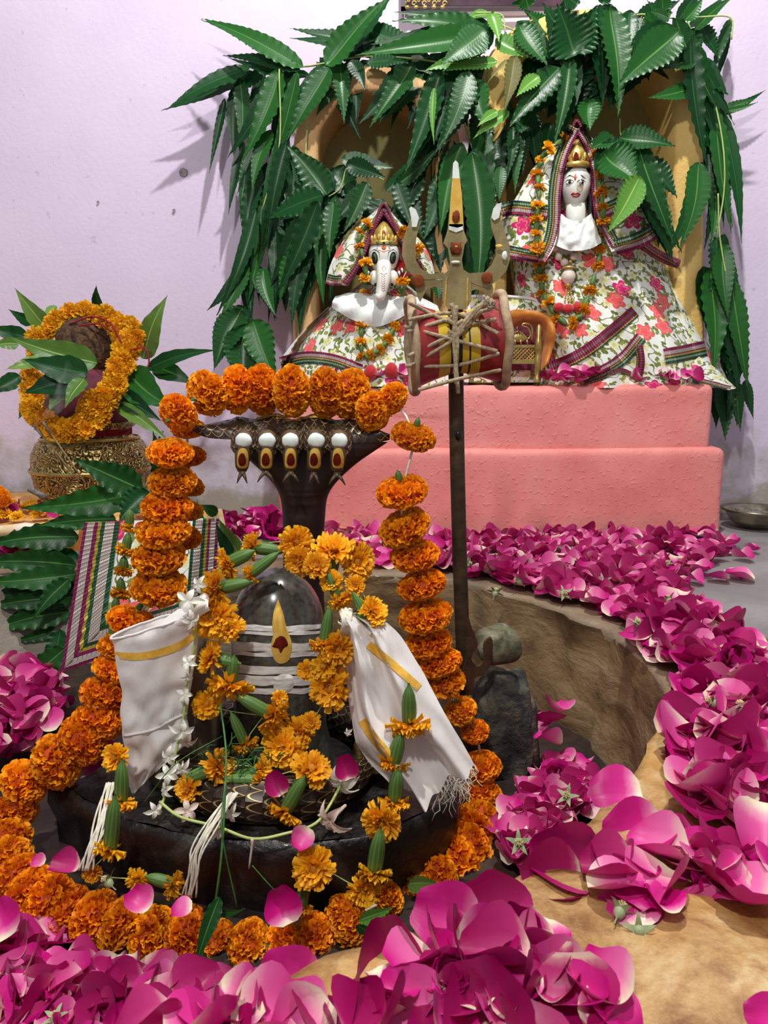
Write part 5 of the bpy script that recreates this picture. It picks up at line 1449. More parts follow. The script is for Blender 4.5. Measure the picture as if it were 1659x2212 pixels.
for nm, o_, m_ in (('white_tip', [(984, 346), (990, 352), (993, 385), (977, 385), (979, 352)], 'white_paint'), ('yellow_band', [(977, 385), (993, 385), (998, 424), (1001, 488), (988, 492), (970, 488), (974, 420)], 'sandal'), ('white_band', [(970, 484), (1000, 484), (1000, 496), (985, 502), (970, 496)], 'white_paint'),
                   ('white_tip', [(884, 450), (888, 446), (898, 452), (905, 470), (900, 490), (890, 490), (888, 470)], 'white_paint'), ('white_tip', [(1066, 450), (1074, 440), (1084, 438), (1082, 452), (1078, 470), (1068, 476), (1062, 470)], 'white_paint'), ('red_square', [(974, 524), (996, 524), (994, 550), (976, 550)], 'rust_paint')):
    plate(nm, o_, 0.003, m_, Yo=-0.0026)
for nm, cx, cy, rx, ry, m_ in (('red_spot', 985, 468, 8, 13, 'rust_paint'), ('red_spot', 985, 535, 12, 12, 'rust_paint'), ('red_spot', 903, 606, 13, 13, 'rust_paint'), ('red_spot', 1052, 600, 12, 12, 'rust_paint'), ('yellow_spot', 985, 533, 6, 7, 'sandal'), ('white_spot', 984, 566, 10, 3, 'white_paint'), ('white_spot', 1090, 552, 6, 9, 'white_paint'), ('yellow_spot', 1078, 532, 8, 4, 'sandal')):
    kk = K(cy, Yp); mb = MB(); mb.ell(W(cx, cy, Yp - 0.0165), (rx * kk, 0.0016, ry * kk), 16, 6, lump=0.3, ls=2, seed=cx); put(nm, mb, M[m_], td)
# drum
dr = thing('hand_drum', 'red and yellow hourglass hand drum laced with cotton rope, tied across the trident', 'drum', W(982, 745, 1.07))
Yd = 1.055
pa, pb = W(890, 748, Yd), W(1080, 736, Yd + 0.004)
ax = (pb - pa); Ld = ax.length; ax.normalize()
kd = K(745, Yd)
MD = frame(pa, ax, 1.0, hint=(0, -1, 0))
cols = [(0, 'drum_red'), (0.27, 'drum_yellow'), (0.40, 'drum_black'), (0.43, 'drum_yellow'), (0.49, 'drum_black'), (0.53, 'drum_yellow'), (0.60, 'drum_black'), (0.62, 'drum_yellow'), (0.72, 'drum_red'), (1.0, None)]
rad = lambda t: (92 - (30 * (1 - abs(2 * t - 1) ** 1.3))) * kd
mats_ = [M['drum_red'], M['drum_yellow'], M['drum_black']]
ix = {'drum_red': 0, 'drum_yellow': 1, 'drum_black': 2}
mb = MB()
for (t0, m0), (t1, _) in zip(cols[:-1], cols[1:]):
    n_ = max(1, int((t1 - t0) * 24))
    mb.lathe([(rad(t0 + (t1 - t0) * i / n_), Ld * (t0 + (t1 - t0) * i / n_)) for i in range(n_ + 1)], 40, MD, ix[m0])
put('shell', mb, mats_, dr); dv = mb.bvh()
ringp = []
for t, nm in ((0.0, 'drum_head'), (1.0, 'drum_head')):
    c = MD @ Vector((0, 0, Ld * t))
    X, Y2 = (MD.to_3x3() @ Vector((1, 0, 0))), (MD.to_3x3() @ Vector((0, 1, 0)))
    rr = 98 * kd
    pts = [c + (X * cos(a) + Y2 * sin(a)) * rr * (1 + 0.012 * sin(3 * a)) + ax * (0.0015 * sin(5 * a)) for a in [2 * PI * i / 36 for i in range(37)]]
    mb = MB(); mb.tube(pts, 0.0062, 10, caps=False); mb.lathe([(rr, 0.001), (rr * 0.5, 0.002), (0.001, 0.002)], 30, Matrix.Translation(c) @ MD.to_3x3().to_4x4() @ Matrix.Translation((0, 0, -0.001 if t == 0 else 0)))
    put(nm, mb, M['hide'], dr)
    ringp.append((c, X, Y2, rr))
rope_px = [((884, 690), (985, 676), (1075, 720)), ((882, 716), (980, 686), (1060, 668)), ((884, 768), (985, 716), (1062, 648)), ((884, 790), (985, 730), (1040, 672)), ((875, 706), (985, 735), (1072, 758)), ((878, 790), (985, 790), (1076, 764)), ((1080, 800), (985, 820), (905, 842)), ((885, 655), (985, 700), (1070, 690))]
for a, b, c in rope_px:
    q = cr([Vector((a[0], a[1], 0)), Vector((b[0], b[1], 0)), Vector((c[0], c[1], 0))], 22)
    P3 = [on(dv, p.x, p.y, 1.0, 0.004) for p in q]
    ymin = min(p.y for p in P3)
    P3[0], P3[-1] = W(q[0].x, q[0].y, 0.976), W(q[-1].x, q[-1].y, 0.978)
    for _ in range(6): P3 = [P3[0]] + [(P3[i - 1] + P3[i] + P3[i + 1]) / 3 for i in range(1, len(P3) - 1)] + [P3[-1]]
    mb = MB(); mb.tube(P3, 0.0026, 7); put('lacing_rope', mb, M['rope'], dr)
yf_ = min(p.y for p in [on(dv, 985, 745, 1.0, 0.0)]) - 0.006
for q in ([(975, 655), (982, 690), (980, 730), (984, 780), (990, 850)], [(986, 660), (984, 700), (988, 740), (984, 790), (986, 830)], [(966, 690), (985, 700), (1000, 692)], [(968, 715), (986, 722), (1002, 712)], [(975, 730), (1000, 700), (1030, 665), (1062, 650)], [(970, 740), (996, 712), (1022, 680), (1056, 642)]):
    mb = MB(); mb.tube(cr([W(a, b, yf_) for a, b in q], 20), 0.003, 7); put('tie_rope', mb, M['rope'], dr)
mb = MB()
for i in range(9): mb.tube([W(1062, 660, 0.985) + Vector((RND.uniform(-.004, .004), -0.002, RND.uniform(-.004, .004))), W(1056 + RND.uniform(-14, 16), 655 + RND.uniform(-10, 10), 0.975), W(1060 + RND.uniform(-18, 18), 664 + RND.uniform(-8, 14), 0.98)], 0.0016, 5)
put('rope_knot', mb, M['rope'], dr)

# ------------------------------------------------------------------ rocks and the small iron trident behind the garland
rk = MB()
Rc = W(1095, 1590, 1.02)
def rf(u, v):
    a, b = u * 2 * PI, (v - 0.5) * PI
    d = Vector((cos(a) * cos(b), sin(a) * cos(b), sin(b)))
    sq = lambda t, e: math.copysign(abs(t) ** e, t)
    z = sq(d.z, 0.75)
    p = Vector((sq(cos(a), 0.8) * abs(cos(b)) ** 0.55 * (0.052 - 0.009 * z), sq(sin(a), 0.8) * abs(cos(b)) ** 0.55 * 0.05, z * 0.098))
    return Rc + Vector((-0.008, 0, 0.004)) + p * (1 + 0.16 * noise.noise(d * 2.2) + 0.05 * noise.noise(d * 7))
rk.grid(rf, 40, 30, True)
put('boulder', rk, M['rock_dark'], None, loc=(Rc.x, Rc.y, PIT_Z)); o_ = bpy.data.objects['boulder']; tag(o_, 'dark speckled upright boulder standing in the pit beside the marigold garland', 'rock')
sr = MB(); c = W(1076, 1392, 1.0); sr.ell(c, (0.034, 0.032, 0.029), 28, 20, lump=0.14, ls=1.4, seed=3); put('stone', sr, M['rock_light'], None, loc=c, label='small pale grey-green stone perched on top of the dark boulder', cat='rock')
it = thing('small_trident', 'small rusty iron trident with one curled prong before the boulder', 'trident', W(1012, 1500, 0.965))
Yi = 0.965
mb = MB(); mb.prism([W(a, b, Yi) for a, b in cr([Vector((x, y, 0)) for x, y in ((1012, 1330), (1018, 1352), (1026, 1372), (1032, 1395), (1020, 1415), (1021, 1432), (1034, 1440), (1046, 1426), (1044, 1404), (1048, 1386), (1062, 1378), (1064, 1402), (1060, 1436), (1044, 1458), (1026, 1466), (1022, 1500), (1020, 1520), (1010, 1520), (1006, 1470), (1000, 1450), (1010, 1420), (1008, 1390), (1014, 1372), (1008, 1352))] , 70) for a, b in [(a.x, a.y)]] if 0 else [W(q.x, q.y, Yi) for q in cr([Vector((x, y, 0)) for x, y in ((1012, 1330), (1018, 1352), (1026, 1372), (1032, 1395), (1020, 1415), (1021, 1432), (1034, 1440), (1046, 1426), (1044, 1404), (1048, 1386), (1062, 1378), (1064, 1402), (1060, 1436), (1044, 1458), (1026, 1466), (1022, 1500), (1020, 1520), (1010, 1520), (1006, 1470), (1000, 1450), (1010, 1420), (1008, 1390), (1014, 1372), (1008, 1352))], 70)], (0, 0.006, 0))
put('fork', mb, M['brown_iron'], it, False)
mb = MB(); mb.tube([W(1014, 1500, Yi + 0.003), W(1016, 1640, Yi + 0.01)], 0.005, 8); put('shank', mb, M['brown_iron'], it)
# ------------------------------------------------------------------ the long orange marigold garland
def garland(name, label, items, group=None, closed=False):
    # items: (px, py, Y or None for the pit floor height z, width px)
    P3 = []
    for it_ in items:
        px, py, Y, w = it_[:4]
        P3.append(W(px, py, Y) if Y > 0 else G(px, py, Y))
    th = thing(name, label, 'garland', P3[0], group)
    r = random.Random(5)
    full = lambda i, q: q[1] > 1480 or q[1] < 900
    mb = MB(); mb.tube(cr(P3, len(P3) * 3), 0.0018, 5); put('string', mb, M['thread'], th)
    for i, p in enumerate(P3):
        a, b = P3[max(i - 1, 0)], P3[min(i + 1, len(P3) - 1)]
        t = (b - a).normalized()
        opt = items[i][4] if len(items[i]) > 4 else {}
        if 'ax' in opt: t = Vector(opt['ax']).normalized()
        else: t = (t + Vector((r.uniform(-1, 1), r.uniform(-1, 1), r.uniform(-1, 1))) * 0.16).normalized()
        Ydep = p.y
        k = items[i][3] * 0.5 * K(items[i][1], Ydep) * 0.97
        if r.random() < 0.5: t = -t
        o = inst('marigold', r.choice((POMS_L[4:] if opt.get('l') or r.random() < 0.35 else POMF) if full(i, items[i]) else (POMS_L[:4] if opt.get('l') or r.random() < 0.3 else POMS)), th, frame(p, t, k, r.uniform(0, 6)))
        kc = k * 0.42
        inst('calyx', CALYX, o, frame(p - t * k * 0.42, t, (kc, kc, kc * 0.55), 0))
    return th
TOP = dict(l=1)
top = [(385, 892, 0.915, 92), (448, 850, 0.955, 108), (512, 842, 0.975, 112), (566, 842, 0.985, 116), (630, 845, 0.97, 120, TOP), (703, 848, 0.98, 116, TOP), (757, 850, 0.985, 116), (806, 890, 0.955, 96), (846, 862, 0.965, 86), (893, 943, 0.945, 104, dict(ax=(0.25, -0.35, 1), l=1))]
rightc = [(868, 1062, 0.93, 118, dict(ax=(-0.2, -0.3, 1))), (873, 1140, 0.925, 120, dict(ax=(-0.5, -0.4, 1))), (896, 1200, 0.925, 112, dict(ax=(-0.15, -0.2, 1))), (911, 1263, 0.92, 114), (919, 1330, 0.915, 124), (924, 1388, 0.92, 112), (946, 1432, 0.92, 110), (960, 1474, 0.92, 96), (994, 1536, 0.925, 80), (1026, 1580, 0.93, 66), (1040, 1656, 0.935, 92), (1040, 1720, 0.925, 96)]
RZ = PIT_Z + 0.035
ringr = [(1034, 1775, 0.875, 104), (1020, 1808, 0.845, 128), (1000, 1838, 0.815, 136), (972, 1868, 0.79, 140), (938, 1892, 0.765, 116), (890, 1930, 0.745, 92)]
ringb = [(832, 1946, 0.715, 92, TOP), (748, 1990, 0.672, 118, TOP), (683, 2026, 0.665, 112), (612, 2044, 0.655, 118), (540, 2048, 0.655, 128, TOP), (470, 2046, 0.665, 116), (402, 2022, 0.66, 130), (330, 2026, 0.665, 134), (262, 2000, 0.67, 132), (206, 1986, 0.675, 128), (150, 1976, 0.685, 128), (108, 1952, 0.69, 128), (70, 1930, 0.70, 126), (38, 1900, 0.715, 122), (14, 1862, 0.74, 118), (14, 1812, 0.77, 112), (30, 1752, 0.80, 104), (52, 1690, 0.81, 112), (122, 1646, 0.815, 128), (178, 1600, 0.825, 122), (214, 1558, 0.84, 120), (224, 1500, 0.85, 108), (246, 1448, 0.86, 100), (262, 1400, 0.87, 104)]
leftc = [(286, 1345, 0.875, 116), (343, 1268, 0.88, 126, dict(ax=(0.1, -0.25, 1))), (344, 1203, 0.885, 122, dict(ax=(0.0, -0.25, 1))), (354, 1146, 0.89, 122, dict(ax=(0.0, -0.3, 1))), (360, 1096, 0.90, 116, dict(ax=(0.1, -0.25, 1))), (372, 1040, 0.91, 108, dict(ax=(0.05, -0.3, 1))), (368, 978, 0.905, 104, dict(ax=(0.1, -0.3, 1)))]
garland('marigold_garland', 'thick orange marigold garland crowning the naga hood and ringing the stone base', top + rightc + ringr + ringb + leftc)
garland('marigold_garland', 'short second strand of orange marigolds hanging behind the one left of the hood', [(405, 925, 0.96, 78), (404, 985, 0.965, 84), (402, 1048, 0.965, 84), (398, 1104, 0.965, 86), (396, 1160, 0.965, 84)])

# ------------------------------------------------------------------ loose strings of small marigolds over the lingam
r5 = random.Random(21)
def string_of(label, items, group=None, thread=True):
    # items: (px, py, Y, width px, (calyx tip px) or None, yellow)
    P3 = [W(a[0], a[1], a[2]) for a in items]
    th = thing('small_marigold_garland', label, 'garland', P3[0], group)
    if thread:
        mb = MB(); mb.tube(cr(P3, len(P3) * 4), 0.0006, 5); put('thread', mb, M['stem'], th)
    for i, it_ in enumerate(items):
        p = P3[i]
        k = it_[3] * 0.5 * K(it_[1], it_[2]) * 1.12
        if it_[4]:
            q = W(it_[4][0], it_[4][1], it_[2] + 0.0)
            ax = (p - q); ln = ax.length; ax.normalize()
            axf = (ax + Vector((0, -0.45, 0.25))).normalized()
        else:
            ax = None
            axf = Vector((r5.uniform(-0.4, 0.4), -0.8, r5.uniform(-0.1, 0.6))).normalized()
        ms = OPENS_Y if len(it_) > 5 and it_[5] else OPENS
        o = inst('marigold', r5.choice(ms), th, frame(p, axf, (k, k, k * 0.9), r5.uniform(0, 6)))
        if ax is not None:
            kc = 0.0195 * (1.0 if it_[3] > 60 else 0.8) * 1.28
            inst('calyx', CALYX, o, frame(p, ax, (kc, kc, max(ln * 1.35, 0.02) / 2.0 * 0.98), 0))
    return th
string_of('small marigold string across the crown of the lingam, green calyxes showing', [
    (460, 1332, 0.80, 95, None), (498, 1356, 0.80, 62, None), (466, 1272, 0.81, 86, (525, 1264)), (492, 1217, 0.83, 68, (535, 1196)), (541, 1240, 0.82, 44, (588, 1206)), (544, 1182, 0.85, 62, (598, 1188)),
    (640, 1172, 0.845, 72, None), (646, 1212, 0.82, 62, None), (684, 1222, 0.80, 60, None), (720, 1190, 0.83, 96, (716, 1236)), (772, 1212, 0.83, 78, None), (716, 1255, 0.80, 48, None), (734, 1296, 0.80, 58, (713, 1250)), (768, 1264, 0.80, 46, None), (804, 1322, 0.79, 72, (764, 1346)), (813, 1366, 0.79, 44, (776, 1300))])
string_of('small marigold string down the right flank of the lingam', [(700, 1392, 0.79, 60, (708, 1330)), (727, 1402, 0.785, 74, None), (662, 1448, 0.80, 42, None), (700, 1440, 0.785, 60, None, 1), (713, 1486, 0.785, 92, None), (672, 1560, 0.79, 46, None), (642, 1584, 0.79, 72, None)])
string_of('small marigold string down the left flank of the lingam, ending on the coil', [(456, 1420, 0.79, 72, (502, 1432)), (497, 1478, 0.79, 98, (505, 1430)), (447, 1522, 0.80, 62, None), (590, 1546, 0.78, 78, (530, 1510)), (604, 1508, 0.79, 34, None), (530, 1608, 0.785, 56, (506, 1556)), (608, 1614, 0.775, 82, None), (636, 1640, 0.775, 56, None)])
string_of('small marigold string lying on the snake coil before the lingam', [(405, 1704, 0.745, 56, None), (472, 1656, 0.755, 74, (408, 1682)), (568, 1660, 0.76, 44, (490, 1684)), (560, 1684, 0.75, 40, (500, 1684)), (672, 1662, 0.745, 84, (640, 1706)), (616, 1752, 0.725, 78, (650, 1696)), (596, 1704, 0.74, 44, None)])
string_of('small marigold string trailing from the fanned cloth down the stone base', [(884, 1564, 0.752, 90, (882, 1500)), (850, 1650, 0.742, 64, (862, 1600)), (852, 1732, 0.73, 66, (856, 1676)), (824, 1776, 0.69, 84, None), (808, 1882, 0.672, 76, (818, 1812), 1), (786, 1922, 0.675, 70, None), (678, 1874, 0.665, 94, None), (650, 1960, 0.668, 52, (656, 1915))])
string_of('small marigold string hanging beside the rolled cloth down the dark slab', [(250, 1636, 0.76, 62, None), (262, 1730, 0.735, 66, (268, 1664)), (238, 1832, 0.69, 74, (252, 1748), 1), (200, 1886, 0.69, 40, None), (300, 1900, 0.68, 60, None, 1), (374, 1910, 0.675, 54, (330, 1898), 1)])
string_of('small dull marigold string hanging between the sequinned cloth and the thick garland', [(278, 1140, 0.97, 34, (282, 1110)), (272, 1188, 0.965, 44, (276, 1160)), (268, 1232, 0.965, 42, (268, 1212)), (262, 1280, 0.965, 46, (262, 1256)), (250, 1330, 0.96, 40, (252, 1300)), (244, 1376, 0.955, 34, (246, 1350))])

# white blossoms on a green stalk
def blossoms(label, items, stalk, group=None):
    th = thing('tuberose_spray', label, 'flower', W(*stalk[0]), group)
    mb = MB(); mb.tube(pp(stalk, None, 40), 0.0016, 6); put('stalk', mb, M['stem'], th)
    for (px, py, Y, w, *old) in items:
        k = w * 0.5 * K(py, Y) * 1.15
        inst('blossom', TUBEROSE[1 if old else 0], th, frame(W(px, py, Y), (r5.uniform(-0.7, 0.7), -0.8, r5.uniform(-0.5, 0.6)), k, r5.uniform(0, 6)))
    return th
blossoms('white tuberose spray draped down the edge of the rolled cloth', [(408, 1298, 0.775, 62), (412, 1340, 0.77, 50), (430, 1262, 0.79, 40), (408, 1432, 0.775, 48), (404, 1462, 0.775, 30), (399, 1502, 0.775, 40), (392, 1580, 0.765, 56), (404, 1600, 0.77, 50, 1), (366, 1634, 0.755, 48), (364, 1672, 0.75, 54), (394, 1660, 0.755, 46), (360, 1706, 0.745, 44), (334, 1750, 0.725, 44)],
    [(420, 1290, 0.785), (422, 1380, 0.785), (404, 1470, 0.782), (396, 1550, 0.775), (376, 1640, 0.76), (356, 1720, 0.745), (340, 1760, 0.73)])
blossoms('white tuberose spray lying along the rim of the stone base', [(404, 1752, 0.72, 56, 1), (468, 1796, 0.70, 48), (500, 1756, 0.715, 44), (738, 1686, 0.745, 96), (716, 1768, 0.70, 90, 1), (752, 1582, 0.78, 22)],
    [(345, 1732, 0.725), (390, 1765, 0.705), (470, 1786, 0.695), (545, 1812, 0.685), (620, 1800, 0.688), (680, 1780, 0.695), (712, 1740, 0.72), (736, 1696, 0.745)])
mb = MB(); mb.tube(pp([(545, 1812, 0.683), (544, 1830, 0.681), (538, 1876, 0.680)], None, 8), [0.002, 0.0018, 0.0016, 0.0014, 0.0013, 0.0013, 0.0012, 0.001], 6); put('withered_stalk', mb, M['tuberose_old'], None, loc=W(545, 1830, 0.68), label='withered pinkish flower stalk hanging over the slab edge', cat='stalk')
# cotton thread bundles
for lab, pts in (('flat white thread bundle running down the slab beside the small marigolds', [(240, 1690, 0.745), (222, 1760, 0.715), (200, 1830, 0.692), (186, 1880, 0.685)]), ('white thread bundle hanging from the coil over the slab front', [(505, 1712, 0.722), (462, 1776, 0.690), (424, 1840, 0.674), (418, 1890, 0.67), (408, 1938, 0.672)])):
    mb = MB(); c = cr([W(*q) for q in pts], 20)
    for s in range(7): mb.tube([p + Vector(((s - 3) * 0.0016 * (0.5 + abs(sin(i * 0.25 + s))), -0.001 * (s % 2), 0)) for i, p in enumerate(c)], 0.0011, 5)
    put('thread_bundle', mb, M['thread'], None, loc=c[0], label=lab, cat='thread')
# green wisps and grass blades
mb = MB()
for i in range(90):
    a = W(r5.uniform(425, 600), r5.uniform(1630, 1690), 0.762 + r5.uniform(-0.01, 0.02))
    d = Vector((r5.uniform(-1, 1), r5.uniform(-0.6, 0.3), r5.uniform(-0.2, 0.9))).normalized() * r5.uniform(0.012, 0.03)
    mb.tube([a, a + d * 0.5 + Vector((0, -0.003, 0.006)), a + d + Vector((0, -0.003, -0.002))], 0.0006, 4)
put('green_wisps', mb, M['grass'], None, loc=W(510, 1660, 0.76), label='feathery green wisps tangled on the snake coil', cat='greenery', kind='stuff')
for lab, pts, r0 in (('long grass blade running from the lingam down past the slab', [(476, 1520, 0.775), (488, 1620, 0.74), (486, 1720, 0.70), (478, 1850, 0.664), (464, 1960, 0.655)], 0.0012), ('thin grass stem crossing the cloth towards the coil', [(310, 1735, 0.74), (380, 1650, 0.735), (480, 1590, 0.77)], 0.0006), ('fine grass stem across the slab front', [(545, 1870, 0.672), (590, 1920, 0.668), (625, 1952, 0.666)], 0.0006), ('fine upright grass stem before the slab', [(486, 1690, 0.705), (480, 1800, 0.672), (512, 1960, 0.662)], 0.0007)):
    mb = MB(); mb.tube(pp(pts, None, 24), r0, 6); put('grass_blade', mb, M['grass'], None, loc=W(*pts[0]), label=lab, cat='grass')
th = thing('green_leaf_tip', 'narrow green leaf lying over the front marigolds', 'leaf', W(440, 2000, 0.60))
leaf_px(th, (474, 1938), (420, 2092), 34, 0.628, 0.60, 'leaf', sag=0.05); leaf_px(th, (470, 1972), (530, 1962), 16, 0.634, 0.63, 'leaf')
th = thing('torn_leaf', 'torn pale leaf among the marigolds beside the slab', 'leaf', W(900, 1910, 0.72)); leaf_px(th, (880, 1912), (950, 1908), 40, 0.71, 0.72, 'mango')
th = thing('torn_leaf', 'green leaf tucked under the front marigolds near the tan rim', 'leaf', W(810, 1980, 0.64)); leaf_px(th, (776, 1990), (850, 1960), 34, 0.645, 0.66, 'leaf_young'); leaf_px(th, (770, 2000), (820, 2020), 24, 0.635, 0.64, 'leaf')

# ------------------------------------------------------------------ rose petals
r7 = random.Random(33)
NPET = [0]
def petal(p, size, label, group, tilt=0.7, M_=None, me=None):
    NPET[0] += 1
    M_ = M_ or (Matrix.Translation(p) @ rot_rand(r7, tilt) @ Matrix.Diagonal((size, size, size, 1)))
    return inst('rose_petal', me or r7.choice(PETALS), None, M_, label, 'petal', group)
def inpoly(x, y, poly):
    c = False
    for i in range(len(poly)):
        (x1, y1), (x2, y2) = poly[i - 1], poly[i]
        if (y1 > y) != (y2 > y) and x < (x2 - x1) * (y - y1) / (y2 - y1) + x1: c = not c
    return c
def scatter(poly, n, z0, pile, size, label, group, tilt=0.6, jitter=0.25, single=True, dens=None, hearts=0, split=None):
    xs, ys = [a for a, b in poly], [b for a, b in poly]
    # even spread over the ground: take world-space samples inside the outline
    W3 = [G(a, b, z0) for a, b in poly]
    mnx, mxx, mny, mxy = min(p.x for p in W3), max(p.x for p in W3), min(p.y for p in W3), max(p.y for p in W3)
    out, tries, stuffm = [], 0, MB()
    P2 = [(p.x, p.y) for p in W3]
    while len(out) < n and tries < n * 60:
        tries += 1
        x, y = r7.uniform(mnx, mxx), r7.uniform(mny, mxy)
        if not inpoly(x, y, P2): continue
        if out and tries < n * 30 and min((x - q.x) ** 2 + (y - q.y) ** 2 for q in out) < (size * 0.30) ** 2 and r7.random() < 0.8: continue
        f = len(out) / n
        out.append(Vector((x, y, z0 + size * 0.14 + pile * f * r7.uniform(0.5, 1.0))))
    for i, p in enumerate(out):
        s = size * r7.uniform(1 - jitter, 1 + jitter)
        if single:
            lb, gp = label, group
            if split:
                qx = 829.5 + FPX * p.x / (p.y * CA - (p.z - CAM_Z) * SA)
                sfx = split[0][1]
                for lim, tx in split:
                    if qx >= lim: sfx = tx
                lb, gp = label + ', ' + sfx, group + ', ' + sfx
            petal(p, s, lb, gp, tilt)
        else:
            me = r7.choice(PETALS); Mx = Matrix.Translation(p) @ rot_rand(r7, tilt) @ Matrix.Diagonal((s, s, s, 1))
            stuffm.append((me, Mx)) if isinstance(stuffm, list) else None
            STUFF.append((me, Mx))
    for i in range(hearts):
        p = r7.choice(out) + Vector((0, 0, size * 0.3))
        rose_heart(p, size * 0.30, label.replace('rose petal', 'petal-less rose calyx'), group and group.replace('petals', 'calyxes'))
    return out
STUFF = []
def rose_heart(p, s, label, group):
    Mx = Matrix.Translation(p) @ rot_rand(r7, 1.2) @ Matrix.Diagonal((s, s, s, 1))
    o = inst('rose_calyx', SEPALS, None, Mx, label, 'flower head', group)
    inst('stamens', ROSEHEART, o, Mx)
def flush_stuff(name, label):
    mb = MB(); cols = ([], [])
    verts, faces, uvs, mi = [], [], [], []
    for me, Mx in STUFF:
        o = len(verts)
        verts += [tuple(Mx @ v.co) for v in me.vertices]
        faces += [[i + o for i in p.vertices] for p in me.polygons]
        uvs += [c for d in me.uv_layers[0].data for c in d.uv]
        mi += [1 if me.materials[0] == M['petal_deep'] else 0] * len(me.polygons)
    nm = bpy.data.meshes.new(name); nm.from_pydata(verts, [], faces)
    nm.uv_layers.new(name='UVMap').data.foreach_set('uv', uvs)
    nm.materials.append(M['petal']); nm.materials.append(M['petal_deep'])
    nm.polygons.foreach_set('material_index', mi); nm.polygons.foreach_set('use_smooth', [True] * len(faces)); nm.update()
    o = bpy.data.objects.new(name, nm); link(o); tag(o, label, 'petals', None, 'stuff'); STUFF.clear()

# floor drift before the altar: the small far ones lie as one mass
FAR = [(905, 1160), (1300, 1156), (1560, 1156), (1590, 1185), (1540, 1215), (1500, 1262), (1380, 1270), (1200, 1262), (1080, 1250), (900, 1228)]
scatter(FAR, 330, 0.0, 0.003, 0.041, '', None, 0.24, single=False, hearts=0)
scatter([(690, 1150), (920, 1165), (900, 1228), (800, 1225), (690, 1200)], 80, 0.0, 0.015, 0.044, '', None, 0.5, single=False)
RIM1 = [(910, 1195), (1010, 1215), (1100, 1240), (1300, 1225), (1470, 1280), (1480, 1330), (1330, 1345), (1240, 1310), (1150, 1284), (1085, 1262), (1000, 1244), (900, 1234)]
scatter(RIM1, 180, 0.0, 0.012, 0.047, '', None, 0.36, single=False)
flush_stuff('far_petal_drift', 'far drift of small magenta rose petals on the grey floor before the pink altar')
for poly, lab, grp, n, s in ((FAR, 'small pale rose calyx in the far drift before the altar', 'calyxes in the far drift', 7, 0.013), (RIM1, 'pale rose calyx with stamens on the far rim of the pit', 'calyxes on the far rim', 9, 0.017)):
    scatter_pts = [G(r7.uniform(940, 1450), r7.uniform(1165, 1240) if s < 0.015 else r7.uniform(1225, 1310), 0.012) for q in range(n)]
    for p in scatter_pts: rose_heart(p + Vector((0, 0, 0.01)), s, lab, grp)
scatter([(1560, 1190), (1640, 1195), (1640, 1260), (1540, 1255)], 7, 0.0, 0.0, 0.042, 'stray magenta rose petal lying apart on bare grey floor', 'stray petals on the bare floor', 0.3)
# heaps on the right rim: a lower layer as one mass, the petals on top singly
BEND = [(1330, 1345), (1480, 1310), (1600, 1400), (1659, 1440), (1690, 1500), (1560, 1500), (1465, 1490), (1440, 1440)]
RIGHT = [(1485, 1500), (1680, 1500), (1700, 1640), (1640, 1720), (1520, 1700), (1470, 1660), (1476, 1590)]
BELOW = [(1490, 1690), (1640, 1720), (1700, 1800), (1640, 1830), (1510, 1770)]
scatter(BEND, 70, 0.0, 0.012, 0.046, '', None, 0.5, single=False)
scatter(RIGHT, 80, 0.0, 0.015, 0.044, '', None, 0.55, single=False)
scatter(BELOW, 18, 0.0, 0.010, 0.044, '', None, 0.5, single=False)
flush_stuff('petal_underlayer', 'lower layer of crushed rose petals under the heap along the right rim')
scatter(BEND, 56, 0.014, 0.012, 0.050, 'rose petal on top of the heap at the bend of the pit rim', 'petals at the bend of the rim', 0.36, hearts=3, split=((0, 'pit side'), (1480, 'floor side')))
scatter(RIGHT, 60, 0.016, 0.014, 0.050, 'rose petal on top of the deep heap over the right rim', 'petals over the right rim', 0.38, hearts=2, split=((0, 'pit side'), (1570, 'frame edge side')))
scatter(BELOW, 16, 0.012, 0.01, 0.046, 'rose petal sliding over the pale edge below the right heap', 'petals below the right heap', 0.6, hearts=1)
# inside the pit
scatter([(1175, 1670), (1255, 1670), (1280, 1740), (1190, 1840), (1100, 1890), (1090, 1800), (1130, 1740)], 100, PIT_Z + 0.005, 0.02, 0.038, '', None, 0.4, single=False)
scatter([(1175, 1580), (1205, 1580), (1205, 1610), (1180, 1620)], 4, PIT_Z + 0.05, 0.05, 0.042, '', None, 0.8, single=False)
flush_stuff('pit_petal_heap', 'heap of rose petals down in the pit between the boulder and the stone wall')
for px, py in ((1225, 1720), (1120, 1820)): rose_heart(G(px, py, PIT_Z + 0.05), 0.016, 'pale rose calyx in the pit heap by the boulder', 'calyxes in the pit heap')
scatter([(0, 1490), (90, 1478), (150, 1520), (130, 1570), (60, 1640), (-40, 1680)], 90, PIT_Z + 0.02, 0.05, 0.046, '', None, 0.6, single=False)
flush_stuff('left_petal_heap', 'heap of rose petals in the pit behind the marigolds at the left edge')
CARPET = [(-60, 2030), (60, 2060), (180, 2120), (330, 2160), (480, 2170), (560, 2190), (520, 2280), (300, 2330), (-60, 2330)]
scatter([(-60, 1990), (60, 2030), (180, 2090), (330, 2130), (480, 2140), (560, 2160), (520, 2280), (300, 2330), (-60, 2330)], 120, PIT_Z, 0.012, 0.036, '', None, 0.45, single=False)
flush_stuff('carpet_underlayer', 'lower layer of the petal carpet on the pit floor before the marigold ring')
scatter(CARPET, 84, PIT_Z + 0.012, 0.014, 0.040, 'rose petal in the carpet before the marigold ring', 'petals before the marigold ring', 0.5, hearts=2, split=((-99, 'by the left frame edge'), (170, 'under the ring middle'), (360, 'next to the tan rim')))
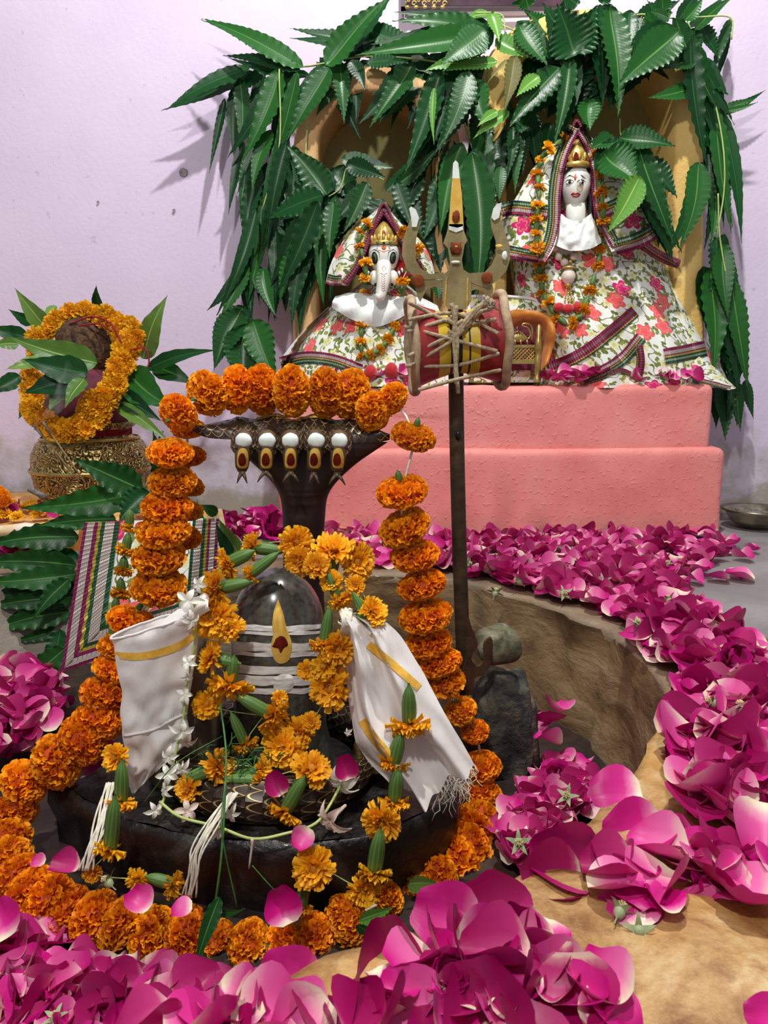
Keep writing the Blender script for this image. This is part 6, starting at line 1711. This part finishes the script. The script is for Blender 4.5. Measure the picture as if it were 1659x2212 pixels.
scatter([(180, 1640), (250, 1600), (300, 1650), (200, 1700)], 4, -0.09, 0.01, 0.036, 'rose petal lying on the stone slab beside the rolled cloth', 'petals on the slab', 0.6)
# behind the lingam
scatter([(470, 1135), (560, 1120), (612, 1140), (640, 1175), (520, 1200), (470, 1180)], 60, 0.01, 0.04, 0.046, '', None, 0.6, single=False)
flush_stuff('back_petal_heap', 'heap of rose petals on the back rim behind the naga stem')
def shelf(x0, x1, y, n, Y0, Y1, lab, grp, hgt=0.02):
    for i in range(n):
        p = W(r7.uniform(x0, x1), y, r7.uniform(Y0, Y1)); p.z = 0.378 + r7.uniform(0, hgt)
        sz = 0.040 * r7.uniform(0.7, 1.1)
        STUFF.append((r7.choice(PETALS), Matrix.Translation(p) @ rot_rand(r7, 0.6) @ Matrix.Diagonal((sz, sz, sz, 1))))
shelf(690, 885, 820, 26, 1.815, 1.86, 'rose petal on the altar edge before the elephant-headed idol', 'petals before the elephant-headed idol')
shelf(1168, 1300, 820, 20, 1.81, 1.85, 'rose petal on the altar edge before the goddess robe by the throne', 'petals beside the throne')
shelf(1375, 1500, 815, 18, 1.82, 1.87, 'rose petal under the lifted hem at the right end of the altar', 'petals under the lifted hem')
flush_stuff('altar_petals', 'small rose petals lying along the altar edge before the two idols')
# hand-set petals of the front: (px, py, Y, length px, roll in picture, tilt to the viewer, variant, label)
def set_petal(px, py, Y, L, roll, lean, var, label, group=None, turn=0.0):
    k = L * K(py, Y)
    Mx = Matrix.Translation(W(px, py, Y)) @ Matrix.Rotation(PI / 2 - lean, 4, 'X') @ Matrix.Rotation(roll, 4, 'Z') @ Matrix.Rotation(turn, 4, 'Y') @ Matrix.Diagonal((k, k, k, 1))
    return petal(None, k, label, group, M_=Mx, me=PETALS[var])
fr_ = [
    (620, 2125, 0.437, 150, 1.1, 0.85, 0, 'large pale-edged petal lying alone on the tan rim under the marigolds'),
    (615, 1952, 0.635, 80, 0.4, 0.5, 3, 'upright petal stuck between two front marigolds'),
    (655, 1812, 0.672, 50, 2.6, 0.7, 3, 'curled pale petal resting above the round marigold on the slab'),
    (600, 1690, 0.735, 52, 0.6, 0.4, 1, 'dark petal caught among the marigolds on the coil'),
    (750, 1655, 0.735, 52, 0.3, 0.3, 1, 'dark petal in the heart of the large white blossom'),
    (302, 1952, 0.625, 62, 0.9, 1.2, 3, 'pale pink petal lying on top of the front marigolds'),
    (82, 1862, 0.715, 34, 1.4, 1.1, 0, 'small petal on the marigold ring at the slab corner'),
    (140, 1876, 0.69, 62, 1.5, 1.2, 1, 'flat dark petal across the marigold ring left of the thread'),
    (392, 1962, 0.625, 46, 1.8, 1.25, 2, 'narrow pink petal over the front marigolds'),
    (6, 1985, 0.62, 90, 0.6, 0.8, 0, 'pale petal at the left edge over the marigold ring')]
for e in fr_: set_petal(*e)
# large petals on the near rim
NEAR = [(840, 2150), (900, 2090), (1000, 2050), (1130, 2040), (1230, 2080), (1250, 2140), (1320, 2190), (1330, 2300), (700, 2300), (740, 2240)]
MID = [(1290, 1920), (1310, 1870), (1400, 1820), (1500, 1830), (1640, 1860), (1700, 1920), (1640, 1980), (1500, 1950), (1420, 1980), (1330, 2030)]
scatter([(300, 2270), (420, 2200), (560, 2190), (690, 2240), (700, 2320), (300, 2320)], 14, 0.0, 0.01, 0.036, 'rose petal on the rim at the bottom edge, left of the nearest pile', 'petals on the rim at the bottom edge', 0.5)
scatter(NEAR, 40, 0.0, 0.018, 0.038, 'big magenta petal in the nearest pile on the rim', 'big petals of the nearest pile', 0.55, split=((0, 'left end'), (900, 'middle'), (1110, 'right flank')))
scatter(MID, 20, 0.0, 0.008, 0.040, 'magenta petal scattered on the bare tan rim in front of the right heap', 'petals on the bare tan rim', 0.35)
for e in [(845, 2040, .442, 150, .25, .15, 1, 'dark upright petal folded like a sail at the tip of the nearest pile'), (960, 1985, .462, 150, 1.2, .8, 0, 'pale-tipped petal lying across the top of the nearest pile'), (1095, 2035, .445, 170, -.35, .35, 4, 'pale lilac cupped petal facing out of the nearest pile'), (1060, 1960, .478, 150, .5, .5, 7, 'dark hollow petal arched over the top of the nearest pile'), (1200, 2110, .415, 150, 1.5, .9, 0, 'white-tipped petal pointing out of the nearest pile over bare stone'),
          (880, 2175, .385, 150, 1.0, .9, 5, 'curled magenta petal at the bottom of the nearest pile'), (1040, 2180, .38, 190, .2, .75, 1, 'broad deep-coloured petal at the bottom edge under the ruffled rose'), (1215, 1862, .535, 150, 1.35, .75, 4, 'large cupped petal with a cream rim lying on the pit edge'), (1190, 1905, .52, 130, 1.7, 1.0, 1, 'dark petal tucked under the cream-rimmed cupped petal'), (1330, 1712, .63, 110, 1.55, 1.0, 2, 'narrow dark petal lying alone on the sloping pit edge'), (1370, 1800, .575, 120, 1.7, .9, 5, 'white-based petal on the pit edge above the cupped one'), (1510, 1985, .49, 130, 1.25, .9, 0, 'long petal with a cream tip pointing down the bare tan rim'), (1650, 2200, .36, 90, 1.4, 1.1, 0, 'pale petal at the bottom right frame corner')]:
    set_petal(*e)
# whole rose heads
def rose(px, py, Y, w, label, axis, n=12, openness=0.7):
    c = W(px, py, Y); k = w * 0.5 * K(py, Y)
    th = thing('rose_bloom', label, 'rose', c)
    A = frame(c, axis, k, 0)
    for i in range(n):
        ring = i // 5
        a = i * 2.4
        e = openness * (1.0 - 0.28 * ring)
        Mx = A @ Matrix.Rotation(a, 4, 'Z') @ Matrix.Translation((0, 0.12, -0.1 + 0.05 * ring)) @ Matrix.Rotation(PI / 2 - e, 4, 'X') @ Matrix.Translation((0, 0.55, 0)) @ Matrix.Diagonal((1.15, 1.15, 1.15, 1))
        inst('petal', PETALS[(i * 2 + px) % len(PETALS)], th, Mx)
    Mx = A @ Matrix.Translation((0, 0, -0.12)) @ Matrix.Rotation(PI, 4, 'X') @ Matrix.Diagonal((0.4, 0.4, 0.4, 1))
    o = inst('rose_calyx', SEPALS, th, Mx)
    return th
rose(1545, 1905, .515, 150, 'plump magenta rose head lying on its side at the right frame edge', (-1, -0.3, 0.35), 11, 0.35)
rose(1380, 2010, .46, 190, 'open rose head face down showing a pale calyx and stamens', (0.2, 0.7, -0.55), 12, 0.9)
rose(1585, 1440, .86, 110, 'dark open rose head on top of the heap at the rim bend', (-0.2, -0.7, 0.7), 13, 0.6)
rose(1200, 1690, .94, 90, 'rose head half buried in the pit heap beside the boulder', (-0.2, -0.6, 0.8), 12, 0.7)
rose(590, 1150, 1.40, 90, 'dark rose head behind the naga stem', (0.3, -0.6, 0.6), 12, 0.7)
rose(985, 2120, .40, 140, 'ruffled rose head at the heart of the nearest petal pile', (-0.3, -0.5, 0.8), 13, 0.6)
for i, (px, py, Y, w, lab) in enumerate(((1340, 1965, .47, 80, 'pale folded sepal standing on the open rose head'), (1640, 1740, .64, 90, 'petal-less rose head with pale stamens at the right frame edge'), (1570, 1420, .87, 60, 'pale green calyx star on the heap at the rim bend'), (232, 1905, .665, 60, 'pale dried sepals lying on the marigold ring'), (1120, 1820, .80, 34, 'pale hairy calyx in the pit petals beside the marigold ring'), (250, 2185, .60, 70, 'pale green sepal among the front carpet of petals'))):
    rose_heart(W(px, py, Y), w * .5 * K(py, Y), lab, None)

# ------------------------------------------------------------------ the offering pot
pot = thing('brass_pot', 'engraved brass offering pot smothered in leaves and yellow marigolds', 'pot', (W(205, 1090, 1.80).x, 1.80, 0.075))
pc = Vector((W(205, 1090, 1.80).x, 1.80, 0.075))
mb = MB(); kp = K(1000, 1.80)
mb.lathe([(0.02, 0), (95 * kp, 0.0), (104 * kp, 0.012), (116 * kp, 0.045), (122 * kp, 0.085), (124 * kp, 0.090), (124 * kp, 0.096), (122 * kp, 0.10), (120 * kp, 0.13), (108 * kp, 0.158), (88 * kp, 0.172), (80 * kp, 0.185), (96 * kp, 0.20), (98 * kp, 0.206), (70 * kp, 0.205)], 48, Matrix.Translation(pc))
put('pot_body', mb, M['brass'], pot)
mb = MB(); mb.lathe([(100 * kp, 0.163), (104 * kp, 0.166), (99 * kp, 0.171)], 48, Matrix.Translation(pc)); mb.lathe([(125 * kp, 0.089), (127 * kp, 0.093), (125 * kp, 0.097)], 48, Matrix.Translation(pc)); put('polished_band', mb, M['brass_plain'], pot)
mb = MB()
for i in range(4): mb.tube([pc + Vector((cos(a) * 84 * kp, sin(a) * 84 * kp, 0.176 + i * 0.005 + 0.002 * sin(a * 5 + i))) for a in [2 * PI * q / 40 for q in range(41)]], 0.003, 6)
put('red_thread', mb, M['red_thread'], pot)
mb = MB(); mb.lathe([(70 * kp, 0.19), (84 * kp, 0.22), (86 * kp, 0.26), (78 * kp, 0.30), (50 * kp, 0.33), (0.001, 0.335)], 32, Matrix.Translation(pc), lump=lambda a, v: 1 + 0.05 * sin(9 * a + 4 * v)); put('red_wrap', mb, M['maroon'], pot)
mb = MB(); cc = W(184, 750, 1.79)
mb.ell(cc, (0.066, 0.062, 0.074), 28, 20, lump=0.06, ls=6)
for i in range(120):
    a, b = r5.uniform(0, 6.28), r5.uniform(-0.3, 1.5)
    d = Vector((cos(a) * cos(b), sin(a) * cos(b), sin(b)))
    p = cc + Vector((d.x * 0.065, d.y * 0.061, d.z * 0.073)); mb.tube([p, p + d * 0.004 + Vector((r5.uniform(-.012, .012), 0, r5.uniform(-.004, .014)))], 0.0006, 3)
put('coconut', mb, M['coir'], None, loc=cc, label='brown fibrous coconut sitting on the pot under the yellow garland', cat='coconut')
# thick yellow garland round the coconut: tight florets strung close
yg = thing('yellow_garland', 'thick loop of golden marigolds hung over the coconut and pot', 'garland', W(230, 860, 1.70))
loop = cr([W(*q) for q in ((82, 760, 1.76), (96, 722, 1.78), (140, 692, 1.78), (196, 680, 1.78), (240, 686, 1.76), (272, 716, 1.74), (286, 752, 1.72), (262, 790, 1.69), (240, 826, 1.67), (222, 868, 1.66), (196, 902, 1.66), (160, 932, 1.66), (120, 920, 1.67), (84, 894, 1.68), (70, 850, 1.72), (76, 810, 1.75))], 60)
mb = MB(); mb.tube(loop, 0.002, 5); put('string', mb, M['thread'], yg)
for i, p in enumerate(loop):
    t = (loop[min(i + 1, 59)] - loop[max(i - 1, 0)]).normalized()
    w = 0.044 if 18 < i < 40 else (0.030 if i < 16 else 0.026)
    for q in range(3 if w > 0.04 else 2):
        o = t.cross(Vector((0, -1, 0))).normalized() * r5.uniform(-0.55, 0.55) * w + Vector((0, -0.010 * r5.random(), 0))
        inst('marigold', r5.choice(OPENS_Y + OPENS_Y + OPENS[:2]), yg, frame(p + o, (r5.uniform(-.5, .5), -1, r5.uniform(-.4, .6)), 0.021 * r5.uniform(0.85, 1.2), r5.uniform(0, 6)))
mb = MB()
for q in ([(150, 700, 1.74), (200, 684, 1.735), (240, 700, 1.72), (262, 740, 1.69)], [(280, 756, 1.69), (312, 752, 1.70), (322, 780, 1.70), (316, 800, 1.70)], [(170, 704, 1.73), (215, 700, 1.72), (240, 716, 1.71)]): mb.tube(pp(q, None, 16), 0.0022, 6)
put('red_thread', mb, M['red_thread'], yg)
sp = thing('mango_leaf_sprig', 'ring of mango leaves stuck in the pot mouth around the coconut', 'leaves', W(200, 880, 1.76))
for b, t, w, Y, m in (((108, 720), (32, 622), 42, 1.80, 'mango'), ((70, 700), (18, 668), 24, 1.84, 'leaf_dark'), ((216, 672), (208, 616), 26, 1.84, 'leaf_dark'), ((308, 775), (362, 638), 52, 1.80, 'mango'), ((60, 728), (-30, 706), 36, 1.82, 'leaf_dark'), ((210, 784), (20, 728), 62, 1.66, 'mango'), ((40, 742), (-20, 748), 26, 1.7, 'mango'), ((190, 806), (48, 776), 60, 1.64, 'leaf_dark'), ((186, 798), (50, 850), 70, 1.645, 'leaf_dark'), ((44, 812), (-30, 850), 36, 1.76, 'leaf_dark'), ((90, 776), (12, 798), 28, 1.72, 'mango'), ((182, 816), (140, 882), 38, 1.63, 'mango'), ((140, 840), (106, 890), 34, 1.64, 'mango'), ((60, 870), (40, 905), 24, 1.72, 'leaf'), ((318, 796), (470, 756), 34, 1.76, 'leaf_dark'), ((330, 790), (424, 832), 44, 1.78, 'leaf'), ((275, 806), (372, 880), 80, 1.70, 'leaf'), ((255, 850), (350, 910), 44, 1.69, 'leaf_dark'), ((250, 872), (368, 956), 32, 1.68, 'mango'), ((120, 660), (96, 690), 20, 1.82, 'mango')):
    leaf_px(sp, b, t, w, Y, Y - 0.03, m, wav=0.25, freq=5, fold=0.25, sag=0.08)
# incense sticks
for i, (q, lab) in enumerate((([(72, 918, 1.64), (172, 1040, 1.62)], 'incense stick with pale ash leaning over the pot, lower of two'), ([(92, 910, 1.63), (186, 1046, 1.60)], 'incense stick leaning across the pot belly, upper of two'), ([(352, 930, 1.66), (312, 1010, 1.64)], 'short incense stick standing by the right side of the pot'))):
    th = thing('incense_stick', lab, 'incense stick', W(*q[1]))
    a, b = W(*q[0]), W(*q[1])
    mb = MB(); mb.tube([a.lerp(b, 0.12), b], 0.0018, 6); put('stick', mb, M['incense'], th)
    mb = MB(); mb.tube([a, a.lerp(b, 0.2)], 0.0028, 6); put('ash_tip', mb, M['incense_ash'], th)
mb = MB(); mb.tube([W(62, 1056, 1.56), W(98, 1074, 1.56)], 0.006, 10); put('charcoal_stub', mb, M['incense_ash'], None, loc=W(80, 1066, 1.56), label='grey charcoal stub lying on the orange board', cat='charcoal')

# board with cloth, and the stone step it stands on
bt = thing('offering_board', 'low orange wooden board under a rolled white cloth edge', 'board', (W(40, 1150, 1.6).x, 1.7, 0.0))
xr = W(150, 1135, 1.55).x
mb = MB(); slab(mb, (-1.6, 1.55, 0.0), (xr + 0.10, 2.05, 0.072), 0.006, 4, 0.001); put('plank', mb, M['board_wood'], bt)
mb = MB()
ed = cr([Vector((-1.6, 1.55, 0.066)), Vector((-1.1, 1.545, 0.068)), Vector((-0.9, 1.54, 0.066)), Vector((xr - 0.02, 1.54, 0.066)), Vector((xr + 0.01, 1.56, 0.06))], 30)
mb.tube([p + Vector((0, 0, 0.002 * sin(i * 1.7))) for i, p in enumerate(ed)], [0.014 + 0.002 * sin(i * 2.1) for i in range(28)] + [0.011, 0.005], 12)
put('rolled_cloth', mb, M['saffron_cloth'], bt)
mb = MB(); mb.grid(lambda u, v: (-1.6 + (xr + 0.09 + 1.6) * u, 1.55 + 0.45 * v, 0.0765 + 0.002 * noise.noise(Vector((u * 14, v * 6, 0)))), 30, 10); put('saffron_sheet', mb, mat('saffron_sheet', S(214, 132, 50), S(240, 196, 120), rough=0.8, scale=9), bt)
for i in range(34):
    p = W(r7.uniform(-20, 210), 1100, r7.uniform(1.56, 1.72)); p.z = 0.083 + r7.uniform(0, 0.008)
    if i % 3 == 0: inst('marigold', r7.choice(OPENS_Y), None, frame(p + Vector((0, 0, .004)), (0, -0.3, 1), 0.018, r7.uniform(0, 6)), 'loose yellow marigold on the board before the pot', 'flower', 'loose marigolds on the board')
    else: petal(p, 0.034, 'dark red petal strewn on the board before the pot', 'petals on the board', 0.5, me=PETALS[1])
for px, py, Y in ((2, 1070, 1.6), (-8, 1062, 1.62), (6, 1082, 1.58)): inst('marigold', POMS[0], None, frame(W(px, py, Y), (0.2, -0.6, 0.7), 0.018, 0), 'orange marigold bloom on the board at the left frame edge', 'flower', 'marigold blooms at the left edge')
mb = MB(); slab(mb, (-1.6, 1.47, -0.05), (W(140, 1200, 1.47).x, 1.56, 0.020), 0.008, 6, 0.003); put('stone_step', mb, M['concrete'], None, loc=(-1.0, 1.5, -0.05), label='grey cement ledge under the offering board, petals on top', cat='ledge')
for i in range(9):
    p = W(r7.uniform(0, 95), 1190, r7.uniform(1.475, 1.53)); p.z = 0.03 + r7.uniform(0, 0.012)
    petal(p, 0.045, 'dark rose petal on the cement ledge below the rolled cloth', 'petals on the ledge', 0.5, me=PETALS[(1, 4, 7)[i % 3]])
# rough block of plaster behind the sequinned cloth
# leaves hanging over the ledge into the pit
lv_ = thing('hanging_leaf_bunch', 'bunch of long wavy leaves drooping off the ledge into the pit', 'leaves', W(120, 1230, 1.44), None)
for b, t, w, Y, m in (((318, 1062), (40, 1098), 66, 1.42, 'leaf'), ((306, 1058), (156, 990), 66, 1.40, 'leaf'), ((320, 1060), (256, 1128), 60, 1.38, 'leaf_dark'), ((250, 1120), (80, 1136), 50, 1.44, 'leaf'), ((170, 1160), (-40, 1180), 58, 1.44, 'leaf'), ((165, 1222), (-60, 1216), 56, 1.43, 'leaf'), ((165, 1240), (-50, 1258), 50, 1.42, 'leaf'), ((160, 1262), (-60, 1292), 54, 1.43, 'leaf_dark'), ((160, 1290), (-40, 1314), 46, 1.42, 'leaf'), ((150, 1322), (-30, 1366), 52, 1.42, 'leaf'), ((150, 1250), (70, 1340), 40, 1.40, 'leaf'), ((170, 1200), (30, 1236), 46, 1.45, 'leaf_dark'), ((160, 1280), (20, 1330), 40, 1.44, 'leaf_dark'), ((150, 1350), (14, 1388), 30, 1.43, 'leaf'), ((140, 1400), (10, 1500), 50, 1.30, 'leaf'), ((130, 1360), (120, 1470), 44, 1.33, 'leaf_dark'), ((260, 1128), (210, 1180), 44, 1.40, 'leaf_dark'), ((350, 1050), (330, 930), 40, 1.42, 'leaf_dark')):
    leaf_px(lv_, b, t, w, Y, Y - 0.03, m, wav=0.7, fold=0.3, sag=0.05, freq=8)
lp = thing('folded_leaf', 'folded grey-green leaf standing behind the marigolds at the lingam crown', 'leaf', W(500, 1160, 1.1))
for b, t, w, Y, m in (((516, 1200), (472, 1120), 40, 1.08, 'mango'), ((500, 1200), (466, 1130), 26, 1.06, 'leaf_dark'), ((470, 1110), (432, 1090), 26, 1.1, 'leaf'), ((438, 1150), (426, 1080), 24, 1.12, 'leaf')): leaf_px(lp, b, t, w, Y, Y, m)

# ------------------------------------------------------------------ sequinned cloth hanging over the back rim
sq = thing('sequinned_cloth', 'floral cloth with sequinned magenta, silver and green borders hung over the pit edge', 'cloth', W(250, 1430, 1.12))
TL, TR, BL, BR = (184, 1128, 1.18), (480, 1118, 1.10), (132, 1452, 1.10), (470, 1330, 1.02)
def sqf(u, v):
    px = (TL[0] * (1 - u) + TR[0] * u) * (1 - v) + (BL[0] * (1 - u) + BR[0] * u) * v
    py = (TL[1] * (1 - u) + TR[1] * u) * (1 - v) + (BL[1] * (1 - u) + BR[1] * u) * v
    Y = (TL[2] * (1 - u) + TR[2] * u) * (1 - v) + (BL[2] * (1 - u) + BR[2] * u) * v
    return W(px, py, Y + 0.006 * sin(u * 7 + v * 2))
mb = MB(); mb.grid(sqf, 30, 30, uvf=lambda u, v: (u * 0.22, v * 0.22)); put('floral_panel', mb, M['floral'], sq); sqb = mb.bvh()
bands = [('sequin_magenta', 0.0, 0.10), ('sequin_silver', 0.10, 0.28), ('sequin_magenta', 0.28, 0.38), ('sequin_gold', 0.38, 0.47), ('sequin_green', 0.47, 0.58), ('sequin_silver', 0.58, 0.83), ('sequin_green', 0.83, 0.95)]
WB = 0.27
for nm, a, b in bands:
    mb = MB(); wob = 0.012 if nm == 'sequin_gold' else 0.0
    h0, h1 = 1 - a * WB * 0.95, 1 - b * WB * 0.95
    f = lambda u, v: sqf((a + (b - a) * u) * WB + wob * 0.4 * sin(v * 60), v * (h0 * (1 - u) + h1 * u)) + Vector((0, -0.003 - (0.002 if 'silver' in nm else 0), 0.0))
    mb.grid(f, 2, 50, uvf=lambda u, v: (u * 0.5 + 0.25, v * 0.26))
    g = lambda u, v: sqf(a * WB + (1 - a * WB) * u if v < 0.5 else b * WB + (1 - b * WB) * u, h0 * (1 - v) + h1 * v) + Vector((0, -0.003 - (0.002 if 'silver' in nm else 0), 0.0))
    mb.grid(g, 40, 2, uvf=lambda u, v: (v * 0.5 + 0.25, u * 0.26))
    q = lambda u, v: sqf(1 - 0.02 - (a + (b - a) * u) * 0.20, v) + Vector((0, -0.003 - (0.002 if 'silver' in nm else 0), 0.0))
    mb.grid(q, 2, 40, uvf=lambda u, v: (u * 0.5 + 0.25, v * 0.26))
    put({'sequin_magenta': 'magenta_sequin_band', 'sequin_silver': 'silver_braid', 'sequin_gold': 'gold_braid', 'sequin_green': 'green_sequin_band'}[nm], mb, M[nm], sq)
# saffron cloth corner peeping behind
mb = MB(); mb.grid(lambda u, v: W(430 + 50 * u + 30 * v, 1090 + 10 * u + 150 * v, 1.25 + 0.01 * sin(u * 6)), 10, 10); put('cloth_corner', mb, M['saffron_cloth'], None, loc=W(450, 1100, 1.2), label='corner of a white and saffron cloth behind the thick garland', cat='cloth')

# ------------------------------------------------------------------ steel bowl on the floor
bc = G(1632, 1138, 0.0)
bw = thing('metal_bowl', 'small dented metal bowl on the floor at the right end of the altar', 'bowl', bc)
mb = MB(); kb = K(1130, bc.y)
mb.lathe([(0.001, 0.006), (40 * kb, 0.006), (54 * kb, 0.018), (62 * kb, 0.040), (72 * kb, 0.046), (72 * kb, 0.050), (60 * kb, 0.046), (52 * kb, 0.020), (38 * kb, 0.010), (0.001, 0.010)], 40, Matrix.Translation(bc)); put('bowl_body', mb, M['steel'], bw)
mb = MB()
for i in range(8): mb.ell(bc + Vector((r5.uniform(-.05, .05), r5.uniform(-.04, .03), 0.035 + r5.uniform(0, .012))), (0.016, 0.012, 0.006), 8, 6, lump=.4, seed=i)
put('ash_residue', mb, M['incense_ash'], bw, kind='stuff')

# thin incense smoke curling over the pot
t_ = NT('incense_smoke')
n_ = t_.noise(t_.vm('MULTIPLY', t_.obj(), (1, 1, 0.6)), 26, 4, 0.6, 1.0)
vs_ = t_.n('ShaderNodeVolumeScatter', Color=(0.92, 0.9, 0.95, 1), Density=t_.math('MULTIPLY', t_.ramp(n_, [(0.42, (0, 0, 0, 1)), (0.75, (1, 1, 1, 1))]), 22.0))
t_.t.links.new(vs_.outputs[0], t_.out.inputs['Volume'])
t_.t.nodes.remove(t_.b)
for pts, r_, lab in ((((74, 914, 1.63), (110, 890, 1.62), (132, 862, 1.61), (142, 832, 1.61), (150, 806, 1.61), (146, 780, 1.62)), [0.004, 0.012, 0.018, 0.014, 0.010, 0.005], 'thin wisp of incense smoke rising before the pot'), (((352, 928, 1.655), (362, 890, 1.65), (380, 850, 1.65), (396, 822, 1.65), (384, 796, 1.66)), [0.004, 0.012, 0.018, 0.022, 0.012, 0.006], 'pale wisp of incense smoke beside the broad leaf at the pot')):
    mb = MB(); q = pp(pts, None, 24); mb.tube(q, [r_[0] + (max(r_) - r_[0]) * sin(PI * min(1, (i + 0.5) / 24)) for i in range(24)], 10)
    put('incense_smoke', mb, t_.m, None, loc=q[0], label=lab, cat='smoke', kind='stuff')
